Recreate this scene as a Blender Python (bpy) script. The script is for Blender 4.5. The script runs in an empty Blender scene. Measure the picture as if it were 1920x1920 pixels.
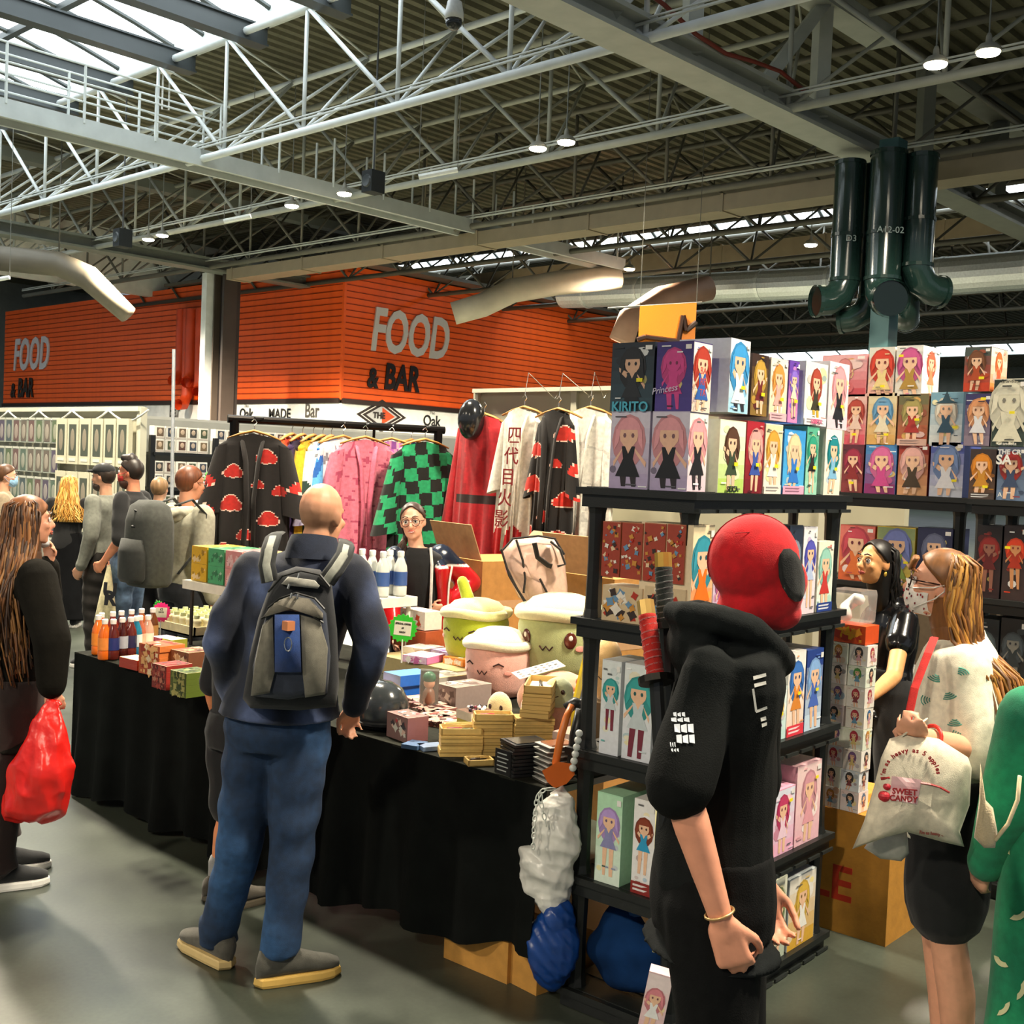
import bpy, math, random
import numpy as np
from mathutils import Vector, Matrix, noise
R = math.radians
S = bpy.context.scene
COL = S.collection
random.seed(7)
# ------------------------------------------------------------------ camera
# world X runs away to the right along the aisle of the stall, world Y away to the left, floor z = 0
FPX, AZ, PITCH, ROLL, EYE = 2200.0, R(43), R(-2.16), R(2.4), 1.87
_f = Vector((math.cos(AZ) * math.cos(PITCH), math.sin(AZ) * math.cos(PITCH), math.sin(PITCH)))
_r0 = Vector((math.sin(AZ), -math.cos(AZ), 0)); _u0 = _r0.cross(_f)
_r = _r0 * math.cos(ROLL) + _u0 * math.sin(ROLL); _u = -_r0 * math.sin(ROLL) + _u0 * math.cos(ROLL)
cam = bpy.data.cameras.new('camera'); cam_o = bpy.data.objects.new('camera', cam); COL.objects.link(cam_o)
cam.sensor_fit = 'HORIZONTAL'; cam.sensor_width = 36; cam.lens = 36 * FPX / 1920; cam.clip_end = 400; cam.clip_start = .05
Mc = Matrix((_r, _u, -_f)).transposed().to_4x4(); Mc.translation = (0, 0, EYE); cam_o.matrix_world = Mc
S.camera = cam_o
# ------------------------------------------------------------------ world + exposure
w = bpy.data.worlds.new('world'); S.world = w; w.use_nodes = True
w.node_tree.nodes['Background'].inputs[0].default_value = (.80, .90, 1.0, 1)
w.node_tree.nodes['Background'].inputs[1].default_value = .2
S.view_settings.view_transform = 'Standard'; S.view_settings.look = 'None'
S.view_settings.gamma = 1; S.view_settings.use_curve_mapping = False
S.view_settings.exposure = 0.8
S.cycles.use_denoising = True
S.cycles.max_bounces = 5; S.cycles.diffuse_bounces = 3; S.cycles.glossy_bounces = 3; S.cycles.use_adaptive_sampling = True; S.cycles.adaptive_threshold = .03; S.cycles.transparent_max_bounces = 10; S.cycles.sample_clamp_indirect = 4
LAMP_W, LAMP_COL = 1250.0, (1.0, .88, .68)
SKY_E = 3.6

# ------------------------------------------------------------------ helpers: survey points
def ray(px, py): return _f + _r * ((px - 960) / FPX) - _u * ((py - 960) / FPX)
def at(px, py, D): return Vector((0, 0, EYE)) + ray(px, py) * D          # point at a depth
def atz(px, py, z): d = ray(px, py); return Vector((0, 0, EYE)) + d * ((z - EYE) / d.z)
def atx(px, py, x): d = ray(px, py); return Vector((0, 0, EYE)) + d * (x / d.x)
def aty(px, py, y): d = ray(px, py); return Vector((0, 0, EYE)) + d * (y / d.y)

# ------------------------------------------------------------------ helpers: colour + materials
def L(h):
    if not isinstance(h, str): return tuple(h[:3])
    h = h.lstrip('#'); o = []
    for i in (0, 2, 4):
        c = int(h[i:i+2], 16) / 255
        o.append(c / 12.92 if c <= .04045 else ((c + .055) / 1.055) ** 2.4)
    return tuple(o)
def mixc(a, b, t): a, b = L(a), L(b); return tuple(a[i] * (1 - t) + b[i] * t for i in range(3))
M = {}
def material(name, rough=.6, metal=0., nscale=30., namp=.12, bump=0., bscale=200., stretch=(1, 1, 1), coat=0., alpha=1., trans=0., spec=.5, sheen=0.):
    m = bpy.data.materials.new(name); m.use_nodes = True; nt = m.node_tree; b = nt.nodes['Principled BSDF']
    at_ = nt.nodes.new('ShaderNodeAttribute'); at_.attribute_name = 'Col'
    tc = nt.nodes.new('ShaderNodeTexCoord'); mp = nt.nodes.new('ShaderNodeMapping'); mp.inputs['Scale'].default_value = stretch
    nt.links.new(tc.outputs['Object'], mp.inputs['Vector'])
    nz = nt.nodes.new('ShaderNodeTexNoise'); nz.inputs['Scale'].default_value = nscale; nz.inputs['Detail'].default_value = 3
    nt.links.new(mp.outputs[0], nz.inputs['Vector'])
    mr = nt.nodes.new('ShaderNodeMapRange'); mr.inputs['From Min'].default_value = .3; mr.inputs['From Max'].default_value = .7
    mr.inputs['To Min'].default_value = 1 - namp; mr.inputs['To Max'].default_value = 1 + namp
    nt.links.new(nz.outputs[0], mr.inputs['Value'])
    mx = nt.nodes.new('ShaderNodeMix'); mx.data_type = 'RGBA'; mx.blend_type = 'MULTIPLY'; mx.inputs['Factor'].default_value = 1
    nt.links.new(at_.outputs['Color'], mx.inputs['A']); nt.links.new(mr.outputs[0], mx.inputs['B'])
    nt.links.new(mx.outputs['Result'], b.inputs['Base Color'])
    b.inputs['Roughness'].default_value = rough; b.inputs['Metallic'].default_value = metal
    b.inputs['Coat Weight'].default_value = coat; b.inputs['Coat Roughness'].default_value = .15
    b.inputs['Alpha'].default_value = alpha; b.inputs['Transmission Weight'].default_value = trans
    b.inputs['Specular IOR Level'].default_value = spec
    if sheen: b.inputs['Sheen Weight'].default_value = sheen
    if bump:
        n2 = nt.nodes.new('ShaderNodeTexNoise'); n2.inputs['Scale'].default_value = bscale; n2.inputs['Detail'].default_value = 2
        nt.links.new(mp.outputs[0], n2.inputs['Vector'])
        bp = nt.nodes.new('ShaderNodeBump'); bp.inputs['Strength'].default_value = bump; bp.inputs['Distance'].default_value = .004
        nt.links.new(n2.outputs[0], bp.inputs['Height']); nt.links.new(bp.outputs[0], b.inputs['Normal'])
    M[name] = m; return m
material('matte', .85, nscale=12)
material('paint', .5, nscale=3, namp=.08)
material('print', .42, nscale=60, namp=.05, coat=.12)
material('card', .8, nscale=25, namp=.1, bump=.15, bscale=90)
material('plastic', .38, nscale=20, namp=.06)
material('blackplastic', .45, nscale=40, namp=.1, bump=.15, bscale=300)
material('gloss', .16, nscale=20, namp=.04, coat=.4)
material('metal', .38, .75, nscale=20, namp=.1)
material('steel', .25, .95, nscale=20, namp=.06)
material('cloth', .9, nscale=40, namp=.16, bump=.25, bscale=420, sheen=.1)
material('darkcloth', .9, nscale=40, namp=.2, bump=.3, bscale=300, spec=.18)
material('denim', .88, nscale=28, namp=.28, bump=.3, bscale=500)
material('blackcloth', .92, nscale=9, namp=.25, bump=.3, bscale=60, spec=.12)
material('plush', .95, nscale=60, namp=.06, bump=.5, bscale=260, sheen=.5)
material('skin', .5, nscale=30, namp=.07, bump=.06, bscale=180)
material('hair', .45, nscale=60, namp=.3, stretch=(1, 1, .08))
material('foil', .22, nscale=20, namp=.06)
material('wood', .55, nscale=18, namp=.2, stretch=(1, .15, 1))
material('clearbag', .22, nscale=30, namp=.12, alpha=.86, bump=.5, bscale=22)
material('clear', .12, nscale=10, namp=.02, alpha=.22, coat=.3)
material('polybag', .3, nscale=9, namp=.12, alpha=.9, bump=.7, bscale=25)
material('liquid', .12, nscale=8, namp=.1, coat=.5)
def emit(name, col, e):
    m = bpy.data.materials.new(name); m.use_nodes = True; nt = m.node_tree; nt.nodes.clear()
    o = nt.nodes.new('ShaderNodeOutputMaterial'); em = nt.nodes.new('ShaderNodeEmission')
    em.inputs[0].default_value = (*L(col), 1); em.inputs[1].default_value = e; nt.links.new(em.outputs[0], o.inputs[0]); M[name] = m
emit('lampglow', (1, .9, .68), 30); emit('daylight', (.86, .96, 1.0), SKY_E)
# polished concrete floor: stains, scuffs, tape-coloured tint
def floor_mat():
    m = bpy.data.materials.new('concrete'); m.use_nodes = True; nt = m.node_tree; b = nt.nodes['Principled BSDF']
    tc = nt.nodes.new('ShaderNodeTexCoord')
    n1 = nt.nodes.new('ShaderNodeTexNoise'); n1.inputs['Scale'].default_value = .9; n1.inputs['Detail'].default_value = 6; n1.inputs['Roughness'].default_value = .65
    n2 = nt.nodes.new('ShaderNodeTexNoise'); n2.inputs['Scale'].default_value = 55; n2.inputs['Detail'].default_value = 3
    for n in (n1, n2): nt.links.new(tc.outputs['Object'], n.inputs['Vector'])
    cr = nt.nodes.new('ShaderNodeValToRGB'); cr.color_ramp.elements[0].position = .32; cr.color_ramp.elements[1].position = .7
    cr.color_ramp.elements[0].color = (.022, .027, .020, 1); cr.color_ramp.elements[1].color = (.062, .074, .056, 1)
    nt.links.new(n1.outputs[0], cr.inputs[0])
    mx = nt.nodes.new('ShaderNodeMix'); mx.data_type = 'RGBA'; mx.blend_type = 'OVERLAY'; mx.inputs['Factor'].default_value = .3
    nt.links.new(cr.outputs[0], mx.inputs['A']); nt.links.new(n2.outputs[0], mx.inputs['B']); nt.links.new(mx.outputs['Result'], b.inputs['Base Color'])
    mr = nt.nodes.new('ShaderNodeMapRange'); mr.inputs['To Min'].default_value = .24; mr.inputs['To Max'].default_value = .5
    nt.links.new(n1.outputs[0], mr.inputs['Value']); nt.links.new(mr.outputs[0], b.inputs['Roughness'])
    M['concrete'] = m
floor_mat()

# ------------------------------------------------------------------ helpers: mesh builder
def circ(n, r=1., ph=0.): return [(r * math.cos(2 * math.pi * i / n + ph), r * math.sin(2 * math.pi * i / n + ph)) for i in range(n)]
class MB:
    def __init__(s): s.v = []; s.f = []; s.c = []
    def add(s, vs, fs, col, X=None):
        o = len(s.v)
        s.v += [tuple(X @ Vector(p)) for p in vs] if X is not None else [tuple(p) for p in vs]
        multi = isinstance(col, list)
        for i, f in enumerate(fs):
            s.f.append([k + o for k in f]); s.c.append(L(col[i]) if multi else L(col))
        return s
    def box(s, c, d, col, X=None, top=None, bev=0):
        x, y, z = c; a, b, h = d[0] / 2, d[1] / 2, d[2] / 2
        vs = [(x + i * a, y + j * b, z + k * h) for k in (-1, 1) for j in (-1, 1) for i in (-1, 1)]
        fs = [(0, 2, 3, 1), (4, 5, 7, 6), (0, 1, 5, 4), (2, 6, 7, 3), (0, 4, 6, 2), (1, 3, 7, 5)]
        cols = [col] * 6 if not isinstance(col, list) else col      # bottom, top, -y, +y, -x, +x
        if top is not None: cols = [cols[0], top] + list(cols[2:])
        return s.add(vs, fs, list(cols), X)
    def quad(s, a, b, c, d, col, X=None): return s.add([a, b, c, d], [(0, 1, 2, 3)], col, X)
    def poly(s, pts, col, X=None): return s.add(pts, [tuple(range(len(pts)))], col, X)
    def prism(s, pts, z0, z1, col, X=None, side=None):
        n = len(pts); vs = [(x, y, z0) for x, y in pts] + [(x, y, z1) for x, y in pts]
        fs = [tuple(range(n - 1, -1, -1)), tuple(range(n, 2 * n))] + [(i, (i + 1) % n, n + (i + 1) % n, n + i) for i in range(n)]
        return s.add(vs, fs, [col, col] + [side or col] * n, X)
    def loft(s, rings, col, X=None, caps=True, cols=None):
        n = len(rings[0]); vs = [p for r in rings for p in r]; fs = []; cc = []
        for i in range(len(rings) - 1):
            for j in range(n):
                fs.append((i * n + j, i * n + (j + 1) % n, (i + 1) * n + (j + 1) % n, (i + 1) * n + j)); cc.append(cols[i] if cols else col)
        if caps:
            fs.append(tuple(range(n - 1, -1, -1))); fs.append(tuple(range(len(vs) - n, len(vs))))
            cc += [cols[0] if cols else col, cols[-1] if cols else col]
        return s.add(vs, fs, cc, X)
    def tube(s, pts, r, col, n=8, X=None, caps=True, flat=1., cols=None, up=None):
        pts = [Vector(p) for p in pts]; m = len(pts); rs = r if isinstance(r, (list, tuple)) else [r] * m
        T = [(pts[min(i + 1, m - 1)] - pts[max(i - 1, 0)]).normalized() for i in range(m)]
        a = Vector(up) if up else (Vector((0, 0, 1)) if abs(T[0].z) < .9 else Vector((1, 0, 0)))
        N = (a - T[0] * a.dot(T[0])).normalized(); rings = []
        for i in range(m):
            N = (N - T[i] * N.dot(T[i])); N = N.normalized() if N.length > 1e-6 else T[i].orthogonal().normalized()
            B = T[i].cross(N)
            rings.append([pts[i] + N * (rs[i] * flat * x) + B * (rs[i] * y) for x, y in circ(n)])
        return s.loft(rings, col, X, caps, cols)
    def lathe(s, prof, col, n=14, X=None, cols=None, caps=True):
        return s.loft([[(r * x, r * y, z) for x, y in circ(n)] for r, z in prof], col, X, caps, cols)
    def ell(s, c, r, col, X=None, nu=14, nv=9):
        if not isinstance(r, (tuple, list)): r = (r, r, r)
        rings = []
        for i in range(nv + 1):
            t = -math.pi / 2 + math.pi * (i if 0 < i < nv else (.02 if i == 0 else nv - .02)) / nv
            rings.append([(c[0] + r[0] * math.cos(t) * x, c[1] + r[1] * math.cos(t) * y, c[2] + r[2] * math.sin(t)) for x, y in circ(nu)])
        return s.loft(rings, col, X)
    def cap(s, p0, p1, r0, r1, col='#888888', n=12, flat=1., X=None, up=None):   # tapered capsule
        p0, p1 = Vector(p0), Vector(p1); d = (p1 - p0); ln = d.length or 1e-4; d = d / ln; P = []; rr = []
        for t in (1.5, 1.1, .6): P.append(p0 - d * r0 * math.sin(t)); rr.append(max(r0 * math.cos(t), r0 * .05))
        for t in (0, .25, .5, .75, 1): P.append(p0 + d * ln * t); rr.append(r0 + (r1 - r0) * t)
        for t in (.6, 1.1, 1.5): P.append(p1 + d * r1 * math.sin(t)); rr.append(max(r1 * math.cos(t), r1 * .05))
        return s.tube(P, rr, col, n, X, True, flat, up=up)
    def mesh(s, name, smooth=False):
        me = bpy.data.meshes.new(name); me.from_pydata(s.v, [], s.f)
        ca = me.color_attributes.new('Col', 'FLOAT_COLOR', 'CORNER')
        cnt = np.array([len(f) for f in s.f]); arr = np.ones((int(cnt.sum()), 4), np.float32)
        if len(s.c): arr[:, :3] = np.repeat(np.array(s.c, np.float32), cnt, axis=0)
        ca.data.foreach_set('color', arr.ravel())
        if smooth: me.shade_smooth() if hasattr(me, 'shade_smooth') else None
        return me
    def build(s, name, mat, parent=None, loc=None, rot=None, smooth=False, label=None):
        me = s.mesh(name, smooth); me.materials.append(M[mat])
        return link(name, me, parent, loc, rot, label)
def link(name, me, parent=None, loc=None, rot=None, label=None):
    o = bpy.data.objects.new(name, me); COL.objects.link(o)
    if parent: o.parent = parent
    if loc is not None: o.location = loc
    if rot is not None: o.rotation_euler = rot if isinstance(rot, (tuple, list)) else (0, 0, rot)
    if label: o['label'] = label
    return o
def tag(o, label, cat, group=None, kind=None):
    o['label'] = label; o['category'] = cat
    if group: o['group'] = group
    if kind: o['kind'] = kind
    return o
def struct(o, label=None):
    o['kind'] = 'structure'
    if label: o['label'] = label
    return o
def thing(name, label, cat, loc=(0, 0, 0), rz=0., group=None, rot=None):
    o = bpy.data.objects.new(name, None); COL.objects.link(o); o.location = loc; o.rotation_euler = rot or (0, 0, rz); o.empty_display_size = .1
    return tag(o, label, cat, group)
def dup(o, loc=None, rot=None, label=None, parent=None, group=None):
    c = o.copy(); COL.objects.link(c); c.parent = parent
    if loc is not None: c.location = loc
    if rot is not None: c.rotation_euler = rot if isinstance(rot, (tuple, list)) else (0, 0, rot)
    if label: c['label'] = label
    if group: c['group'] = group
    for ch in list(o.children): dup(ch, parent=c)
    return c
def T(x, y, z): return Matrix.Translation((x, y, z))
def RZ(a): return Matrix.Rotation(a, 4, 'Z')
def RX(a): return Matrix.Rotation(a, 4, 'X')
def RY(a): return Matrix.Rotation(a, 4, 'Y')
def SC(x, y, z): return Matrix.Diagonal((x, y, z, 1))

def remesh(mb, name, mat, voxel, col, parent=None, smooth=3, disp=None, colfn=None, label=None, loc=None, rot=None):
    """one continuous skin over overlapping closed shapes"""
    me = mb.mesh(name + '_src'); o = bpy.data.objects.new('tmp', me); COL.objects.link(o)
    m = o.modifiers.new('r', 'REMESH'); m.mode = 'VOXEL'; m.voxel_size = voxel; m.use_smooth_shade = True
    if smooth: k = o.modifiers.new('s', 'SMOOTH'); k.factor = .5; k.iterations = smooth
    dg = bpy.context.evaluated_depsgraph_get(); nm = bpy.data.meshes.new_from_object(o.evaluated_get(dg))
    bpy.data.objects.remove(o); bpy.data.meshes.remove(me); nm.name = name; n = len(nm.vertices)
    co = np.empty(n * 3, np.float32); nm.vertices.foreach_get('co', co); co = co.reshape(-1, 3)
    if disp:
        no = np.empty(n * 3, np.float32); nm.vertices.foreach_get('normal', no); no = no.reshape(-1, 3)
        co2 = co + no * disp(co)[:, None]; nm.vertices.foreach_set('co', co2.astype(np.float32).ravel()); nm.update()
    for a in list(nm.color_attributes): nm.color_attributes.remove(a)
    ca = nm.color_attributes.new('Col', 'FLOAT_COLOR', 'POINT'); arr = np.ones((n, 4), np.float32)
    arr[:, :3] = colfn(co) if colfn else np.array(L(col), np.float32)
    ca.data.foreach_set('color', arr.ravel())
    nm.materials.clear(); nm.materials.append(M[mat]); nm.shade_smooth()
    return link(name, nm, parent, loc, rot, label)
from mathutils.bvhtree import BVHTree
def sticker(o, root=None):      # finds the spot on a finished surface seen along a survey ray, in the thing's own space
    root = root or o.parent; Mi = (Matrix.Translation(root.location) @ root.rotation_euler.to_matrix().to_4x4()).inverted(); me = o.data
    bv = BVHTree.FromPolygons([v.co for v in me.vertices], [p.vertices for p in me.polygons]); c = Mi @ Vector((0, 0, EYE))
    def fn(px, py, off=.002):
        d = (Mi.to_3x3() @ ray(px, py)).normalized(); h, n, i, ds = bv.ray_cast(c, d); return None if h is None else h - d * off
    return fn
def crumple(a=.02, k=14., seed=0):
    rg = np.random.RandomState(seed); W = rg.randn(9, 3) * k * np.array([.6, .6, .6, 1, 1, 1, 1.9, 1.9, 1.9])[:, None]; ph = rg.rand(9) * 6.28
    def fn(co): return a * sum((.62 - np.abs(np.sin(co @ W[i] + ph[i]))) / (1 + .25 * i) for i in range(9)) * .45
    return fn
def folds(a=.006, k=18., seed=0, d=(.6, .6, 1.)):
    rg = np.random.RandomState(seed); W = rg.randn(6, 3) * np.array(d) * k; ph = rg.rand(6) * 6.28
    def fn(co):
        warp = np.sin(co @ (rg.randn(3) * 0 + np.array([7., 5., 6.]))) * .6
        s = sum(np.sin(co @ W[i] + ph[i] + warp * 2) * (1. / (1 + .3 * i)) for i in range(6))
        return a * s * .5
    return fn
_tc = {}
def text(s, size, col, parent, X, name='lettering', mat='print', sx=1., bold=0., shear=0., extrude=.002, align='CENTER', label=None):
    key = (s, size, sx, bold, shear, extrude, align)
    if key not in _tc:
        cu = bpy.data.curves.new('t', 'FONT'); cu.body = s; cu.size = size; cu.offset = bold; cu.shear = shear; cu.extrude = extrude
        cu.align_x = align; cu.align_y = 'CENTER'; cu.resolution_u = 3
        o = bpy.data.objects.new('t', cu); COL.objects.link(o); dg = bpy.context.evaluated_depsgraph_get()
        me = bpy.data.meshes.new_from_object(o.evaluated_get(dg)); bpy.data.objects.remove(o); _tc[key] = me
    me = _tc[key].copy(); me.name = name
    me.transform(X @ SC(sx, 1, 1))
    for a in list(me.color_attributes): me.color_attributes.remove(a)
    ca = me.color_attributes.new('Col', 'FLOAT_COLOR', 'CORNER'); arr = np.ones((len(me.loops), 4), np.float32); arr[:, :3] = L(col); ca.data.foreach_set('color', arr.ravel())
    me.materials.clear(); me.materials.append(M[mat])
    return link(name, me, parent, label=label)
# text frames: text lies in local XY, +Z out of the sign
def facing(n_az, loc):           # a vertical sign at loc whose face looks toward azimuth n_az
    return Matrix.Translation(loc) @ RZ(n_az + math.pi / 2) @ RX(math.pi / 2)
# ================================================================== HALL
DECK = 10.75
fl = MB(); fl.box((32, 22, -.1), (110, 100, .2), '#8a8c80'); o = fl.build('floor', 'concrete'); struct(o, 'dark grey-green polished concrete hall floor')
# corrugated roof deck, ribs along X, with glazed strips left out
def deck(x0, x1, y0=-14, y1=66):
    mb = MB(); ny = int((y1 - y0) / .36); prof = []
    for i in range(ny):
        y = y0 + i * .36; prof += [(y, DECK), (y + .16, DECK), (y + .2, DECK + .09), (y + .32, DECK + .09)]
    prof.append((y1, DECK)); vs = [(x, y, z) for x in (x0, x1) for y, z in prof]; n = len(prof)
    mb.add(vs, [(i, i + 1, n + i + 1, n + i) for i in range(n - 1)], '#5f5c49')
    return mb
ce = deck(13.9, 33.2); d2 = deck(36.8, 72)
ce.add(d2.v, d2.f, d2.c[0]); d3 = deck(-16, 5.2); ce.add(d3.v, d3.f, d3.c[0]); d4 = deck(78, 90); ce.add(d4.v, d4.f, d4.c[0])
struct(ce.build('ceiling', 'matte'), 'dark corrugated metal roof deck over the hall')
# end walls
wb = MB(); wb.box((40, 64, 5.5), (100, .4, 11), '#8f9189'); struct(wb.build('wall_back', 'paint'), 'pale grey end wall high under the roof')
wr = MB(); wr.box((88, 22, 5.5), (.4, 100, 11), '#83857d'); struct(wr.build('wall_far', 'paint'), 'grey far side wall of the hall')
wu = MB(); wu.box((33, 44.5, 9.9), (46, .3, 3.2), '#dcded4'); struct(wu.build('wall_upper', 'paint'), 'pale upper partition above the orange food building')
# glazed barrel skylights
def skylight(n, x0, x1, y0, y1, step):
    root = bpy.data.objects.new('window_%d' % n, None); COL.objects.link(root); struct(root, 'glazed roof light strip letting in white daylight')
    k = int((y1 - y0) / step); na = 8
    pane = MB(); w2 = step / 2 - .05
    prof = [(x0 + (x1 - x0) * i / na, DECK + .05 + .75 * math.sin(math.pi * i / na)) for i in range(na + 1)]
    pane.add([(x, y, z) for y in (-w2, w2) for x, z in prof], [(i, i + 1, na + 1 + i + 1, na + 1 + i) for i in range(na)], '#ffffff')
    pm = pane.mesh('pane'); pm.materials.append(M['daylight'])
    rib = MB(); rib.tube([(x, 0, z - .02) for x, z in prof], .07, '#3f4442', 6); rm = rib.mesh('glazing_rib'); rm.materials.append(M['paint'])
    for i in range(k):
        y = y0 + (i + .5) * step
        link('pane', pm, root, (0, y, 0)); link('glazing_rib', rm, root, (0, y + step / 2, 0))
    kb = MB()
    for f in (.25, .5, .75): kb.box((x0 + (x1 - x0) * f, (y0 + y1) / 2, DECK - .02 + .75 * math.sin(math.pi * f)), (.16, y1 - y0, .14), '#2f3432')
    for x in (x0, x1): kb.box((x, (y0 + y1) / 2, DECK), (.3, y1 - y0, .35), '#c5cac6')
    kb.build('glazing_bar', 'paint', root)
skylight(1, 5.2, 13.9, 14, 62, 1.2); skylight(2, 33.2, 36.8, -12, 44, 1.4); skylight(3, 72, 78, -12, 60, 2.4)
# dark purlins under the near skylight
for i in range(13):
    y = 15.05 + 2.65 * i
    b = MB(); b.box((8.7, y, 10.32), (10.4, .22, .34), '#34393a'); b.box((8.7, y, 10.14), (10.4, .34, .04), '#34393a'); b.box((8.7, y, 10.5), (10.4, .34, .04), '#34393a')
    tag(b.build('roof_purlin', 'paint'), 'dark steel beam under the glazed roof strip, %s from the plate girder' % ['first', 'second', 'third', 'fourth', 'fifth', 'sixth', 'seventh', 'eighth', 'ninth', 'tenth', 'eleventh', 'twelfth', 'thirteenth'][i], 'beam', 'dark beams under the roof light')

# roof trusses: tubular, three chords, along Y
TW = '#d6dad8'
def truss(x, near, lab, y0=-5.6, bays=20, colr=TW):
    t = thing('roof_truss', lab, 'truss', (x, 0, 0), group='tubular roof trusses')
    y1 = y0 + bays * 2.65
    for nm, dx, z, r in (('bottom_chord', 0, 8.0, .08), ('top_chord', 0, 10.3, .08), ('top_chord', 2.6, 10.35, .07)):
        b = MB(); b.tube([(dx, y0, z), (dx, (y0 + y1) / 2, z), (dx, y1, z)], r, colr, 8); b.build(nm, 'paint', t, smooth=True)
    if near:
        for r, dz in ((.025, .2), (.018, .26)):
            b = MB(); b.tube([(-.06, y0, 8 + dz), (-.06, y1, 8 + dz)], r, '#b9bcb6', 6); b.build('conduit', 'paint', t)
    def mem(a, b_, r):
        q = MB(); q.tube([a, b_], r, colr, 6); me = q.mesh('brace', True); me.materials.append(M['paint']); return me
    v = mem((0, 0, 8), (0, 0, 10.3), .042); d = mem((0, 0, 8), (0, 2.65, 10.3), .045)
    e1 = mem((0, 0, 8), (2.6, 1.32, 10.35), .034); e2 = mem((0, 0, 8), (2.6, -1.32, 10.35), .034); h = mem((0, 0, 10.3), (2.6, 1.32, 10.35), .026)
    for i in range(bays):
        y = y0 + i * 2.65
        for me in ((v, d, e1, e2, h) if near else (d, e1, e2)): link('brace', me, t, (0, y, 0))
TL = ['bright white tubular roof truss beside the skylight', 'second tubular roof truss, in front of the lamps', 'third tubular roof truss, behind the paired lamps', 'fourth tubular roof truss above the orange building',
      'fifth tubular roof truss, over the orange wall roof', 'sixth tubular roof truss past the orange building', 'seventh tubular roof truss deep in the hall', 'eighth tubular roof truss near the far roof light', 'far tubular roof truss over the silver duct', 'last tubular roof truss seen at the far end']
for i in range(10): truss(13.4 + 3.93 * i, i < 3, TL[i], colr=(TW, '#9c9d92', '#656256', '#4c493e')[min(i, 3)])  # same trusses; farther ones coloured darker to stand in for dimmer light

# main girder at Y = 10.5 running to the green duct column, and the one at Y = 34
def girder(lab, y, x0, x1, colr, legs=True):
    t = thing('roof_girder', lab, 'girder', (0, y, 0)); b = MB()
    b.box(((x0 + x1) / 2, 0, 7.93), (x1 - x0, .62, .07), colr); b.box(((x0 + x1) / 2, 0, 8.1), (x1 - x0, .12, .3), colr); b.box(((x0 + x1) / 2, 0, 8.27), (x1 - x0, .62, .07), colr)
    b.build('bottom_flange', 'paint', t)
    b = MB(); b.box(((x0 + x1) / 2, 0, 10.25), (x1 - x0, .5, .3), colr); b.build('top_flange', 'paint', t)
    if legs:
        n = int((x1 - x0) / 1.95)
        for i in range(n):
            xx = x0 + i * 1.95
            b = MB(); b.tube([(xx, 0, 8.2), (xx + (1.95 if i % 2 else 0), 0, 10.2)], .2, colr, 4, flat=.5); b.build('upright' if i % 2 == 0 else 'diagonal', 'paint', t)
    return t
girder('deep grey plate girder crossing to the green duct column', 10.5, 7, 21, '#a7aaa2')
girder('dark grey plate girder over the steel column', 34, 8, 30, '#6f736c', False)
girder('distant plate girder deep behind the duct column', 10.5, 23, 70, '#77796f')
# maintenance walkway at Y = 22
t = thing('gantry_walkway', 'grey maintenance walkway with tube handrails crossing the trusses', 'walkway', (0, 22, 0))
b = MB(); b.box((16, -.3, 8.02), (23.4, .08, .34), '#b4b9b6'); b.box((16, .3, 8.02), (23.4, .08, .34), '#b4b9b6'); b.box((16, 0, 8.0), (23.4, .6, .06), '#8d918d'); b.build('deck_channel', 'paint', t)
pm = MB(); pm.tube([(0, 0, 8.1), (0, 0, 9.2)], .03, '#c9cdc8', 6); pmm = pm.mesh('post'); pmm.materials.append(M['paint'])
for i in range(16):
    for sy in (-.33, .33): link('post', pmm, t, (4.8 + i * 1.5, sy, 0))
for z in (8.5, 8.85, 9.2):
    for sy in (-.33, .33):
        b = MB(); b.tube([(4, sy, z), (14.0, sy, z)], .022, '#c9cdc8', 6); b.build('handrail', 'paint', t)
# lower beige air duct boxes under the far trusses
for nm, x, z, h, c, lab in ((0, 21.75, 7.72, .34, '#8c7f68', 'long beige boxed duct under the third truss'), (1, 33, 9.1, .6, '#a08f74', 'long beige boxed duct lit orange above the banner'), (2, 25.7, 8.9, .5, '#6e685a', 'dull brown boxed duct between the far trusses')):
    b = MB(); b.box((x, 10, z), (.7, 46, h), c); b.box((x, -6, (z + DECK) / 2 + .02), (.03, .03, DECK - z), c); b.box((x, 24, (z + DECK) / 2 + .02), (.03, .03, DECK - z), c)
    for k in range(12): b.box((x, -8 + k * 3.7, z), (.74, .07, h + .05), c)
    tag(b.build('air_duct', 'paint'), lab, 'duct')
def hg(b, p): b.tube([p, Vector((p.x, p.y, DECK + .004))], .02, '#55524a', 5)
# round silver ducts
b = MB(); b.tube([(30, 26, 7.75), (30, 17.5, 7.45), (30, 15.7, 7.4)], .46, '#d4d7d6', 20, flat=1)
for k in range(5): b.tube([(30, 25 - k * 2.2, 7.7 - k * .07), (30, 24.9 - k * 2.2, 7.7 - k * .07)], .48, '#e2e4e2', 20)
tag(b.build('air_duct', 'metal', smooth=False), 'round silver air duct between banner and green duct column', 'duct')
b = MB(); b.tube([(30, 13.6, 7.32), (30, 9, 7.3), (30, -2, 7.3)], .5, '#d4d7d6', 20)
for k in range(5): b.tube([(30, 13 - k * 2.2, 7.31), (30, 12.9 - k * 2.2, 7.31)], .52, '#e2e4e2', 20)
tag(b.build('air_duct', 'metal'), 'round silver air duct past the green duct column', 'duct')
b = MB(); b.tube([at(850, 588, 34), at(905, 572, 34), at(960, 545, 34), at(1050, 530, 34.5), at(1160, 520, 35)], [.33, .35, .36, .36, .36], '#b5aa97', 16)
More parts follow.
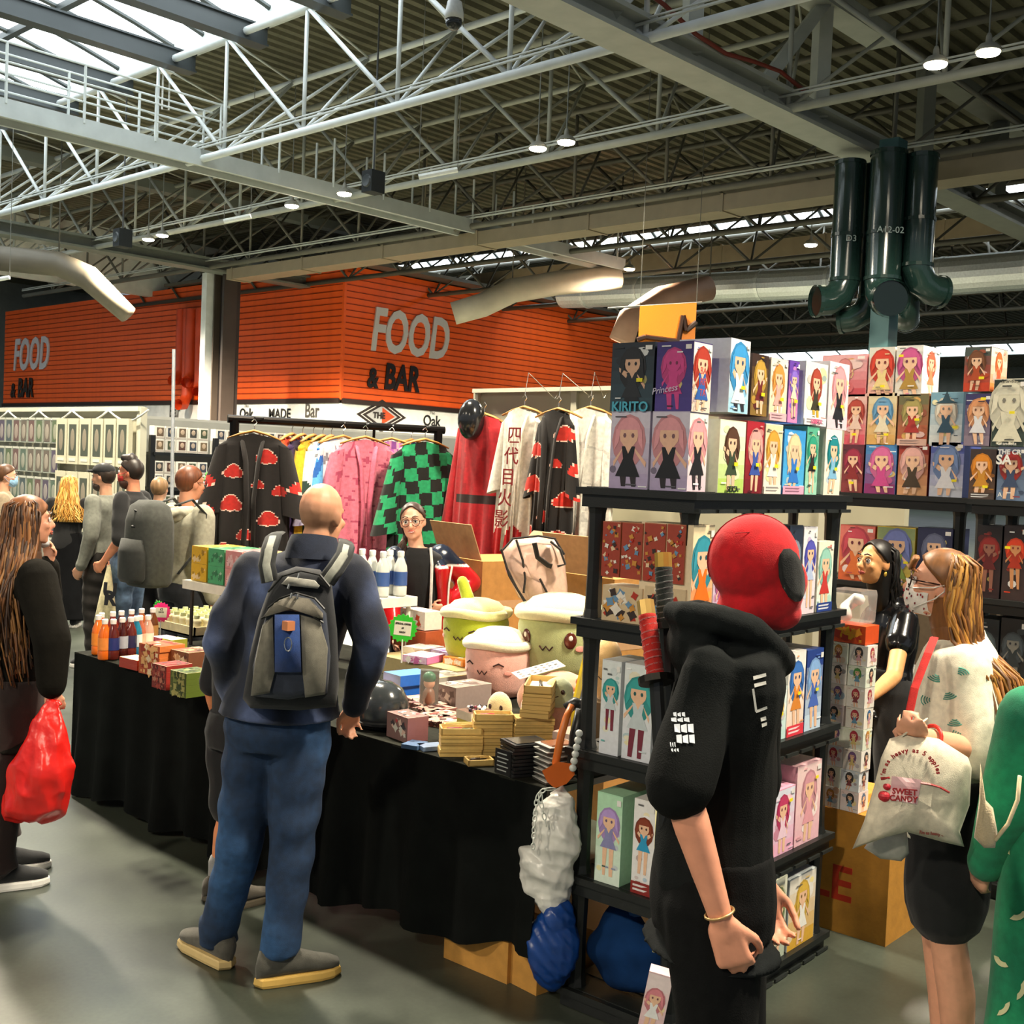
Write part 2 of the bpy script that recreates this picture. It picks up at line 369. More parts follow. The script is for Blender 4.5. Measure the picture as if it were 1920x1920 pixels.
hg(b, at(960, 545, 34)); hg(b, at(1160, 520, 35)); tag(b.build('air_duct', 'paint', smooth=True), 'pale bent round duct ending in front of the orange wall', 'duct')
b = MB(); b.tube([at(1165, 640, 33), at(1180, 600, 33), at(1240, 560, 33.5), at(1330, 540, 34)], .36, '#b98f78', 16)
hg(b, at(1330, 540, 34)); tag(b.build('air_duct', 'paint', smooth=True), 'bent round duct curling behind the orange banner', 'duct')
b = MB(); b.tube([at(-40, 480, 32), at(110, 495, 32), at(165, 520, 32), at(240, 590, 32)], [.34, .34, .34, .26], '#6e6555', 16)
hg(b, at(110, 495, 32)); tag(b.build('air_duct', 'paint', smooth=True), 'beige bent duct dipping toward the orange wall near the skylight', 'duct')

# ---------------- green duct column
t = thing('duct_column', 'dark green cluster of vertical ventilation ducts around a steel column', 'duct', (20.0, 9.7, 0)); GC = '#1b302c'
b = MB(); b.box((0, 0, 4), (.36, .36, 8), '#3f6668'); b.build('column_post', 'paint', t)
def gduct(dx, dy, r, ztop, zbot, az, lab=None, cut=1):
    b = MB(); pts = [(dx, dy, ztop), (dx, dy, (ztop + zbot) / 2), (dx, dy, zbot + .35)]
    ux, uy = math.cos(az), math.sin(az); pts += [(dx + ux * .1, dy + uy * .1, zbot + .12), (dx + ux * .3, dy + uy * .3, zbot), (dx + ux * .55, dy + uy * .55, zbot - .02)]
    b.tube(pts, r, GC, 18, caps=False)
    q = b.build('duct', 'gloss', t, smooth=True)
    c = MB(); e = Vector(pts[-1]); d = Vector((ux, uy, -.05)).normalized()
    c.tube([e - d * .06, e + d * .01], r * 1.1, GC, 18, caps=False); c.tube([e - d * .03, e - d * .029], r * .99, '#06100e', 18); c.build('outlet_rim', 'gloss', q)
    for z in (zbot + .4, zbot + 1.2, ztop - .05):
        c = MB(); c.tube([(dx, dy, z - .03), (dx, dy, z + .03)], r * 1.06, GC, 18); c.build('seam_band', 'gloss', q)
    return q
cr = lambda h: AZ + R(h)
gduct(-.18, .72, .27, 7.7, 5.15, cr(100)); gduct(-.25, -.05, .31, 7.75, 5.1, cr(180)); gduct(.1, -.52, .27, 7.7, 5.35, cr(-70)); gduct(.3, .42, .24, 7.7, 4.9, cr(60)); gduct(.42, -.2, .24, 7.7, 4.95, cr(-20))
text('A12-02', .16, '#b8c6c2', t, facing(AZ + math.pi, (-.25 - .24, -.05 - .22, 6.3))); text('D3', .16, '#b8c6c2', t, facing(AZ + math.pi, (-.18 - .21, .72 - .2, 6.25)))
# ---------------- steel column at the orange building
c = MB(); c.box((22.3, 35.0, 4), (.9, .3, 8), '#eef0ec'); c.box((22.5, 35.35, 4), (.5, .16, 8), '#aeb2a0'); c.box((22.45, 34.35, 4), (.34, .7, 8), '#2a2320'); c.box((22.2, 34.0, 4), (.5, .12, 8), '#3b312b'); c.box((22.2, 34.7, 4), (.3, .06, 8), '#4a3f36')
struct(c.build('column', 'paint'), 'tall steel column, half white and half dark brown')

# ---------------- orange food building
OR = '#ff6216'
def bwall(nm, lab, frame, length, z0, z1, n):
    root = bpy.data.objects.new(nm, None); COL.objects.link(root); root.matrix_world = frame; struct(root, lab)
    b = MB(); b.box((length / 2, .25, (z1 + 2.9) / 2 - .6), (length, .4, z1 - 1.7), '#8e2c0b'); b.build('wall_core', 'paint', root)
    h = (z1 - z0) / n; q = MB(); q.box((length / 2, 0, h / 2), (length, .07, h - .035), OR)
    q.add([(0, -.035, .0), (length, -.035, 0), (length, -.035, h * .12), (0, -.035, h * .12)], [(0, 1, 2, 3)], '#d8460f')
    me = q.mesh('board'); me.materials.append(M['paint'])
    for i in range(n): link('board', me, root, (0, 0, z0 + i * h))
    b = MB(); b.box((length / 2, -.03, z0 - .09), (length, .16, .16), '#2b1a12'); b.build('edge_strip', 'paint', root)
    b = MB(); b.box((length / 2, 0, 3.4), (length, .1, .98), '#ece9e2'); b.build('fascia', 'paint', root)
    b = MB(); b.box((length / 2, .3, 1.45), (length, .1, 2.9), '#4a4640'); b.build('shopfront', 'matte', root)
    return root
wfr = bwall('wall_right', 'orange boarded right side of the food building', T(25.3, 31.8, 0), 15, 4.0, 8.53, 21)
wfl = bwall('wall_left', 'orange boarded left side of the food building', T(25.3, 58.3, 0) @ RZ(-math.pi / 2), 26.5, 4.0, 8.53, 21)
c = MB(); c.box((25.3, 31.8, 6.25), (.1, .1, 4.6), OR); struct(c.build('trim_1', 'paint'), 'orange corner strip of the food building')
c = MB(); c.box((33, 37, 8.62), (16, 12, .12), '#5d5a52'); struct(c.build('trim_2', 'paint'), 'flat grey roof of the orange food building')
def wl(s, size, col, x, z, face, **k):
    if face == 'R': return text(s, size, col, wfr, T(-25.3, -31.8, 0) @ facing(-math.pi / 2, (x, 31.8 - .075 - k.pop('off', 0), z)), **k)
    return text(s, size, col, wfl, (T(25.3, 58.3, 0) @ RZ(-math.pi / 2)).inverted() @ facing(math.pi, (25.3 - .075 - k.pop('off', 0), x, z)), **k)
for f, x, z, x2, z2, sc in (('R', 28.3, 6.42, 27.95, 4.86, 1.), ('L', 55.3, 6.25, 55.8, 4.68, 1.)):
    wl('FOOD', 2.1 * sc, '#d9d2d2', x, z, f, sx=.62, bold=.05, shear=.16, extrude=.03); wl('BAR', 1.25 * sc, '#20140f', x2, z2, f, sx=.72, bold=.04, shear=.12, extrude=.02)
    wl('&', .95, '#20140f', x2 + (-1.35 if f == 'R' else 1.35), z2 - .1, f, sx=.8, bold=.03, shear=.1, extrude=.02)
for x, f in ((29.5, 'R'), (37.3, 'L')):
    wl('Oak', .55, '#23201d', x, 3.45, f, bold=.01, sx=.9); wl('The', .18, '#77716a', x, 3.76, f); wl('kitchen', .22, '#77716a', x, 3.08, f)
for x, f in ((31.7, 'R'), (35.2, 'L')): wl('MADE', .5, '#23201d', x, 3.45, f, bold=.012); wl('food and drink', .15, '#b05548', x, 3.08, f)
for x, f in ((33.3, 'L'), (42.3, 'L')): wl('Bar', .7, '#5a554f', x, 3.55, f, sx=.85, bold=.008); wl('& dining', .24, '#77716a', x, 3.1, f)
# diamond emblem on the fascia
dm = MB(); Xd = T(0, -.06, 0)
for s_, c_, y_ in ((1., '#2a201c', 0), (.84, '#e6ddd5', -.005), (.78, '#2a201c', -.01), (.62, '#b0b0b0', -.015)):
    dm.poly([(27.1 - 25.3 - 1.15 * s_, y_, 3.5), (27.1 - 25.3, y_, 3.5 - .58 * s_), (27.1 - 25.3 + 1.15 * s_, y_, 3.5), (27.1 - 25.3, y_, 3.5 + .58 * s_)], c_, Xd)
dm.poly([(1.8, -.02, 3.2), (2.4, -.02, 3.5), (1.8, -.02, 3.8)], '#c04a22', Xd); dm.build('diamond_emblem', 'print', wfr)
wl('THE', .3, '#2a201c', 26.95, 3.5, 'R', off=.03, bold=.01)
# orange vents on the left face
t = thing('vent_pipes', 'orange painted vertical vent pipes on the food building beside the column', 'duct', (21.7, 35.7, 0))
for (px, y1, az, rr) in ((337, 715, 150, .2), (356, 718, 180, .23), (373, 735, 185, .2), (350, 760, 150, .22)):
    a, e = atx(px + 4, 580, 25.02), atx(px, y1, 25.02); b = MB(); q = [a, (a + e) / 2, e + Vector((0, 0, .4))]
    d = Vector((math.cos(cr(az)), math.sin(cr(az)), 0)); q += [e + d * .2, e + d * .6]
    b.tube([v - Vector((21.7, 35.7, 0)) for v in q[:-1]] + [q[3] + d * .25 - Vector((21.7, 35.7, 0))], rr, '#d8481a', 14, caps=False); b.build('pipe', 'paint', t, smooth=True)

# ---------------- lamps: paired high-bay discs
lm = MB(); lm.lathe([(.04, .24), (.07, .2), (.08, .12), (.2, .09), (.3, .03), (.31, 0), (.29, -.01)], '#8d8b80', 18)
lm.v = [(x * .56, y * .56, z) for x, y, z in lm.v]
lm_me = lm.mesh('housing', True); lm_me.materials.append(M['paint'])
lg = MB(); lg.lathe([(.285, -.012), (.26, -.05), (.15, -.075), (.02, -.08)], '#ffffff', 18); lg.v = [(x * .56, y * .56, z * .8) for x, y, z in lg.v]; lg_me = lg.mesh('lens', True); lg_me.materials.append(M['lampglow'])
lr = MB(); lr.tube([(0, 0, .2), (0, 0, 3.02)], .012, '#6f716b', 5); lr_me = lr.mesh('hanging_rod'); lr_me.materials.append(M['paint'])
def lamp(x, y, z, lab, power=LAMP_W, grp='paired high-bay lamps'):
    t = thing('high_bay_lamp', lab, 'lamp', (x, y, z), group=grp)
    link('housing', lm_me, t); link('lens', lg_me, t); link('hanging_rod', lr_me, t)
    li = bpy.data.lights.new('lamp_light', 'SPOT'); li.energy = power; li.color = LAMP_COL; li.spot_size = R(150); li.spot_blend = .5; li.shadow_soft_size = .3
    lo = bpy.data.objects.new('lamp_light', li); COL.objects.link(lo); lo.parent = t; lo.location = (0, 0, -.12)
seen = {(16.0, 7.2): 'bright lamp, lower of the two in the upper corner over the boxes', (15.95, 6.45): 'bright lamp, higher of the two in the upper corner over the boxes',
        (16.05, 14.7): 'lamp under the second truss, nearer the walkway of its pair', (16.03, 14.0): 'lamp under the second truss, nearer the girder of its pair',
        (16.45, 22.75): 'lamp hanging just below the walkway end', (16.36, 20.7): 'lamp hanging just past the walkway beside a loudspeaker',
        (16.8, 29.8): 'lamp beside the black loudspeaker, nearer the pale wall', (16.7, 28.9): 'lamp beside the black loudspeaker, farther from the pale wall',
        (17.0, 36.9): 'lamp above the beige bent duct', (26.5, 14.9): 'small far lamp by the green duct column', (26.4, 13.9): 'small far lamp half hidden by the green ducts',
        (27.9, 22.9): 'small far lamp over the orange wall end', (27.05, 21.0): 'small far lamp over the banner',
        (27.5, 9.0): 'small far lamp past the green ducts, inner one', (27.5, 8.0): 'small far lamp past the green ducts, outer one'}
for (x, y), lab in seen.items(): lamp(x, y, 7.75, lab, LAMP_W * (6.5 if y > 20 else 1))
for (x, y) in ((4.7, 7.6), (4.7, 6.6), (4.7, 14.9), (4.7, 13.9), (4.7, -.3), (4.7, -1.2), (-7, 7.4), (-7, -.6), (-7, 14.9), (16, -.6), (4.7, 23.8)):
    lamp(x, y, 7.75, 'high-bay lamp hanging outside the picture over the aisles', LAMP_W * 1.15, 'unseen high-bay lamps')
# ---------------- ceiling clutter
t = thing('dome_camera', 'white dome security camera hanging from the roof', 'camera', at(851, 40, 16))
b = MB(); b.lathe([(.02, .9), (.02, .3), (.1, .26), (.13, .1), (.13, .02)], '#e8e8e4', 14); b.build('housing', 'plastic', t, smooth=True)
b = MB(); b.lathe([(.12, .02), (.11, -.05), (.06, -.11), (.01, -.125)], '#1d2022', 14); b.build('dome', 'gloss', t, smooth=True)
for (px, py, D, lab) in ((230, 447, 28, 'black loudspeaker box beside paired lamps near the pale wall'), (700, 342, 23, 'black loudspeaker box beside the lamp at the walkway')):
    t = thing('loudspeaker', lab, 'speaker', at(px, py, D)); b = MB(); b.box((0, 0, 0), (.34, .3, .42), '#1a1d1e'); b.build('cabinet', 'matte', t)
    b = MB(); b.lathe([(.13, 0), (.11, .03), (.03, .02)], '#34383a', 14, X=T(-.17, 0, 0) @ RY(-math.pi / 2)); b.build('cone', 'plastic', t)
    b = MB(); b.tube([(0, 0, .2), (0, 0, DECK + .004 - t.location.z)], .02, '#444444', 5); b.build('bracket', 'paint', t)
for (p0, p1, D, lab) in (((420, 415), (470, 405), 27, 'white strip light under the third truss near the pale wall'), ((785, 332), (858, 318), 22, 'white strip light under the second truss'), ((-10, 525), (18, 520), 30, 'white strip light at the picture edge over the beige duct')):
    t = thing('strip_light', lab, 'lamp', at(*p0, D)); b = MB(); e = at(*p1, D) - at(*p0, D); b.tube([(0, 0, 0), e * .5, e], .055, '#e9ebe6', 8); b.build('tube_body', 'plastic', t)
    b = MB(); zt = DECK + .004 - t.location.z; b.tube([(0, 0, .03), (0, 0, zt)], .008, '#6c6c64', 4); b.tube([e + Vector((0, 0, .03)), (e.x, e.y, zt)], .008, '#6c6c64', 4); b.build('hanger_wire', 'paint', t)
b = MB(); pts = [Vector((12 + i * .8, 10.15, 8.5 + .12 * math.sin(i * 1.3) - .03 * i)) for i in range(8)]; b.tube(pts, .035, '#7a2b1c', 6)
tag(b.build('power_cable', 'paint', smooth=True), 'red-brown cable slung along the big girder', 'cable')
t = thing('winch_motor', 'small white winch with hanging strap under the skylight truss', 'winch', at(310, 130, 27)); b = MB(); b.box((0, 0, 0), (.3, .3, .16), '#e5e3de'); b.box((0, 0, .12), (.24, .24, .08), '#d0562a'); b.build('motor', 'plastic', t)
b = MB(); b.tube([(.12, 0, -.08), (.12, 0, -.9), (-.05, 0, -.92), (-.05, 0, -.08)], .022, '#e5e3de', 5); b.build('strap', 'cloth', t)
# orange hanging banner
t = thing('hanging_banner', 'orange hanging banner with black zigzag logo behind the figure boxes', 'banner', at(1253, 571, 22)); a, c_ = at(1200, 574, 22), at(1306, 568, 22); o0 = Vector(t.location)
b = MB(); dn = Vector((0, 0, -2.4)); n_ = (c_ - a).cross(dn).normalized() * .02
P = [a - o0, c_ - o0, c_ - o0 + dn, a - o0 + dn]; b.add([p + n_ for p in P] + [p - n_ for p in P], [(0, 1, 2, 3), (7, 6, 5, 4), (0, 4, 5, 1), (1, 5, 6, 2), (2, 6, 7, 3), (3, 7, 4, 0)], '#f08a1e'); b.build('sheet', 'print', t)
zz = [(1195, 637), (1210, 632), (1272, 640), (1281, 592), (1287, 620), (1306, 604)]
z = MB(); zz3 = [at(px, py, 21.95) - o0 for px, py in zz]
[z.tube([zz3[i], zz3[i + 1]], .05, '#2a1408', 6) for i in range(len(zz3) - 1)]; z.build('zigzag_logo', 'print', t)
b = MB(); b.tube([at(1140, 578, 22) - o0, c_ - o0 + (c_ - a) * .1], .02, '#80807a', 5); b.build('top_bar', 'paint', t)
for q_ in (a, c_): b = MB(); b.tube([q_ - o0, Vector((q_.x - o0.x, q_.y - o0.y, DECK + .004 - o0.z))], .008, '#55554e', 4); b.build('hanging_wire', 'paint', t)
# ================================================================== PEOPLE LIBRARY (local: X = person's right, Y = forward, Z up)
V = Vector
def hand(mb, wr, d, n, side, curl=.5, s=1., spread=1., thumb=.6):
    """palm and five fingers rooted at the wrist; d along the forearm, n = palm side, side = +1 right hand"""
    d = V(d).normalized(); n = V(n); n = (n - d * n.dot(d)).normalized(); x = d.cross(n) * side     # x toward the thumb
    wr = V(wr); c = wr + d * .05 * s
    mb.cap(wr - d * .01, wr + d * .03 * s, .024 * s, .026 * s, flat=.75, up=n)
    for k in (-.024, -.008, .008, .024): mb.cap(wr + d * .02 * s + x * k * .8 * s, wr + d * .088 * s + x * k * s, .0155 * s, .0125 * s, n=8)
    for i, (k, ln, r) in enumerate(((.029, .073, .0090), (.0098, .081, .0092), (-.0098, .075, .0088), (-.029, .058, .0080))):
        p = wr + d * (.09 - (.008 if i in (0, 3) else 0) - (.006 if i == 3 else 0)) * s + x * k * s; a = .12 + curl * .9; dirn = d + x * (k * 2.2 * spread)
        for j, f in enumerate((.45, .32, .25)):
            q = (dirn.normalized() * math.cos(a) + n * math.sin(a)); e = p + q * ln * f * s; mb.cap(p, e, r * (1 - .07 * j) * s, r * (.95 - .07 * j) * s, n=8); p = e; a += curl * (1.15 if j == 0 else .7) + .06
    p = wr + d * .028 * s + x * .026 * s; q = (x * .62 + d * .78 + n * .35 * thumb).normalized(); e = p + q * .042 * s; mb.cap(p, e, .0135 * s, .0108 * s, n=8)
    q = (x * .1 + d * .9 + n * (.2 + thumb * .6)).normalized(); f_ = e + q * .032 * s; mb.cap(e, f_, .0106 * s, .0095 * s, n=8)
    q = (d * .85 + n * (.3 + thumb * .6) - x * .1).normalized(); mb.cap(f_, f_ + q * .026 * s, .0095 * s, .0078 * s, n=8)

BASE = dict(pel=(0, 0, .97), chest=(0, 0, 1.28), neck=(0, -.015, 1.47), head=(0, .015, 1.632), shR=(.185, -.005, 1.425), elR=(.235, -.03, 1.135), wrR=(.245, .05, .89),
            shL=(-.185, -.005, 1.425), elL=(-.235, -.03, 1.135), wrL=(-.245, .05, .89), hipR=(.09, 0, .93), knR=(.1, .025, .505), anR=(.1, -.01, .09), hipL=(-.09, 0, .93), knL=(-.1, .025, .505), anL=(-.1, -.01, .09))
def person(label, loc, az, h=1.75, J=None, skin='#e0a07c', girth=1., voxel=.009, head=(0, 0, 0), hands=None, group=None, female=False, face=True, hs=1., eye='#3b2a20', brow='#4a3424', lip='#b8604f', feet=True, bare=True, scalp=None):
    s = h / 1.75; j = {k: V(v) * s for k, v in {**BASE, **(J or {})}.items() if not k.startswith('ft')}
    root = thing('person', label, 'person', loc, az - math.pi / 2, group); b = MB(); g = girth
    P, C, N = j['pel'], j['chest'], j['neck']; ax = 1 if not female else .93
    st = [(P + V((0, 0, -.12 * s)), .10, .09), (P + V((0, 0, -.06 * s)), .155, .11), (P, .158, .115), (P.lerp(C, .4), .13 if female else .142, .1), (C, .155 * ax, .115), (C.lerp(N, .45), .172 * ax, .105), (C.lerp(N, .72), .155 * ax, .085), (C.lerp(N, .93), .07, .06)]
    j['st'] = [(c, rx * s * g, ry * s * g) for c, rx, ry in st]
    b.loft([[c + V((rx * x, ry * y, 0)) for x, y in circ(16)] for c, rx, ry in j['st']], '#888888')
    for sd in 'RL':
        b.cap(j['sh' + sd], j['el' + sd], .05 * s * g, .041 * s * (.5 + .5 * g)); b.cap(j['el' + sd], j['el' + sd].lerp(j['wr' + sd], .3), .041 * s * (.5 + .5 * g), .041 * s * (.5 + .5 * g)); b.cap(j['el' + sd].lerp(j['wr' + sd], .3), j['wr' + sd], .041 * s * (.5 + .5 * g), .026 * s)
        b.cap(j['hip' + sd], j['kn' + sd], .083 * s * g, .055 * s * g); b.cap(j['kn' + sd], j['kn' + sd].lerp(j['an' + sd], .35) + V((0, -.012 * s, 0)), .053 * s * g, .055 * s * g); b.cap(j['kn' + sd].lerp(j['an' + sd], .35) + V((0, -.012 * s, 0)), j['an' + sd], .055 * s * g, .037 * s)
        if feet: fa = (J or {}).get('ft' + sd, 0.); dr = V((math.sin(fa), math.cos(fa), 0)); a_ = j['an' + sd]; b.cap(a_, (a_.x, a_.y, .07 * s), .036 * s, .034 * s); b.cap((a_.x, a_.y, .065 * s), V((a_.x, a_.y, .05 * s)) + dr * .13 * s, .03 * s, .018 * s)
        hd = (hands or {}).get(sd, {})
        d = hd.get('d') or (j['wr' + sd] - j['el' + sd]); n = hd.get('n') or ((-1, .2, 0) if sd == 'R' else (1, .2, 0))
        hand(b, j['wr' + sd], d, n, 1 if sd == 'R' else -1, hd.get('curl', .45), s * hs * (.93 if female else 1.), hd.get('spread', 1.), hd.get('thumb', .6))
    yw, pt, rl = head; X = T(*j['head']) @ RZ(R(-yw)) @ RX(R(pt)) @ RY(R(rl)) @ SC(s, s, s) @ SC(.95, .95, .97 if female else 1); j['HX'] = X
    b.cap(N + V((0, -.005, -.05)) * s, X @ V((0, -.02, -.06)), (.056 if not female else .049) * s, (.052 if not female else .045) * s)
    b.ell((0, -.012, .026), (.077, .096, .092), '#888888', X); b.ell((0, .02, -.03), (.063, .073, .08), '#888888', X); b.ell((0, .058, -.088), (.026, .022, .022), '#888888', X); b.ell((0, .02, -.07), (.054, .055, .04), '#888888', X)
    if bare: b.cap((0, .086, .012), (0, .107, -.026), .009, .0135, X=X, n=8); b.ell((0, .1, -.03), (.017, .012, .009), '#888888', X)
    b.cap((-.035, .078, .027), (.035, .078, .027), .012, .012, X=X, n=8)
    for sx in (-1, 1):
        if bare: b.ell((.074 * sx, -.008, -.006), (.011, .021, .032), '#888888', X)
        b.ell((.04 * sx, .066, -.02), (.022, .02, .02), '#888888', X)
    b.cap((-.017, .084, -.055), (.017, .084, -.055), .009, .009, X=X, n=8)
    def cf(co):
        c = np.tile(np.array(L(skin), np.float32), (len(co), 1)); lo = (np.array(X.inverted()) @ np.c_[co, np.ones(len(co))].T).T[:, :3]
        red = np.exp(-(((lo[:, 0]) / .06) ** 2 + ((lo[:, 1] - .08) / .05) ** 2 + ((lo[:, 2] + .025) / .03) ** 2)) * .25 + np.exp(-((np.abs(lo[:, 0]) - .08) / .01) ** 2 - (lo[:, 2] / .05) ** 2 - (lo[:, 1] / .05) ** 2) * .2
        c[:, 0] *= 1 + red * .15; c[:, 1] *= 1 - red * .35; c[:, 2] *= 1 - red * .35
        if scalp:
            k = np.clip((.055 - lo[:, 2]) / .05, 0, 1) * np.clip((.02 - lo[:, 1]) / .03, 0, 1) * np.clip((lo[:, 2] + .075) / .03, 0, 1) * .75; c = c * (1 - k[:, None]) + np.array(L(scalp)) * k[:, None]
        return c
    remesh(b, 'body', 'skin', voxel, skin, root, smooth=2, colfn=cf)
    j['s'], j['g'], j['root'], j['skin'] = s, g, root, skin
    if face:
        for sx in (-1, 1):
            e = MB(); Xe = X @ T(.031 * sx, .0815, .004) @ RX(-math.pi / 2); e.lathe([(.0145, -.003), (.0135, .004), (.009, .0075), (.0065, .0085), (.0062, .0087), (.003, .0092), (.001, .0093)], '#f2ece6', 14, X=Xe, cols=['#f2ece6', '#f2ece6', '#f2ece6', eye, eye, '#080606'])
            e.build('eye', 'gloss', root, smooth=True)
            e = MB(); e.tube([X @ V((.013 * sx, .096, .034)), X @ V((.032 * sx, .095, .04)), X @ V((.052 * sx, .083, .033))], [.0035, .004, .002], brow, 6); e.tube([X @ V((.015 * sx, .0925, .011)), X @ V((.031 * sx, .0955, .016)), X @ V((.048 * sx, .085, .01))], [.002, .0026, .0015], '#2a1a14', 5); e.build('eyebrow', 'hair', root)
        e = MB(); e.tube([X @ V((-.024, .0875, -.0565)), X @ V((-.008, .0965, -.052)), X @ V((0, .0965, -.0535)), X @ V((.008, .0965, -.052)), X @ V((.024, .0875, -.0565))], [.0015, .005, .0045, .005, .0015], lip, 6); e.tube([X @ V((-.02, .0885, -.059)), X @ V((0, .0955, -.0625)), X @ V((.02, .0885, -.059))], [.0015, .0058, .0015], lip, 6); e.build('lips', 'skin', root)
    return j
def top(j, col, hem=.93, sleeve=1., infl=.018, name='shirt', mat='cloth', sl_r=1., colfn=None, fold=.005, seed=1, collar=True, flare=0., voxel=.011, smooth=3, extra=None, label=None, neck=.0):
    s = j['s']; b = MB(); rings = []; st = j['st']; P, C, N = j['pel'], j['chest'], j['neck']
    z0 = hem * s; lo = [c for c in st if c[0].z > z0 + .02]; below = [c for c in st if c[0].z <= z0 + .02]; base = below[-1] if below else st[1]
    rx, ry = max(base[1], .155 * s * j['g']), max(base[2], .11 * s * j['g']); cc = P.copy(); cc.z = z0
    rings.append([cc + V(((rx + infl + flare) * x, (ry + infl + flare) * y, 0)) for x, y in circ(20)])
    for c, a, d in lo[:-1]: rings.append([c + V(((a + infl) * x, (d + infl) * y, 0)) for x, y in circ(20)])
    c, a, d = st[-1]; rings.append([c + V((0, 0, neck)) + V(((a + infl * .6) * x, (d + infl * .6) * y, 0)) for x, y in circ(20)])
    b.loft(rings, '#888888')
    if sleeve > 0:
        for sd in 'RL':
            sh, el, wr = j['sh' + sd], j['el' + sd], j['wr' + sd]; r0 = (.054 * s * j['g'] + infl * .6) * sl_r; r1 = (.052 * s * j['g'] + infl * .6) * sl_r; r2 = (.037 * s + infl * .5) * sl_r
            if sleeve <= .5: e = sh.lerp(el, sleeve * 2); b.cap(sh, e, r0, r1 + (r0 - r1) * (1 - sleeve * 2) + .004, n=14)
            else:
                b.cap(sh, el, r0, r1, n=14); k = (sleeve - .5) * 2; b.cap(el, el.lerp(wr, k), r1, r1 + (r2 - r1) * k, n=14)
                if sleeve > .9: b.cap(el.lerp(wr, k * .93), el.lerp(wr, k * .98), r2 * 1.06, r2 * 1.06, n=14)
    if collar: b.tube([N + V((0, 0, -.03 * s)), N + V((0, 0, .015 * s))], [.082 * s, .066 * s], '#888888', 16)
    if extra: extra(b)
    return remesh(b, name, mat, voxel, col, j['root'], smooth=smooth, disp=folds(fold, 15, seed) if fold else None, colfn=colfn, label=label)
def pants(j, col, length=1., infl=.02, name='trousers', mat='cloth', fold=.006, seed=3, hem_r=None, waist=1.05, colfn=None, voxel=.011, thigh=1., label=None):
    s = j['s']; b = MB(); P = j['pel']; g = j['g']
    b.loft([[P + V((0, 0, dz * s)) + V(((a * g * s + infl) * x, (d * g * s + infl) * y, 0)) for x, y in circ(20)] for dz, a, d in ((-.12, .15, .115), (-.05, .165, .122), (.02, .158, .115), (waist - .97, .148, .105))], '#888888')
    for sd in 'RL':
        h, k, a = j['hip' + sd], j['kn' + sd], j['an' + sd]; r0 = (.09 * s * g + infl) * thigh; r1 = (.06 * s * g + infl); r2 = hem_r or (.045 * s + infl * 1.1)
        if length <= .5: e = h.lerp(k, length * 2); b.cap(h, e, r0, r0 + (r1 - r0) * length * 1.2, n=14)
        else:
            b.cap(h, k, r0, r1, n=14); f_ = (length - .5) * 2; e = k.lerp(a, f_); b.cap(k, e, r1, r1 + (r2 - r1) * f_, n=14)
            if length > .95: b.tube([e + V((0, 0, .06 * s)), e + V((0, .012, -.035 * s))], [r2, r2 * 1.12], '#888888', 14)
    return remesh(b, name, mat, voxel, col, j['root'], disp=folds(fold, 16, seed, (.5, .5, 1.3)), colfn=colfn, label=label)
def shoe(j, sd, up, sole, accent=None, ang=0., ln=.29, name='shoe'):
    s = j['s']; a = j['an' + sd]; X = T(a.x, a.y, 0) @ RZ(-ang) @ T(0, .06 * s, 0) @ SC(s, s * ln / .29, s)
    out = [(-.038, -.13), (-.043, -.05), (-.046, .04), (-.048, .1), (-.036, .145), (-.01, .165), (.02, .16), (.042, .13), (.05, .08), (.044, 0), (.04, -.08), (.034, -.13), (0, -.15)]
    b = MB(); b.loft([[(x * k, y * k, z) for x, y in out] for z, k in ((.002, .97), (.012, 1.02), (.03, 1.0), (.036, .95))], sole)
    so = b.build('sole', 'plastic', None, smooth=False)
    b = MB(); r = []
    for y, w, h in ((-.145, .012, .05), (-.13, .034, .1), (-.09, .04, .115), (-.03, .041, .1), (.03, .043, .08), (.08, .045, .06), (.125, .04, .048), (.155, .02, .035)):
        r.append([(w * x * 1.04, y, .026 + h * (.5 + .5 * z)) for x, z in circ(12)])
    b.loft(r, up, X); u = b.build(name, 'cloth', j['root'], smooth=True)
    so.data.transform(X); so.parent = u
    c = MB()
    for k in range(4): c.tube([X @ V((-.026, .0 + k * .024, .102 - k * .009)), X @ V((0, .0 + k * .024, .112 - k * .011)), X @ V((.026, .0 + k * .024, .102 - k * .009))], .0035, accent or '#d8d4cc', 5)
    c.build('laces', 'cloth', u)
    return u
def hair_cap(j, col, front=.045, back=-.07, side=-.02, th=1.1, name='hair', ear=True, crown=1., mat='hair', amp=.004, seed=0):
    """shell over the cranium; hairline heights in head units"""
    X = j['HX']; b = MB(); n = 36; m = 10; rg = random.Random(seed); rings = []
    for i in range(m + 1):
        ring = []
        for k in range(n):
            a = 2 * math.pi * k / n; fy = math.sin(a); hl = front * max(fy, 0) ** .6 + back * max(-fy, 0) ** .6 + side * abs(math.cos(a)) ** 2 * (.6 if fy > 0 else 1)
            zt = math.asin(max(-.98, min(.95, (hl - .0) / .1))); t = zt + (math.pi / 2 - .02 - zt) * i / m; kk = 1 + amp * 8 * math.sin(a * 9 + i * 1.3) * .25
            ring.append((.077 * th * math.cos(t) * math.cos(a) * kk, -.012 + .096 * th * math.cos(t) * fy * kk, .026 + .092 * (th * crown) * math.sin(t)))
        rings.append(ring)
    inner = [[(p[0] * .93, (p[1] + .012) * .93 - .012, p[2] * .96) for p in rings[0]]]
    b.loft(inner + rings, col, X); return b.build(name, mat, j['root'], smooth=True)
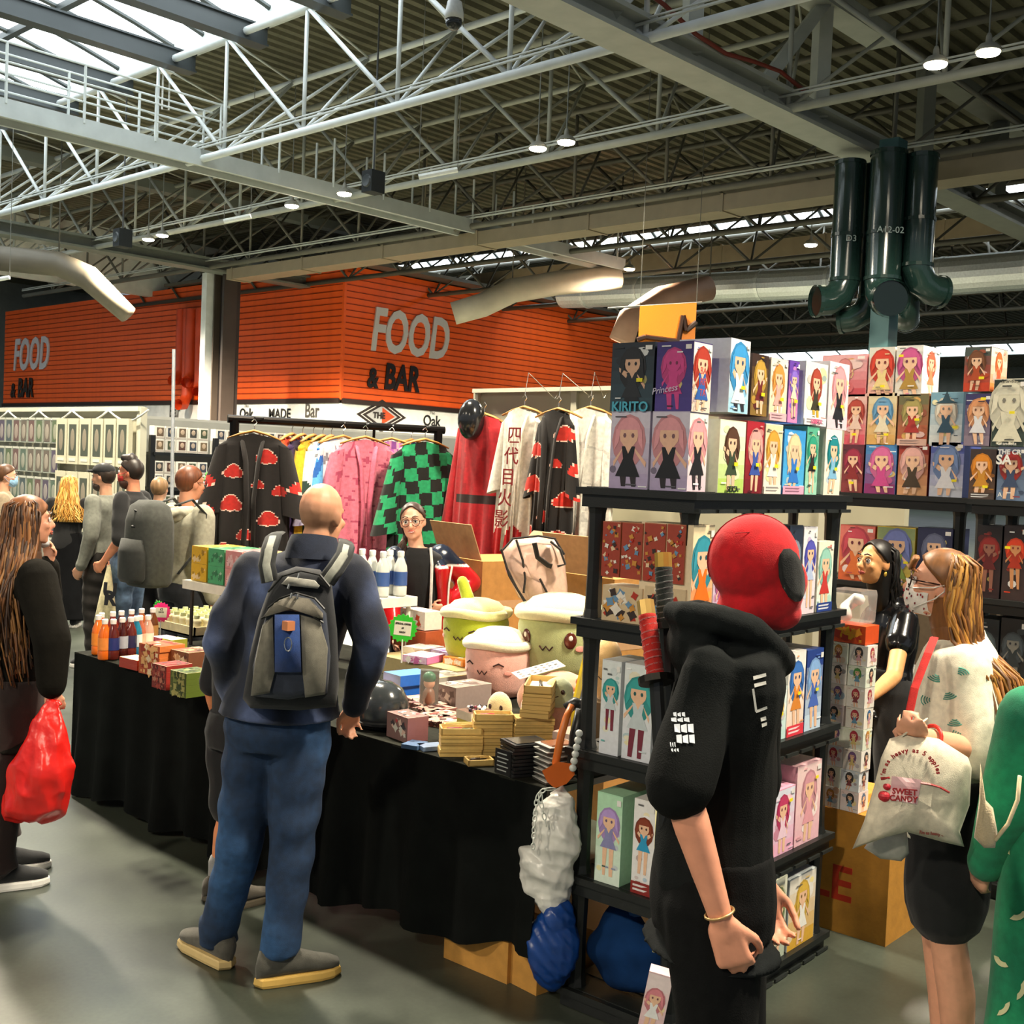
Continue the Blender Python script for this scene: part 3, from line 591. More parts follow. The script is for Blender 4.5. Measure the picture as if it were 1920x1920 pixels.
def strands(j, cols, roots, n=70, r=.011, name='long_hair', mass=None, seed=2, wav=.012, taper=.35, mat='hair'):
    """roots(u,rg) -> list of control points in the person's space; builds one lock per call"""
    b = MB(); rg = random.Random(seed)
    for p0, p1, r0, r1 in (mass or []): b.cap(p0, p1, r0, r1, cols[0], 14)
    for i in range(n):
        pts = roots(i / n, rg); m = len(pts); ph = rg.random() * 6; fine = []
        for a in range(m - 1):
            for q in range(3):
                t = q / 3; fine.append(pts[a].lerp(pts[a + 1], t))
        fine.append(pts[-1]); N = len(fine); fine = [p + V((math.sin(ph + k * .8), math.cos(ph * 2 + k * .7), 0)) * wav * min(1, k / 4) for k, p in enumerate(fine)]
        rr = r * (.7 + .6 * rg.random()); b.tube(fine, [rr * (.6 if k == 0 else 1 - (1 - taper) * (k / N) ** 2) for k in range(N)], rg.choice(cols), 5, flat=.5)
    return b.build(name, mat, j['root'], smooth=True)
def belt_tube(j, pts, r, col, name, mat='cloth', flat=.3, n=8, up=None):
    b = MB(); b.tube(pts, r, col, n, flat=flat, up=up); return b.build(name, mat, j['root'], smooth=True)
def glasses(j, col='#3a2a26', r=.024):
    X = j['HX']; b = MB()
    for sx in (-1, 1):
        b.tube([X @ V((.033 * sx + r * math.cos(a), .099 - abs(math.cos(a) * .004), .002 + r * math.sin(a))) for a in [2 * math.pi * k / 16 for k in range(17)]], .0022, col, 5)
        b.tube([X @ V((.056 * sx, .096, .006)), X @ V((.077 * sx, .05, .008)), X @ V((.079 * sx, -.02, .008))], .0022, col, 5)
    b.tube([X @ V((-.01, .101, .006)), X @ V((.01, .101, .006))], .0022, col, 5); b.build('glasses', 'metal', j['root'], label='thin rimmed glasses')
def face_mask(j, col, dots=None, label=None):
    X = j['HX']; b = MB(); rings = []
    for z, w, y in ((.004, .026, .112), (-.012, .05, .107), (-.035, .064, .11), (-.06, .062, .108), (-.085, .05, .098), (-.104, .03, .075)):
        row = [(w * math.sin(a), y - .085 * (1 - math.cos(a)), z) for a in [R(-84 + 168 * k / 12) for k in range(13)]]; rings.append(row)
    vs = [X @ V(p) for r_ in rings for p in r_]; fs = [(i * 13 + k, i * 13 + k + 1, (i + 1) * 13 + k + 1, (i + 1) * 13 + k) for i in range(5) for k in range(12)]; b.add(vs, fs, col)
    o = b.build('face_mask', 'cloth', j['root'], smooth=True, label=label)
    if dots:
        rg = random.Random(5); d = MB()
        for i in range(46):
            a = R(rg.uniform(-78, 78)); t = rg.uniform(.1, 4.9); k = int(t); f_ = t - k; zz = [.004, -.012, -.035, -.06, -.085, -.104]; ww = [.026, .05, .064, .062, .05, .03]; yy = [.112, .107, .11, .108, .098, .075]
            w, y, z = (ww[k] * (1 - f_) + ww[k + 1] * f_), (yy[k] * (1 - f_) + yy[k + 1] * f_), (zz[k] * (1 - f_) + zz[k + 1] * f_)
            d.ell((w * math.sin(a) * 1.01, y - .085 * (1 - math.cos(a)) + .001, z), (.0045, .0025, .0045), rg.choice(dots), X, 7, 5)
        d.build('mask_print', 'cloth', o)
    for sx in (-1, 1): b = MB(); b.tube([X @ V((.06 * sx, .085, -.02)), X @ V((.078 * sx, .02, -.005)), X @ V((.084 * sx, -.01, .01)), X @ V((.085 * sx, -.014, -.01)), X @ V((.078 * sx, .01, -.04)), X @ V((.045 * sx, .07, -.085))], .002, col, 4); b.build('ear_loop', 'cloth', o)
    return o
def to_local(j, p): return j['root'].matrix_world.inverted() @ V(p)
def LW(o, p):     # world point -> local of a top-level object
    return (Matrix.Translation(o.location) @ o.rotation_euler.to_matrix().to_4x4()).inverted() @ V(p)
# ================================================================== PEOPLE
def lp(loc, az, s):
    a = -(az - math.pi / 2); Rm = Matrix.Rotation(a, 3, 'Z')
    return lambda px, py, D: tuple((Rm @ (at(px, py, D) - V(loc))) / s)
def lw(loc, az):                     # metric local point
    Rm = Matrix.Rotation(-(az - math.pi / 2), 3, 'Z'); return lambda px, py, D: Rm @ (at(px, py, D) - V(loc))
def blotch(c0, c1, c2, k, seed):
    rg = np.random.RandomState(seed)
    def fn(co):
        w = np.sin(co @ np.array([9., 7, 5])) * .5
        a = .5 + .5 * np.sin(co[:, 0] * k + w); b = .5 + .5 * np.sin(co[:, 2] * k * .9 + w * 1.3 + 1); c = .5 + .5 * np.sin(co[:, 0] * k * .5 + co[:, 2] * k * .35 + 2)
        t = np.clip((a * b) ** 1.5, 0, 1)[:, None]; u = np.clip(c * a * .8, 0, 1)[:, None] * .5
        return np.array(L(c0)) * (1 - t) * (1 - u) + np.array(L(c1)) * t * (1 - u) + np.array(L(c2)) * u
    return fn

# ---- bald man with backpack at the table
loc, az, h = V((2.48, 3.56, 0)), R(36), 1.77; f = lp(loc, az, h / 1.75); g = lw(loc, az)
J = dict(pel=f(522, 1340, 4.24), chest=f(556, 1150, 4.24), neck=f(590, 1022, 4.24), head=f(604, 968, 4.26), shR=f(656, 1070, 4.2), elR=f(698, 1200, 4.12), wrR=f(664, 1322, 4.36), shL=f(474, 1070, 4.26), elL=f(414, 1200, 4.2), wrL=f(440, 1325, 4.4),
         hipR=f(562, 1380, 4.22), hipL=f(480, 1380, 4.26), knR=f(548, 1590, 4.2), knL=f(448, 1590, 4.24), anR=f(526, 1768, 4.18), anL=f(408, 1752, 4.33), ftR=R(55), ftL=R(-55))
j = person('bald man with a grey-blue backpack standing at the table', loc, az, h, J, '#e2a07c', 1.1, .008, (18, -6, 0), dict(R=dict(curl=.6, n=(0, .2, -1))), face=False, scalp='#8a6a50'); BM = j
top(j, '#26324a', .93, 1., .024, 'jacket', 'cloth', .95, blotch('#0f1626', '#55648c', '#2c3859', 30, 3), .007, 5, voxel=.01, flare=.03)
b = MB(); N_ = j['neck']; b.tube([N_ + V((0, -.02, -.05)), N_ + V((0, -.015, .005)), N_ + V((0, -.01, .03))], [.105, .092, .082], '#1d2538', 18, caps=False); b.build('collar', 'cloth', j['root'], smooth=True)
pants(j, '#1f3a5c', 1., .015, 'jeans', 'denim', .005, 8, .068, colfn=lambda co: np.array(L('#152c49')) * 1 + np.clip(np.sin(co[:, 2:3] * 5 + co[:, :1] * 9), 0, 1) * np.array(L('#2c5480')) * .55)
shoe(j, 'R', '#4b4a43', '#cfa95a', '#8f8b80', R(55)); shoe(j, 'L', '#55524a', '#cdb27a', '#8f8b80', R(-55))
# his backpack: worn, but a thing of its own
bk = thing('backpack', 'grey and navy backpack with blue centre panel on the bald man', 'backpack', at(535, 1330, 4.07)); B0 = V(bk.location)
fw = V((math.cos(AZ), math.sin(AZ), 0)); rt = V((math.sin(AZ), -math.cos(AZ), 0))
def bp(px, py, back=0.): return at(px, py, 4.06 - back) - B0
def bshell(name, outline, t0, t1, colr, mat='cloth', parent=bk, edge=.85, label=None):
    n = len(outline); cx = sum(p[0] for p in outline) / n; cy = sum(p[1] for p in outline) / n; rings = []
    for t, k in ((t0, 1.), (t0 + (t1 - t0) * .55, 1.0), (t0 + (t1 - t0) * .88, .95), (t1, edge)): rings.append([bp(cx + (x - cx) * k, cy + (y - cy) * k, t) for x, y in outline])
    b = MB(); b.loft(rings, colr); return b.build(name, mat, parent, smooth=True, label=label)
bshell('main_body', [(500, 1115), (520, 1075), (555, 1062), (600, 1068), (622, 1095), (632, 1180), (636, 1280), (630, 1325), (560, 1332), (470, 1328), (455, 1310), (470, 1220), (484, 1160)], -.02, .13, '#1c1e22')
bshell('front_pocket', [(490, 1180), (505, 1140), (545, 1112), (585, 1118), (612, 1150), (620, 1230), (614, 1300), (540, 1312), (476, 1306), (474, 1250)], .1, .19, '#2a3140')
bshell('side_panel', [(478, 1240), (492, 1172), (512, 1152), (516, 1262), (506, 1300), (470, 1305)], .15, .205, '#6a675c', edge=.93)
bshell('side_panel', [(562, 1150), (600, 1160), (615, 1215), (610, 1302), (572, 1308), (566, 1260)], .15, .205, '#6a675c', edge=.93)
bshell('centre_panel', [(514, 1150), (562, 1150), (566, 1262), (514, 1262)], .15, .212, '#1f3d78', edge=.96)
bshell('top_pocket', [(492, 1158), (512, 1130), (545, 1117), (580, 1122), (606, 1150), (606, 1162), (545, 1142)], .15, .21, '#6a655a', edge=.93)
bshell('cushion', [(527, 1095), (540, 1081), (590, 1088), (600, 1098), (596, 1104), (540, 1098)], .1, .16, '#8b8a82', edge=.92)
for pts in ([(490, 1160), (515, 1147), (545, 1143), (580, 1150), (606, 1168)], [(502, 1140), (525, 1122), (555, 1112), (590, 1122), (608, 1142)], [(503, 1110), (530, 1080), (565, 1070), (600, 1078), (618, 1100)]):
    b = MB(); b.tube([bp(x, y, .205) for x, y in pts], .004, '#0c0d10', 5); b.build('zip', 'plastic', bk)
b = MB(); b.box(bp(541, 1173, .22), (.03, .03, .03), '#c07a50'); b.build('badge', 'plastic', bk, label='small copper square badge')
b = MB(); b.tube([bp(540 + 7 * math.cos(a), 1208 + 13 * math.sin(a), .222) for a in [k * math.pi / 6 for k in range(13)]], .0022, '#b9bec0', 5); b.build('carabiner', 'steel', bk)
for x, y in ((548, 1112), (560, 1114), (543, 1095), (562, 1075)):
    b = MB(); b.tube([bp(x, y, .213), bp(x - 3, y + 9, .215)], .004, '#c9ccca', 5); b.build('zip_pull', 'steel', bk)
for pts in ([(506, 1090, .1), (500, 1058, .08), (505, 1030, .06), (513, 1005, .0), (520, 1000, -.1)], [(612, 1090, .1), (632, 1062, .08), (646, 1040, .05), (650, 1022, 0), (648, 1015, -.1)]):
    P = [bp(x, y, d + .03) for x, y, d in pts]; b = MB(); b.tube(P, .03, '#2b2d2e', 8, flat=.25, up=tuple(-fw)); q = b.build('shoulder_strap', 'cloth', bk, smooth=True)
    b = MB(); b.tube([p - fw * .009 for p in P[:4]], .014, '#9a9c92', 8, flat=.25, up=tuple(-fw)); b.build('reflective_strip', 'cloth', q, smooth=True)

# ---- child half hidden between the man and the table
loc, az = V((2.79, 4.10, 0)), R(0); j = person('child in black shorts hidden behind the bald man, one bare leg showing', loc, az, 1.36, dict(anR=(.06, -.02, .09), knR=(.075, .02, .5), anL=(-.13, -.02, .09)), '#d98a5c', 1., .011, face=False)
top(j, '#15171b', .95, .45, .02, seed=9); pants(j, '#0d0e11', .5, .03, 'shorts', seed=10); hair_cap(j, '#3a2a1e')
for sd in 'RL':
    shoe(j, sd, '#3c372f', '#4d463a', '#cbb9a0'); b = MB(); a_ = j['an' + sd]; b.cap(a_ + V((0, 0, .09)), a_ + V((0, 0, -.02)), .038, .036); b.build('sock', 'cloth', j['root'], smooth=True)

# ---- person in the red mask and black hoodie
p0 = at(1345, 1640, 2.7); loc, az, h = V((p0.x, p0.y, 0)), R(-43), 1.74; f = lp(loc, az, h / 1.75); g = lw(loc, az)
J = dict(pel=f(1338, 1640, 2.7), chest=f(1352, 1360, 2.7), neck=f(1382, 1172, 2.7), head=f(1422, 1075, 2.7), shR=f(1324, 1262, 2.57), elR=f(1276, 1478, 2.5), wrR=f(1352, 1722, 2.5), shL=f(1404, 1256, 2.86), elL=f(1412, 1460, 2.92), wrL=f(1432, 1650, 2.9),
         hipR=f(1335, 1690, 2.62), hipL=f(1350, 1690, 2.78), knR=f(1345, 2000, 2.6), knL=f(1365, 2010, 2.78), anR=f(1335, 2330, 2.6), anL=f(1370, 2340, 2.78))
j = person('person in black hoodie wearing a full red fabric mask beside the black rack', loc, az, h, J, '#e09a7c', .97, .0062, (0, 4, 0), dict(R=dict(curl=.62, n=g(1375, 1745, 2.75) - g(1360, 1760, 2.5), spread=1.2, thumb=.9), L=dict(curl=.5)), face=False, hs=1.08, bare=False); MG = j
X = j['HX']
b = MB(); b.ell((0, -.012, .03), (.092, .113, .108), '#888888', X, 24, 16); b.ell((0, .022, -.035), (.08, .088, .098), '#888888', X, 24, 16); b.ell((0, .07, -.02), (.04, .052, .06), '#888888', X); b.ell((0, .05, -.095), (.055, .055, .04), '#888888', X); b.ell((0, -.03, -.08), (.072, .075, .06), '#888888', X)


mk = remesh(b, 'mask', 'cloth', .006, '#c40a18', j['root'], smooth=3, label='tight plain red fabric mask over the whole head')
b = MB(); b.tube([X @ V((.0, -.1135 * math.cos(t) - .012, .03 + .1085 * math.sin(t))) for t in [k * .16 for k in range(-2, 17)]], .0016, '#8a0812', 5); b.tube([X @ V((.075 * math.cos(t), -.1 + .13 * abs(math.sin(t)), .1)) for t in (.2, .5)], .001, '#8a0812', 4); b.build('mask_seam', 'cloth', mk)
for sx in (1, -1):
    b = MB(); pts = []
    for a in range(14):
        t = 2 * math.pi * a / 14; u_, v_ = math.cos(t), math.sin(t); yy = .062 + .036 * u_ - .014 * v_; zz = .0 + .062 * v_
        xx = .088 * math.sqrt(max(.02, 1 - ((yy + .012) / .128) ** 2)); pts.append((sx * (xx * .97 + .002), yy, zz))
    q = [X @ V((p[0] + sx * .006, p[1], p[2])) for p in pts]; c0 = X @ V((sx * .082, .062, 0)); b.loft([[X @ V((p[0] - sx * .02, p[1], p[2])) for p in pts], q, [p.lerp(c0, .35) for p in q], [p.lerp(c0, .8) for p in q]], '#101112')
    b.build('eye_patch', 'cloth', mk, smooth=True, label='plain black oval eye patch')
def hood(b):
    N = j['neck']
    b.ell(N + V((0, -.1, -.045)), (.12, .075, .085), '#888888'); b.ell(N + V((0, -.075, .0)), (.1, .06, .06), '#888888')
    b.tube([N + V((.1, .0, .0)), N + V((.1, -.07, .02)), N + V((.06, -.13, .02)), N + V((0, -.15, .02)), N + V((-.06, -.13, .02)), N + V((-.1, -.07, .02)), N + V((-.1, .0, .0)), N + V((-.07, .07, -.05)), N + V((0, .1, -.085)), N + V((.07, .07, -.05)), N + V((.1, .0, .0))], .036, '#888888', 10)
hd = top(j, '#16191a', .8, .5, .022, 'hoodie', 'darkcloth', 1.05, blotch('#080a0a', '#15191a', '#0c0f0f', 9, 4), .011, 12, voxel=.0085, extra=hood, flare=.03)
b = MB(); g2 = [g(1436, 1262, 2.62), g(1444, 1350, 2.6), g(1440, 1440, 2.6)]
def pr_(b, pts, col): b.poly([g(*p) for p in pts], col)
for q in ([(1290, 1340, 2.44), (1258, 1330, 2.44), (1255, 1352, 2.44), (1284, 1360, 2.44)],): pass
sk = sticker(hd)
def decal(name, quads, col, root, sk_, label=None, off=.003):
    b = MB()
    for q in quads:
        P_ = [sk_(x, y, off) for x, y in q]
        if all(P_): b.poly(P_, col)
    if b.f: b.build(name, 'print', root, label=label)
sl_ = []
for (x, y, w_, h_) in ((1262, 1336, 24, 8), (1258, 1346, 36, 8), (1264, 1358, 38, 16), (1268, 1378, 36, 16), (1256, 1392, 12, 9), (1258, 1404, 16, 6)):
    for i in range(3): x0 = x + w_ * i / 3; sl_.append([(x0, y + 2 * (i % 2)), (x0 + w_ / 3 - 2, y - 1), (x0 + w_ / 3 - 1, y + h_), (x0 + 1, y + h_ - 2)])
decal('sleeve_print', sl_, '#dfe6f0', hd.parent, sk, 'white block print on the sleeve')
ch_ = [[(1412, 1268), (1436, 1262), (1437, 1268), (1413, 1275)], [(1414, 1282), (1436, 1277), (1437, 1283), (1415, 1289)], [(1410, 1292), (1414, 1291), (1420, 1333), (1416, 1335)], [(1417, 1332), (1438, 1324), (1439, 1329), (1418, 1337)], [(1426, 1346), (1436, 1343), (1437, 1350), (1427, 1353)], [(1428, 1357), (1438, 1354), (1438, 1360), (1429, 1364)]]
decal('chest_print', ch_, '#e8e6df', hd.parent, sk, 'white line print on the chest')
pants(j, '#0a0b0c', 1., .026, 'trousers', 'darkcloth', .008, 14, .09, voxel=.011)
for sd in 'RL': shoe(j, sd, '#17191b', '#d8d6d0')
b = MB(); w_ = j['wrR']; dd = (j['wrR'] - j['elR']).normalized(); o1 = dd.orthogonal().normalized(); o2 = dd.cross(o1); b.tube([w_ - dd * .012 + (o1 * math.cos(t) + o2 * math.sin(t)) * .0315 for t in [k * math.pi / 8 for k in range(17)]], .0032, '#d9b27a', 6); b.build('bracelet', 'metal', j['root'], smooth=True)
# swords carried on the back
def sword(lab, a, e, tipc, grip, blade_to=None):
    t = thing('toy_sword', lab, 'sword', a); o = V(a); d = (V(e) - o); b = MB(); n = 14
    P = [d * (i / n) for i in range(n + 1)]; b.tube(P, [.0205 * (1 + .1 * (i % 2)) for i in range(n + 1)], grip, 10); b.build('grip', 'cloth', t, smooth=True)
    b = MB(); u_ = d.normalized(); b.tube([d - u_ * .01, d + u_ * .03], .0215, tipc, 10); b.build('pommel', 'metal', t)
    b = MB(); 
    o1_ = u_.orthogonal().normalized(); o2_ = u_.cross(o1_)
    for i in range(9): p = d * (.05 + i * .1); b.tube([p + (o1_ * math.cos(a_) + o2_ * math.sin(a_)) * .0208 + u_ * .0015 * k_ for k_, a_ in enumerate([q_ * .6 for q_ in range(12)])], .0022, mixc(grip, '#ffffff', .12), 4)
    b.build('grip_wrap', 'cloth', t)
    b = MB(); b.tube([-u_ * .012, u_ * .004], .042, '#2a2824', 14); b.build('guard', 'metal', t)
    if blade_to is not None: b = MB(); q = V(blade_to) - o; b.tube([(0, 0, 0), q * .5, q], [.02, .02, .014], '#0f1011', 8, flat=.5); b.build('scabbard', 'plastic', t)
sword('red-wrapped sword hilt rising behind the masked person', at(1230, 1272, 2.72), at(1213, 1150, 2.78), '#d8b36a', '#b01c14', at(1246, 1560, 2.66))
sword('black-wrapped sword hilt rising behind the masked person', at(1248, 1170, 2.8), at(1244, 1060, 2.82), '#cda24c', '#1c2321', at(1262, 1500, 2.78))
t = thing('walking_pole', 'long pale thin stick held beside the masked person', 'stick', at(1226, 1785, 2.75)); o = V(t.location); b = MB(); b.tube([(0, 0, 0), at(1232, 1640, 2.75) - o, at(1240, 1380, 2.75) - o], [.004, .0085, .0085], '#d6cf9a', 8); b.build('shaft', 'wood', t, smooth=True)
b = MB(); b.tube([at(1240, 1380, 2.75) - o, at(1241, 1340, 2.75) - o], .012, '#2b2b26', 8); b.build('cap', 'plastic', t)

# ---- girl with long ginger hair, face mask and tote bag
p0 = at(1780, 1490, 3.6); loc, az, h = V((p0.x, p0.y, 0)), AZ + R(72), 1.66; f = lp(loc, az, h / 1.75); g = lw(loc, az)
J = dict(pel=f(1778, 1490, 3.6), chest=f(1795, 1310, 3.6), neck=f(1800, 1185, 3.6), head=f(1762, 1098, 3.6), shL=f(1812, 1256, 3.48), elL=f(1832, 1412, 3.42), wrL=f(1722, 1378, 3.32), shR=f(1800, 1228, 3.74), elR=f(1790, 1400, 3.78), wrR=f(1712, 1372, 3.6),
         hipL=f(1775, 1525, 3.52), hipR=f(1780, 1525, 3.68), knL=f(1778, 1765, 3.5), knR=f(1762, 1765, 3.68), anL=f(1800, 2050, 3.52), anR=f(1775, 2050, 3.7))
j = person('girl with long ginger hair, cherry face mask and white shirt by the blind boxes', loc, az, h, J, '#e3a585', 1.06, .008, (0, 8, 0), dict(L=dict(curl=.7, d=g(1672, 1362, 3.2) - g(1722, 1378, 3.32), n=(.4, -.2, .6)), R=dict(curl=.7)), female=True, brow='#7a4a24'); GG = j
sh_ = top(j, '#e9e4cf', .86, .5, .024, 'shirt', 'cloth', 1.12, None, .006, 21, voxel=.01, flare=.03)
rg = random.Random(4); sk = sticker(sh_)
for (x, y) in ((1760, 1262), (1775, 1295), (1750, 1312), (1790, 1345), (1765, 1372), (1808, 1378), (1800, 1480), (1815, 1550), (1795, 1268)):
    b = MB(); a = rg.uniform(0, 6.28)
    for k in range(4):
        r_ = 8 + 5 * k; P_ = [sk(x + r_ * math.cos(a + t), y + r_ * .7 * math.sin(a + t), .002) for t in (0, .3, .6, .9, 1.2)]
        if all(P_): b.tube(P_, .002, '#4f9a8a', 4)
    if b.f: b.build('leaf_print', 'cloth', j['root'], label='teal leaf print')
pants(j, '#0d1012', .36, .035, 'shorts', 'cloth', .004, 22, thigh=1.05)
for sd in 'RL': shoe(j, sd, '#e5e2da', '#f0eee8')
hair_cap(j, '#7a4e26', .06, -.09, -.05, 1.12, seed=3)
X = j['HX']
def rt(u_, rg):
    a = R(200 + 250 * u_) if rg.random() < .8 else R(rg.uniform(150, 400)); a = R(rg.uniform(185, 368)); r1 = V((.083 * math.cos(a), -.012 + .1 * math.sin(a), rg.uniform(.0, .09)))
    p = [X @ V((r1.x * .5, r1.y * .6, .115)), X @ r1, X @ V((r1.x * 1.06, r1.y * 1.08 - .012, -.06)), X @ V((r1.x * 1.25, r1.y * .9 - .06, -.16))]
    e = p[-1]; k = rg.uniform(.8, 1.25); p += [e + V((rg.uniform(-.07, .05), -.09 * k, -.09)), e + V((rg.uniform(-.12, .06), -.14 * k, -.24 * k)), e + V((rg.uniform(-.15, .06), -.17 * k, -.42 * k))]
    return p
strands(j, ['#7a4c22', '#96622c', '#b27a34', '#64401e', '#c48e42'], rt, 330, .0062, seed=6, wav=.01, mass=[(X @ V((0, -.03, .0)), X @ V((0, -.07, -.12)), .075, .07), (X @ V((0, -.07, -.12)), X @ V((-.03, -.24, -.4)), .072, .07)])
b = MB(); b.tube([X @ V((.06 * math.cos(t), .09 + .01 * math.sin(t), .06 + .02 * math.cos(t * 2))) for t in [k * .5 for k in range(7)]], .012, '#8a5a2c', 6, flat=.5); b.build('fringe', 'hair', j['root'], smooth=True)
glasses(j, '#33201c'); face_mask(j, '#ece6de', ['#a81f2c', '#7a1722', '#3d3030'], 'white face mask printed with dark red cherries')
for px, py, D_, c in ((1706, 1366, 3.31, '#35b53a'), (1738, 1383, 3.34, '#c8342c')):
    b = MB(); c0 = g(px, py, D_); dd = (j['wrL'] - j['elL']).normalized(); o1 = dd.orthogonal().normalized(); o2 = dd.cross(o1); rr = .031 if px < 1720 else .038; b.tube([j['wrL'] + dd * (.008 if px < 1720 else -.05) + (o1 * math.cos(t) + o2 * math.sin(t)) * rr + dd * k_ for k_ in (0,) for t in [k * math.pi / 8 for k in range(17)]], .006, c, 6); b.build('wristband', 'plastic', j['root'], smooth=True)
# shoulder bag with red strap and white cloth tote
b = MB(); b.tube([g(1752, 1195, 3.5), g(1740, 1225, 3.42), g(1715, 1290, 3.38), g(1700, 1360, 3.36)], .012, '#c62d2a', 8, flat=.2); b.build('red_strap', 'cloth', j['root'])
tb = thing('tote_bag', 'cream cotton tote with red curved lettering hanging from the girl', 'bag', at(1712, 1500, 3.28)); o = V(tb.location)
def flatbag(root, outline, D0, thick, col, name, mat, seed, puff=.02):
    n = len(outline); cx = sum(p[0] for p in outline) / n; cy = sum(p[1] for p in outline) / n; b = MB(); rings = []; rg = random.Random(seed); nz = [rg.uniform(-.3, .3) for _ in outline]; oo = V(root.location)
    for t, k in ((-1, .3), (-.95, .75), (-.6, .94), (0, 1), (.6, .94), (.95, .75), (1, .3)): rings.append([at(cx + (x - cx) * k, cy + (y - cy) * k, D0 + thick * t * (1 + nz[i] * .6)) - oo for i, (x, y) in enumerate(outline)])
    b.loft(rings, col); return b.build(name, mat, root, smooth=True)
tbo = flatbag(tb, [(1668, 1385), (1700, 1375), (1760, 1385), (1815, 1420), (1822, 1440), (1818, 1510), (1800, 1560), (1808, 1588), (1765, 1578), (1700, 1560), (1660, 1570), (1598, 1592), (1620, 1540), (1640, 1470), (1652, 1420)], 3.28, .05, '#dcd3bd', 'bag_body', 'cloth', 3)
tsk = sticker(tbo)
def bagtext(s, px, py, ang, size, col, D=.004):
    q_ = tsk(px, py, D)
    if q_ is None: return
    X_ = T(*q_) @ Matrix((_r, _u, -_f)).transposed().to_4x4() @ RZ(ang); return text(s, size, col, tb, X_, extrude=.0008, bold=.0006)
for i, ch in enumerate("I'm as heavy as 5 apples"):
    a = math.pi * (1.02 - i / 23 * .98); 
    if ch.strip(): bagtext(ch, 1708 + 52 * math.cos(a), 1455 - 48 * math.sin(a), a - math.pi / 2, .018, '#a02a2e')
b = MB(); 
def pan(pts, col, D=.003):
    n_ = 6; g_ = lambda u_, v_: tuple((1 - v_) * ((1 - u_) * pts[0][k] + u_ * pts[1][k]) + v_ * ((1 - u_) * pts[3][k] + u_ * pts[2][k]) for k in (0, 1))
    for i in range(n_):
        for k in range(n_):
            q_ = [tsk(*g_((i + a) / n_, (k + c) / n_), D) for a, c in ((0, 0), (1, 0), (1, 1), (0, 1))]
            if all(q_): b.poly(q_, col)
pan([(1672, 1455), (1728, 1462), (1720, 1508), (1668, 1500)], '#ecc0c4', .003); pan([(1678, 1478), (1716, 1484), (1711, 1506), (1676, 1500)], '#f3d4d4', .0045)
b.tube([tsk(1652, 1461), tsk(1668, 1458)], .003, '#a02a2e', 4); b.tube([tsk(1726, 1468), tsk(1745, 1471), tsk(1762, 1476), tsk(1780, 1486)], .003, '#a02a2e', 4)
b.ell(tsk(1658, 1493, -.008), .017, '#b3202e'); b.ell(tsk(1663, 1475, -.005), .011, '#b3202e'); b.build('bag_print', 'print', tb, label='pink box and red apple print')
bagtext('SWEET', 1696, 1485, -.08, .022, '#9c2028', .007); bagtext('CANDY', 1694, 1498, -.08, .022, '#9c2028', .007); bagtext("I'm as heavy as", 1748, 1563, -.1, .012, '#8a4a40')
b = MB(); b.tube([at(1690, 1382, 3.27) - o, at(1702, 1372, 3.26) - o, at(1720, 1362, 3.3) - o, at(1735, 1350, 3.34) - o], .012, '#d8cfb8', 6, flat=.3); b.build('bag_handle', 'cloth', tb)
# second plastic bag hanging behind the tote
pb = thing('plastic_bag', 'translucent grey plastic bag hanging behind the cream tote', 'bag', at(1670, 1580, 3.36)); flatbag(pb, [(1640, 1560), (1700, 1555), (1705, 1600), (1690, 1615), (1650, 1610), (1620, 1590)], 3.36, .03, '#b9bbb4', 'bag_body', 'clearbag', 6)

# ---- seller with black hair reaching for the blind boxes
p0 = at(1660, 1200, 5.62); loc, az, h = V((p0.x, p0.y, 0)), AZ + R(118), 1.66; f = lp(loc, az, h / 1.75); g = lw(loc, az)
J = dict(neck=f(1672, 1120, 5.6), head=f(1642, 1056, 5.56), chest=f(1668, 1210, 5.62), shL=f(1697, 1160, 5.48), elL=f(1676, 1268, 5.3), wrL=f(1634, 1305, 5.12), shR=f(1640, 1158, 5.72), elR=f(1616, 1245, 5.72), wrR=f(1608, 1300, 5.6))
j = person('seller with long black hair and black shirt reaching toward the blind boxes', loc, az, h, J, '#dba068', .92, .008, (2, 6, 0), dict(L=dict(curl=.3)), female=True, brow='#1a1412', eye='#1c1210', lip='#b0524a')
top(j, '#101012', .8, .22, .02, 'shirt', 'gloss', 1.15, None, .006, 31, voxel=.01); pants(j, '#141416', 1., .02, seed=32)
hair_cap(j, '#15110f', .076, -.1, -.06, 1.1, crown=1.0)
X = j['HX']
def rt2(u_, rg):
    a = R(rg.uniform(195, 345)); r1 = V((.082 * math.cos(a), -.012 + .1 * math.sin(a), rg.uniform(.0, .08))); p = [X @ V((0, -.02, .118)), X @ r1, X @ V((r1.x * 1.0, r1.y - .02, -.07)), X @ V((r1.x * .8, r1.y - .045, -.17))]; e = p[-1]; return p + [e + V((rg.uniform(-.03, .03), -.01, -.12)), e + V((rg.uniform(-.04, .04), .0, -.24))]
strands(j, ['#120e0c', '#1d1613', '#0b0908'], rt2, 150, .007, seed=8, mass=[(X @ V((0, -.03, 0)), X @ V((0, -.07, -.2)), .075, .055)])
b = MB(); b.ell((-.08, .0, -.05), (.008, .008, .014), '#d8b24a', X, 8, 6); b.build('earring', 'metal', j['root'])

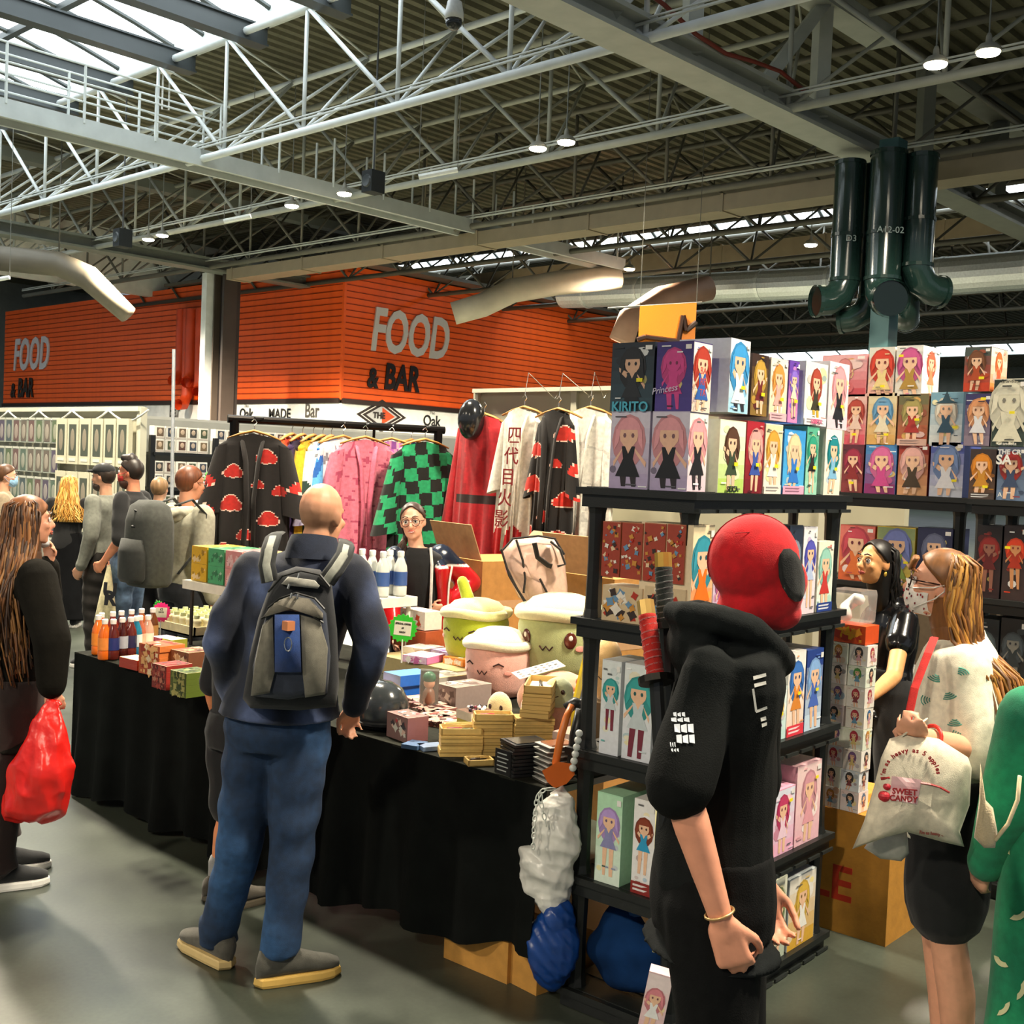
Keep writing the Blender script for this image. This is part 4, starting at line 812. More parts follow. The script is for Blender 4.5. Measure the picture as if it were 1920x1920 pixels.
# ---- seller with glasses and open track jacket behind the table
p0 = at(790, 1100, 6.9); loc, az, h = V((p0.x, p0.y, 0)), AZ + math.pi + R(-14), 1.66; f = lp(loc, az, h / 1.75)
J = dict(head=f(774, 978, 6.83), neck=f(782, 1022, 6.88), shR=f(742, 1046, 6.85), elR=f(730, 1130, 6.8), wrR=f(740, 1195, 6.7), shL=f(826, 1044, 6.95), elL=f(882, 1092, 7.02), wrL=f(842, 1128, 6.86))
j = person('seller with round glasses smiling in a red and navy track jacket behind the table', loc, az, h, J, '#e6ad90', .95, .008, (-10, -2, 6), female=True, brow='#5b4030', lip='#c05a52')
top(j, '#0e0e10', .9, 0, .012, 'vest_top', 'cloth', 1., None, .003, 41, collar=False, voxel=.01); pants(j, '#16181c', 1., .02, seed=42)
def jc(co):
    c = np.tile(np.array(L('#b3161c')), (len(co), 1)); nv = co[:, 2] > 1.36 * j['s']; c[nv] = L('#1d2434'); lf = (np.abs(co[:, 2] - 1.35 * j['s']) < .008); c[lf] = L('#e9e4dc'); return c
# open jacket: two fronts, back and sleeves in one mesh with the chest left bare
s = j['s']; b = MB()
for sd in 'RL':
    b.cap(j['sh' + sd], j['el' + sd], .078, .066, n=14); b.cap(j['el' + sd], j['wr' + sd], .066, .045, n=14); sg = 1 if sd == 'R' else -1
    b.tube([V((sg * .15, .02, .9)) * s, V((sg * .16, .03, 1.15)) * s, V((sg * .15, .05, 1.32)) * s, j['sh' + sd] + V((-sg * .05, .03, .02))], [.05, .055, .06, .06], '#888888', 10, flat=.8)
b.loft([[c + V((0, -.045, 0)) + V(((a + .025) * x, (d * .55 + .02) * y, 0)) for x, y in circ(18)] for c, a, d in j['st'][2:7]], '#888888')
jk = remesh(b, 'track_jacket', 'foil', .011, '#b3161c', j['root'], 3, folds(.006, 15, 43), jc, label='shiny red and navy track jacket with white piping')
b = MB()
for sg in (-1, 1): b.tube([V((sg * .095, .1, .92)) * s, V((sg * .1, .11, 1.2)) * s, V((sg * .095, .1, 1.36)) * s, V((sg * .07, .06, 1.46)) * s], .009, '#d8d4ce', 6); b.tube([V((sg * .19, .06, 1.0)) * s, V((sg * .2, .07, 1.25)) * s, V((sg * .21, .05, 1.36)) * s], .006, '#e8e4de', 5)
b.build('piping', 'cloth', jk); hair_cap(j, '#3a241c', .078, -.1, -.06, 1.08)
X = j['HX']
def rt3(u_, rg):
    a = R(rg.uniform(190, 350)); r1 = V((.08 * math.cos(a), -.012 + .1 * math.sin(a), rg.uniform(-.02, .08))); return [X @ V((0, -.02, .112)), X @ r1, X @ V((.06, -.05, -.09)), X @ V((.085 + rg.uniform(-.02, .02), .0, -.16)), X @ V((.1 + rg.uniform(-.025, .025), .04, -.28))]
strands(j, ['#3a241c', '#4a3024', '#2b1a14'], rt3, 110, .007, seed=9); glasses(j, '#5a4038', .026)
b = MB(); b.tube([X @ V((-.018, .0945, -.0575)), X @ V((0, .099, -.0595)), X @ V((.018, .0945, -.0575))], .0026, '#f3ece6', 5); b.build('teeth', 'gloss', j['root'])

# ---- woman with long brown hair and red bag at the picture edge
loc, az, h = V((2.30, 5.0, 0)), AZ - R(58), 1.66; f = lp(loc, az, h / 1.75); g = lw(loc, az)
J = dict(pel=f(22, 1300, 5.06), chest=f(38, 1150, 5.06), neck=f(48, 1050, 5.06), head=f(56, 978, 5.06), shR=f(66, 1085, 4.93), elR=f(96, 1200, 4.86), wrR=f(97, 1290, 4.86), shL=f(40, 1078, 5.22), elL=f(82, 1120, 5.34), wrL=f(88, 1062, 5.26), hipR=f(15, 1320, 4.98), hipL=f(25, 1320, 5.14), knR=f(5, 1470, 4.96), knL=f(18, 1450, 5.14), anR=f(-6, 1618, 4.94), anL=f(2, 1560, 5.14))
j = person('woman with long brown hair carrying a red plastic bag', loc, az, h, J, '#dd9c7c', 1.05, .009, (0, 4, 0), dict(R=dict(curl=.75), L=dict(curl=.5, d=(.02, .03, .1), n=(.3, -1, 0))), female=True)
top(j, '#15130f', .62, .97, .03, 'coat', 'blackcloth', 1.15, None, .006, 51, flare=.03); pants(j, '#241512', 1., .03, seed=52)
for sd in 'RL': shoe(j, sd, '#191a1c', '#e4e2dc', '#e4e2dc')
hair_cap(j, '#7a4a26', .045, -.1, -.06, 1.12)
X = j['HX']
def rt4(u_, rg):
    a = R(rg.uniform(165, 385)); r1 = V((.083 * math.cos(a), -.012 + .1 * math.sin(a), rg.uniform(-.0, .09))); p = [X @ V((0, -.01, .118)), X @ r1, X @ V((r1.x * 1.15, r1.y * 1.1 - .02, -.08)), X @ V((r1.x * 1.7, r1.y * 1.1 - .05, -.2))]; e = p[-1]; k = rg.uniform(.85, 1.2); return p + [e + V((rg.uniform(-.02, .05), -.03, -.13 * k)), e + V((rg.uniform(-.04, .08), -.02, -.28 * k)), e + V((rg.uniform(-.05, .1), .0, -.42 * k))]
strands(j, ['#4c2f1a', '#6b4222', '#85552c', '#3b2414', '#9a6a3a'], rt4, 330, .0068, seed=11, wav=.008, mass=[(X @ V((0, -.03, .0)), X @ V((0, -.06, -.15)), .08, .09), (X @ V((0, -.06, -.15)), X @ V((0, -.06, -.5)), .095, .09)])
b = MB(); w_ = j['wrR']; dd = (j['wrR'] - j['elR']).normalized(); o1 = dd.orthogonal().normalized(); o2 = dd.cross(o1); b.tube([w_ + dd * .0 + (o1 * math.cos(t) + o2 * math.sin(t)) * .031 for t in [k * math.pi / 8 for k in range(17)]], .007, '#39c02f', 6); b.build('wristband', 'plastic', j['root'], smooth=True)
cu = thing('paper_cup', 'white paper cup held to her mouth by the brown-haired woman', 'cup', at(81, 1012, 5.2)); b = MB(); b.lathe([(.02, 0), (.028, .05), (.03, .052)], '#e9ecef', 12, X=RX(R(-40)) @ T(0, 0, -.03)); b.build('cup_body', 'card', cu, smooth=True)
rb = thing('red_carrier_bag', 'shiny translucent red carrier bag held by the brown-haired woman', 'bag', at(70, 1440, 4.84))
def redbag():
    n = 28; b = MB(); o = V(rb.location); rg = random.Random(8)
    for i, (y, x0, x1, th) in enumerate(((1312, 90, 106, .012),)): pass
    rings = []
    for (y, x0, x1, th) in ((1312, 88, 108, .012), (1330, 78, 112, .02), (1355, 60, 122, .05), (1395, 38, 132, .09), (1440, 18, 136, .11), (1490, 6, 135, .11), (1525, 2, 122, .09), (1537, 5, 100, .05), (1540, 30, 80, .02)):
        ring = []
        for k in range(n):
            a = 2 * math.pi * k / n; cx, w_ = (x0 + x1) / 2, (x1 - x0) / 2; wob = 1 + .06 * math.sin(a * 5 + y * .05) + .04 * math.sin(a * 9 + y * .09)
            ring.append(at(cx + w_ * math.cos(a) * wob, y + 5 * math.sin(a * 3), 4.84 + th * math.sin(a) * wob) - o)
        rings.append(ring)
    b.loft(rings, '#e8241c'); remesh(b, 'bag_body', 'polybag', .008, '#e0201a', rb, 1, crumple(.015, 11, 5))
    b = MB(); b.tube([at(88, 1318, 4.86) - o, at(95, 1300, 4.9) - o, at(112, 1322, 4.84) - o], .012, '#e8241c', 6, flat=.4); b.build('bag_handle', 'polybag', rb, smooth=True)
redbag()

# ---- people in the aisle behind
def simple(lab, px, D, hgt, heading, skin, topc, botc, hairc, J=None, head=(0, 0, 0), sleeve=1., hem=.93, female=False, hair=True, jeans='cloth', voxel=.013, gir=1., shoes='#222326', **k):
    p = atz(px, 900, 1.2) if False else at(px, 960, D); loc = V((p.x, p.y, 0)); j = person(lab, loc, AZ - R(heading), hgt, J, skin, gir, voxel, head, female=female, group='people in the far aisle', **k)
    if topc: top(j, topc, hem, sleeve, .024, seed=int(px), voxel=.014)
    if botc: pants(j, botc, 1., .022, seed=int(px) + 1, mat=jeans, voxel=.014)
    for sd in 'RL': shoe(j, sd, shoes, '#dddad2')
    if hair: hair_cap(j, hairc, .05, -.08, -.03, 1.08)
    return j
j = simple('blonde woman in a long black dress seen from behind', 128, 12.3, 1.6, -8, '#d9a184', '#0f1012', None, '#c08a3c', sleeve=1., hem=.9, female=True, face=False, J=dict(elL=(-.27, .02, 1.16), wrL=(-.2, .2, 1.22), elR=(.26, -.02, 1.13), wrR=(.27, .05, .9)))
b = MB(); b.loft([[V((rx * x, ry * y, z)) * j['s'] for x, y in circ(24)] for z, rx, ry in ((.1, .26, .2), (.5, .22, .17), (.8, .19, .14), (.97, .175, .13), (1.1, .15, .115))], '#888888'); remesh(b, 'dress_skirt', 'blackcloth', .014, '#0e0f11', j['root'], disp=folds(.012, 14, 5, (1.2, 1.2, .1)))
X = j['HX']
def rt5(u_, rg):
    a = R(rg.uniform(170, 370)); r1 = V((.083 * math.cos(a), -.012 + .1 * math.sin(a), rg.uniform(-.0, .09))); p = [X @ V((0, -.01, .118)), X @ r1, X @ V((r1.x * 1.15, r1.y * 1.1 - .02, -.08)), X @ V((r1.x * 1.6, r1.y * 1.1 - .05, -.2))]; e = p[-1]; return p + [e + V((rg.uniform(-.04, .08), -.02, -.1)), e + V((rg.uniform(-.05, .12), -.02, -.2))]
strands(j, ['#c9903c', '#dba850', '#a9742c', '#e0b868'], rt5, 160, .008, seed=12, mass=[(X @ V((0, -.03, 0)), X @ V((0, -.06, -.25)), .085, .09)])
hb = thing('handbag', 'small black handbag with long strap beside the blonde woman', 'bag', at(171, 1065, 12.2)); b = MB(); b.box((0, 0, 0), (.14, .07, .13), '#0b0b0c'); b.build('bag_body', 'cloth', hb); b = MB(); b.tube([(0, 0, .06), (0, .03, .45), (-.02, .06, .75)], .008, '#0b0b0c', 5); b.build('strap', 'cloth', hb)
j = simple('man in grey sweatshirt and black flat cap facing the toy wall', 195, 10.1, 1.76, -78, '#d8a080', '#77796f', '#1c1712', '#2b2118', hair=True, head=(0, 0, 0))
X = j['HX']; b = MB(); b.ell((0, -.005, .06), (.088, .108, .06), '#15171a', X); b.ell((0, .1, .05), (.065, .06, .012), '#15171a', X); b.build('flat_cap', 'cloth', j['root'], smooth=True); b = MB(); b.ell((0, .035, -.08), (.062, .062, .045), '#3a2a1f', X); b.build('beard', 'hair', j['root'], smooth=True)
j = simple('bearded man in black t-shirt and jeans with a red face mask', 246, 9.7, 1.82, -82, '#d98f6c', '#0e0f11', '#5b7390', '#241a14', sleeve=.5, jeans='denim', J=dict(elL=(-.25, -.04, 1.12), wrL=(-.2, .12, .93), elR=(.24, 0, 1.12), wrR=(.2, .16, .93)))
X = j['HX']; b = MB(); b.ell((0, .03, -.085), (.066, .066, .05), '#4a2a1c', X); b.build('beard', 'hair', j['root'], smooth=True); face_mask(j, '#b3201e', None, 'red face mask'); b = MB(); b.cap((0, .0, .1), (0, .06, .115), .06, .03, '#241a14', X=X); b.build('quiff', 'hair', j['root'], smooth=True)
tb2 = thing('canvas_tote', 'pale canvas tote with black letters hanging beside the man in jeans', 'bag', at(195, 1120, 9.5)); o = V(tb2.location)
flatbag(tb2, [(201, 1060), (207, 1058), (214, 1110), (218, 1150), (214, 1185), (180, 1185), (176, 1165), (186, 1120)], 9.5, .05, '#d9cfa4', 'bag_body', 'cloth', 9)
for k, ch in enumerate('UR'): text(ch, .16, '#15151a', tb2, T(*(at(206, 1108 + 15 * k, 9.42) - o)) @ Matrix((_r, _u, -_f)).transposed().to_4x4() @ RZ(-.1), bold=.006)
j = simple('man in grey hoodie with dark grey backpack facing the clothes rail', 352, 8.0, 1.79, 42, '#dc9a78', '#a19e8c', '#1c1f26', '#6b3a1e', gir=1.22, sl=None) if False else simple('man in grey hoodie with dark grey backpack facing the clothes rail', 352, 8.0, 1.79, 42, '#dc9a78', '#a19e8c', '#1c1f26', '#6b3a1e', gir=1.2)
glasses(j, '#3a2420'); b = MB(); N_ = j['neck']; b.tube([N_ + V((.09, .0, -.02)), N_ + V((.08, -.1, -.04)), N_ + V((0, -.15, -.07)), N_ + V((-.08, -.1, -.04)), N_ + V((-.09, 0, -.02))], [.04, .055, .06, .055, .04], '#a8a592', 10); b.build('hood', 'cloth', j['root'], smooth=True)
bk2 = thing('backpack', 'dark grey rucksack with many straps on the hooded man', 'backpack', at(308, 1080, 7.75), AZ - R(42) - math.pi / 2)
def pack(root, w_, d_, h_, c1, c2):
    b = MB(); rings = []
    for z, k in ((0, .8), (.03, .95), (h_ * .4, 1), (h_ * .75, .97), (h_ * .93, .8), (h_, .45)): rings.append([(w_ / 2 * k * (abs(x) ** .6 * (1 if x > 0 else -1)), -d_ / 2 + d_ / 2 * k * (abs(y) ** .6 * (1 if y > 0 else -1)), z) for x, y in circ(20)])
    b.loft(rings, c1); b.build('pack_body', 'cloth', root, smooth=True)
    b = MB(); rings = []
    for z, k in ((.03, .8), (.06, .98), (h_ * .4, 1), (h_ * .55, .8)): rings.append([(w_ * .4 * k * x, -d_ - .0 + .06 * k * y, z) for x, y in circ(16)])
    b.loft(rings, c2); b.build('front_pocket', 'cloth', root, smooth=True)
    for sx in (-1, 1): b = MB(); b.tube([(sx * w_ * .3, 0, h_ * .95), (sx * w_ * .32, .12, h_ * 1.02), (sx * w_ * .34, .22, h_ * .85), (sx * w_ * .36, .2, h_ * .5), (sx * w_ * .36, .02, h_ * .15)], .022, c2, 6, flat=.3); b.build('shoulder_strap', 'cloth', root, smooth=True)
    b = MB(); b.tube([(-w_ * .42, -d_ * .6, h_ * .6), (0, -d_ * 1.02, h_ * .7), (w_ * .42, -d_ * .6, h_ * .6)], .007, '#0c0d0e', 5); b.tube([(-w_ * .36, -d_ * .5, h_ * .82), (0, -d_ * .95, h_ * .88), (w_ * .36, -d_ * .5, h_ * .82)], .007, '#0c0d0e', 5); b.build('zip', 'plastic', root)
pack(bk2, .36, .24, .56, '#3b3d38', '#2c2e2b'); bk2.location.z = 1.0
simple('woman with fair ponytail standing behind the man in the black t-shirt', 297, 10.4, 1.66, 5, '#d8a482', '#4b4a46', '#1a1b1f', '#8a6a48', female=True, face=False)
simple('grey-haired man far behind, head just above the green cap', 402, 11.2, 1.74, 30, '#d9a07c', '#e8e6e0', '#22242a', '#8a7c68', face=False)
j = simple('person in a bright green cap turning away by the clothes rail', 403, 9.7, 1.7, 30, '#d9a584', '#1c1f22', '#141518', '#5c2a22', female=True)
X = j['HX']; b = MB(); b.ell((0, -.02, .07), (.1, .125, .07), '#35c835', X @ RX(R(-8))); b.ell((0, .12, .045), (.08, .07, .014), '#35c835', X @ RX(R(-8))); b.ell((0, -.05, .13), (.05, .09, .04), '#2fb52f', X); b.build('green_cap', 'cloth', j['root'], smooth=True)
b = MB(); b.tube([j['neck'] + V((-.12, .05, -.05)), j['neck'] + V((-.1, .12, -.2)), j['neck'] + V((-.05, .13, -.35))], .035, '#e2c8d8', 8, flat=.4); b.build('scarf', 'cloth', j['root'], smooth=True)
j = simple('person at the picture edge wearing a pale face mask', 8, 11.2, 1.7, 70, '#d8a080', '#9a8a72', '#2a2c30', '#5a3a20'); face_mask(j, '#8fb8d8')

# ---- person in green cloak at the picture edge
p0 = at(2005, 1500, 3.25); loc, az, h = V((p0.x, p0.y, 0)), AZ + R(20), 1.55; j = person('person in a long green leaf-print cloak at the picture edge', loc, az, h, dict(elL=(-.22, .02, 1.14), wrL=(-.2, .12, .92)), '#dba284', 1., .011, face=False)
def cl(co):
    w_ = np.sin(co @ np.array([13., 9, 11])) + np.sin(co @ np.array([-7., 12, 17]) + 1); t = (.5 + .25 * w_)[:, None]; return np.array(L('#0c6a4c')) * (1 - t) + np.array(L('#1f9a66')) * t
top(j, '#0f7a54', .9, 1., .03, 'tunic', 'cloth', 1.2, cl, .006, 61)
b = MB(); b.loft([[V((rx * x, ry * y, z)) * j['s'] for x, y in circ(26)] for z, rx, ry in ((.06, .27, .2), (.4, .24, .19), (.8, .21, .165), (1.1, .2, .15), (1.3, .21, .145), (1.42, .15, .11), (1.5, .08, .08))], '#888888'); ck = remesh(b, 'cloak', 'cloth', .012, '#0f7a54', j['root'], disp=folds(.012, 13, 7, (1.2, 1.2, .15)), colfn=cl)
sk = sticker(ck)
for (x, y, sc, a0) in ((1882, 1428, 24, .2), (1885, 1790, 24, 2.2), (1905, 1700, 26, 1.2), (1900, 1850, 26, .4), (1862, 1640, 18, 1.5), (1900, 1580, 24, 2.8), (1872, 1880, 24, .8), (1905, 1350, 20, 1.9), (1870, 1330, 16, 3.4), (1866, 1720, 18, 4.)):
    P = [(x + sc * math.cos(a0 + t) * .9, y + sc * math.sin(a0 + t)) for t in [-.9 + k * .3 for k in range(7)]]; Q = [(x + sc * .55 * math.cos(a0 + t * .7), y + sc * .6 * math.sin(a0 + t * .7)) for t in [-.9 + k * .3 for k in range(7)]]
    quads = [[P[i], P[i + 1], Q[i + 1], Q[i]] for i in range(6)]; decal('leaf_print', quads, '#d7d8a8', j['root'], sk, 'cream crescent leaf print', .006)
b = MB(); X = j['HX']; b.ell((0, -.01, .03), (.1, .12, .12), '#0f7a54', X); b.tube([j['neck'] + V((.09, .02, -.02)), j['neck'] + V((.08, -.1, 0)), j['neck'] + V((-.08, -.1, 0)), j['neck'] + V((-.09, .02, -.02))], .045, '#127a55', 10); b.build('hood', 'cloth', j['root'], smooth=True)
wp = thing('paw_pouch', 'pale fluffy paw-shaped pouch on the green cloak', 'pouch', at(1850, 1545, 2.76)); flatbag(wp, [(1838, 1430), (1848, 1500), (1862, 1515), (1870, 1560), (1866, 1590), (1845, 1590), (1826, 1570), (1836, 1500)], 2.76, .025, '#cdb994', 'pouch_body', 'plush', 12)
b = MB(); o = V(wp.location); b.tube([at(1866, 1575, 2.75) - o, at(1890, 1545, 2.74) - o, at(1908, 1500, 2.74) - o, at(1912, 1455, 2.74) - o], .012, '#d8caa6', 6, flat=.4); b.build('pouch_strap', 'cloth', wp, smooth=True)
# ================================================================== RACKS AND FIGURE BOXES
def art(b, w, h, X, bg, hair, cloth, seed=0, skin='#efc2a0', legs=None, blobs=3, band=None, zoom=1., hat=None, pose=0):
    zoom *= 1.3; blobs += 3
    """flat printed panel: a plain cartoon figure on a coloured ground; face lies in local XZ, looking toward -Y"""
    rg = random.Random(seed * 7 + 3); lay = [0.]
    def poly(pts, col): lay[0] += .00014; b.poly([(x, -lay[0], z) for x, z in pts], col, X)
    def el(cx, cz, rx, rz, col, a0=0., a1=2 * math.pi, n=12): poly([(cx + rx * math.cos(a0 + (a1 - a0) * i / n), cz + rz * math.sin(a0 + (a1 - a0) * i / n)) for i in range(n + (0 if a1 - a0 > 6 else 1))], col)
    n = 5
    lay[0] += .00014
    for i in range(n): b.poly([(x, -lay[0], z) for x, z in ((-w / 2, h * i / n), (w / 2, h * i / n), (w / 2, h * (i + 1) / n), (-w / 2, h * (i + 1) / n))], mixc(bg[1], bg[0], i / (n - 1)), X)
    for i in range(blobs):
        r = w * rg.uniform(.08, .22); el(rg.uniform(-w / 2 + r, w / 2 - r), rg.uniform(.15, .9) * h, r, r * rg.uniform(.5, 1), mixc(rg.choice(bg), rg.choice(['#ffffff', hair, cloth, '#f7e27a']), rg.uniform(.3, .7)), n=9)
    k = min(w * 1.25, h * .62) * zoom; cx = rg.uniform(-.04, .04) * w; hz = h * .72; hr = k * .19; hz = min(hz, h - hr * 1.35)
    el(cx, hz - hr * .5, hr * 1.45, hr * 1.9, mixc(hair, '#000000', .25)); lean = rg.uniform(-.1, .1) * w
    ft = max(.03 * h, hz - k * 1.15); wz = hz - k * .5
    for sx in (-1, 1): poly([(cx + sx * k * .02, wz), (cx + sx * k * .14, wz), (cx + sx * k * (.1 + .04 * rg.random()) + lean, ft), (cx + sx * k * .05 + lean, ft)], legs or skin)
    for sx in (-1, 1):
        up = rg.random() < .35 + pose; ex, ez = cx + sx * k * rg.uniform(.2, .3), hz - k * (.12 if up else .42)
        ex = max(-w / 2 + .03 * w, min(w / 2 - .03 * w, ex)); poly([(cx + sx * k * .08, hz - k * .17), (cx + sx * k * .12, hz - k * .26), (ex, ez - k * .03), (ex + sx * k * .01, ez + k * .04)], skin)
    poly([(cx - k * .11, hz - k * .17), (cx + k * .11, hz - k * .17), (cx + k * .08, hz - k * .34), (cx + k * .2, hz - k * .58), (cx - k * .2, hz - k * .58), (cx - k * .08, hz - k * .34)], cloth)
    poly([(cx - k * .06, hz - k * .16), (cx + k * .06, hz - k * .16), (cx, hz - k * .27)], skin)
    el(cx, hz, hr * .82, hr, skin); el(cx, hz + hr * .12, hr * 1.02, hr * 1.05, hair, .15, math.pi - .15)
    for sx in (-1, 1): poly([(cx + sx * hr * .7, hz + hr * .5), (cx + sx * hr * 1.1, hz + hr * .3), (cx + sx * hr * 1.25, hz - hr * 1.2), (cx + sx * hr * .85, hz - hr * .6)], hair); el(cx + sx * hr * .35, hz - hr * .12, hr * .14, hr * .18, mixc(hair, '#101020', .75), n=6)
    if hat: poly([(cx - hr * 1.5, hz + hr * .55), (cx + hr * 1.5, hz + hr * .55), (cx + hr * .5, hz + hr * .95), (cx, hz + hr * 2.1), (cx - hr * .5, hz + hr * .95)], hat)
    for q in range(3): x_ = rg.uniform(-.48, .3) * w; z_ = rg.choice((rg.uniform(.84, .96), rg.uniform(.02, .2))) * h; l_ = rg.uniform(.1, .3) * w; poly([(x_, z_), (min(x_ + l_, w * .49), z_), (min(x_ + l_, w * .49), z_ + .018 * h), (x_, z_ + .018 * h)], mixc(rg.choice(['#ffffff', '#18181c', cloth, hair]), bg[0], .15))
    if rg.random() < .5: poly([(w * .3, h * .9), (w * .46, h * .9), (w * .46, h * .965), (w * .3, h * .965)], '#eceae6')
    if band:
        poly([(-w / 2, 0), (w / 2, 0), (w / 2, h * .13), (-w / 2, h * .13)], band); z = h * .035
        for q in range(2): poly([(-w * .4, z), (w * rg.uniform(.0, .4), z), (w * .3, z + h * .022), (-w * .4, z + h * .022)], mixc(band, '#ffffff' if sum(L(band)) < 1.2 else '#303040', .7)); z += h * .045
    return lay[0]
def swirl(b, w, h, X, bg, cols, seed, n=26):        # busy patterned print
    rg = random.Random(seed); lay = .0006; b.poly([(-w / 2, -lay, 0), (w / 2, -lay, 0), (w / 2, -lay, h), (-w / 2, -lay, h)], bg, X)
    for i in range(n):
        lay += .00014; r = w * rg.uniform(.05, .16); cx, cz = rg.uniform(-w / 2 + r, w / 2 - r), rg.uniform(r, h - r); a = rg.uniform(0, 6)
        b.poly([(cx + r * (1 if k % 2 else .6) * math.cos(a + k * .79), -lay, cz + r * (1 if k % 2 else .6) * math.sin(a + k * .79)) for k in range(8)], rg.choice(cols), X)
def figure_box(label, c, rz, w, d, h, col, front=None, side=None, sideL=None, sticker=None, texts=(), group=None, name='figure_box', tilt=None, windowed=False, cat='box', pat=None):
    t = thing(name, label, cat, c, rz, group)
    if tilt: t.rotation_euler = tilt
    b = MB(); b.box((0, 0, h / 2), (w, d, h), col); b.build('carton', 'print', t)
    if front or pat:
        b = MB(); X = T(0, -d / 2, 0)
        if pat: swirl(b, w * .985, h * .985, X, *pat)
        else: art(b, w * .985, h * .985, X, **front)
        b.build('printed_front', 'print', t)
    for sd, ar, ang in ((1, side, math.pi / 2), (-1, sideL, -math.pi / 2)):
        if ar: b = MB(); art(b, d * .985, h * .985, RZ(ang) @ T(0, -w / 2, 0), **ar); b.build('printed_side', 'print', t)
    if sticker: b = MB(); b.box((sticker[0] * w, -d / 2 - .0072, sticker[1] * h), (.024, .001, .012), '#f2e21c'); b.build('price_sticker', 'print', t)
    for (s, size, tc, x, z, kw) in texts: text(s, size, tc, t, T(x * w, -d / 2 - .0078, z * h) @ RX(math.pi / 2), extrude=.0006, **kw)
    return t
def on_plane(P0, dr):           # pixel rectangle -> position on a vertical face through P0 along dr
    n = V((dr[1], -dr[0], 0))
    def pt(px, py): r_ = ray(px, py); k = (V(P0) - V((0, 0, EYE))).dot(n) / r_.dot(n); return V((0, 0, EYE)) + r_ * k
    return pt
def rbox(pl, rect, depth, label, zbase=None, **k):
    x0, y0, x1, y1 = rect; ym = (y0 + y1) / 2; a, c = pl(x0, ym), pl(x1, ym); dx = c - a; dx.z = 0; w = dx.length; ux = dx.normalized(); inn = V((-ux.y, ux.x, 0))
    if inn.dot(ray(x0, ym)) < 0: inn = -inn
    m = pl((x0 + x1) / 2, y1); z0 = m.z if zbase is None else zbase; z1 = pl((x0 + x1) / 2, y0).z
    p = (a + c) / 2; p = V((p.x, p.y, z0)) + inn * depth / 2
    return figure_box(label, p, math.atan2(ux.y, ux.x), w * .97, depth, z1 - z0, **k)
BP = '#131615'
def rack(label, N, rz, wd, dp, tiers, thick=.062):
    t = thing('plastic_rack', label, 'shelf', (N[0], N[1], 0), rz)
    b = MB(); b.box((wd / 2, dp / 2, -.012), (wd + .02, dp + .02, .024), BP); b.box((wd / 2, dp / 2, -.045), (wd - .012, dp - .012, .045), BP)
    for k in range(9): b.box((wd * (k + .5) / 9, dp / 2, .001), (wd / 9 * .8, dp * .92, .003), '#1b1f1e')
    for k in range(10): b.box((wd * (k + .5) / 10, -.011, -.06), (wd / 10 * .8, .008, .012), '#1e2221')
    me = b.mesh('tray'); me.materials.append(M['blackplastic'])
    for z in tiers: link('tray', me, t, (0, 0, z))
    for i in range(len(tiers) - 1):
        z0, z1 = tiers[i], tiers[i + 1] - .06; q = MB(); q.loft([[(r_ * x, r_ * y, z) for x, y in circ(8, 1, .39)] for z, r_ in ((z0, .036), (z0 + .03, .03), ((z0 + z1) / 2, .027), (z1 - .03, .03), (z1, .036))], BP)
        pm = q.mesh('post'); pm.materials.append(M['blackplastic'])
        for x in (.045, wd - .045):
            for y in (.045, dp - .045): link('post', pm, t, (x, y, 0))
    return t
TI = [.07, .47, .91, 1.365, 1.815]
N1, A1 = V((3.14, 2.13, 0)), R(3)
rack('black plastic shelving rack full of figure boxes beside the masked person', N1, A1, 1.16, .46, TI)
d1, e1 = V((math.cos(A1), math.sin(A1), 0)), V((-math.sin(A1), math.cos(A1), 0))
F1 = on_plane(N1 + e1 * .012, d1); S1 = on_plane(N1 + d1 * .012, e1)
GF = dict(group='figure boxes on the front rack'); S5 = ('#f4f0ea', '#e6ccd8')
def st(x=.15, z=.35): return (x, z)
# --- top of the front rack, side row seen from the costume panel end
BUN = dict(bg=('#d9d2e2', '#b9a9cc'), hair='#e8a0a8', cloth='#17161a', legs='#2c2428', skin='#f0bfa2', zoom=1.2, blobs=2)
rbox(S1, (1143, 771, 1218, 917), .11, 'lavender bunny-costume figure box at the costume panel end', 1.816, col='#c9c0d6', front=dict(BUN, seed=1), **GF)
rbox(S1, (1220, 771, 1292, 919), .115, 'lavender bunny-costume figure box at the rack corner', 1.816, col='#c9c0d6', front=dict(BUN, seed=1), side=dict(BUN, seed=4, bg=S5), **GF)
rbox(S1, (1145, 642, 1227, 769), .11, 'dark teal figure box lettered KIRITO at the costume panel end', 2.075, col='#141d28', front=dict(bg=('#16202c', '#2d4652'), hair='#15161c', cloth='#1d2026', legs='#15171c', skin='#d9ad90', seed=2, zoom=1.1), sticker=st(.2, .45), texts=[('KIRITO', .046, '#4fb3cf', 0, .06, dict(bold=.001))], **GF)
pk = rbox(S1, (1229, 640, 1300, 769), .115, 'purple figure box with pink silhouette at the rack corner', 2.075, col='#3a2b6e', front=dict(bg=('#3a2a78', '#4a3a8c'), hair='#d2418c', cloth='#d2418c', legs='#d2418c', skin='#d2418c', seed=5, blobs=1), side=dict(bg=('#f4efe6', '#f3d9c9'), hair='#b83a24', cloth='#2f5fae', seed=6, zoom=1.15), **GF)
text('Princess', .03, '#d8d2ea', pk, T(-.03, -.066, .07) @ RX(math.pi / 2) @ RZ(.15), shear=.3, extrude=.0005)
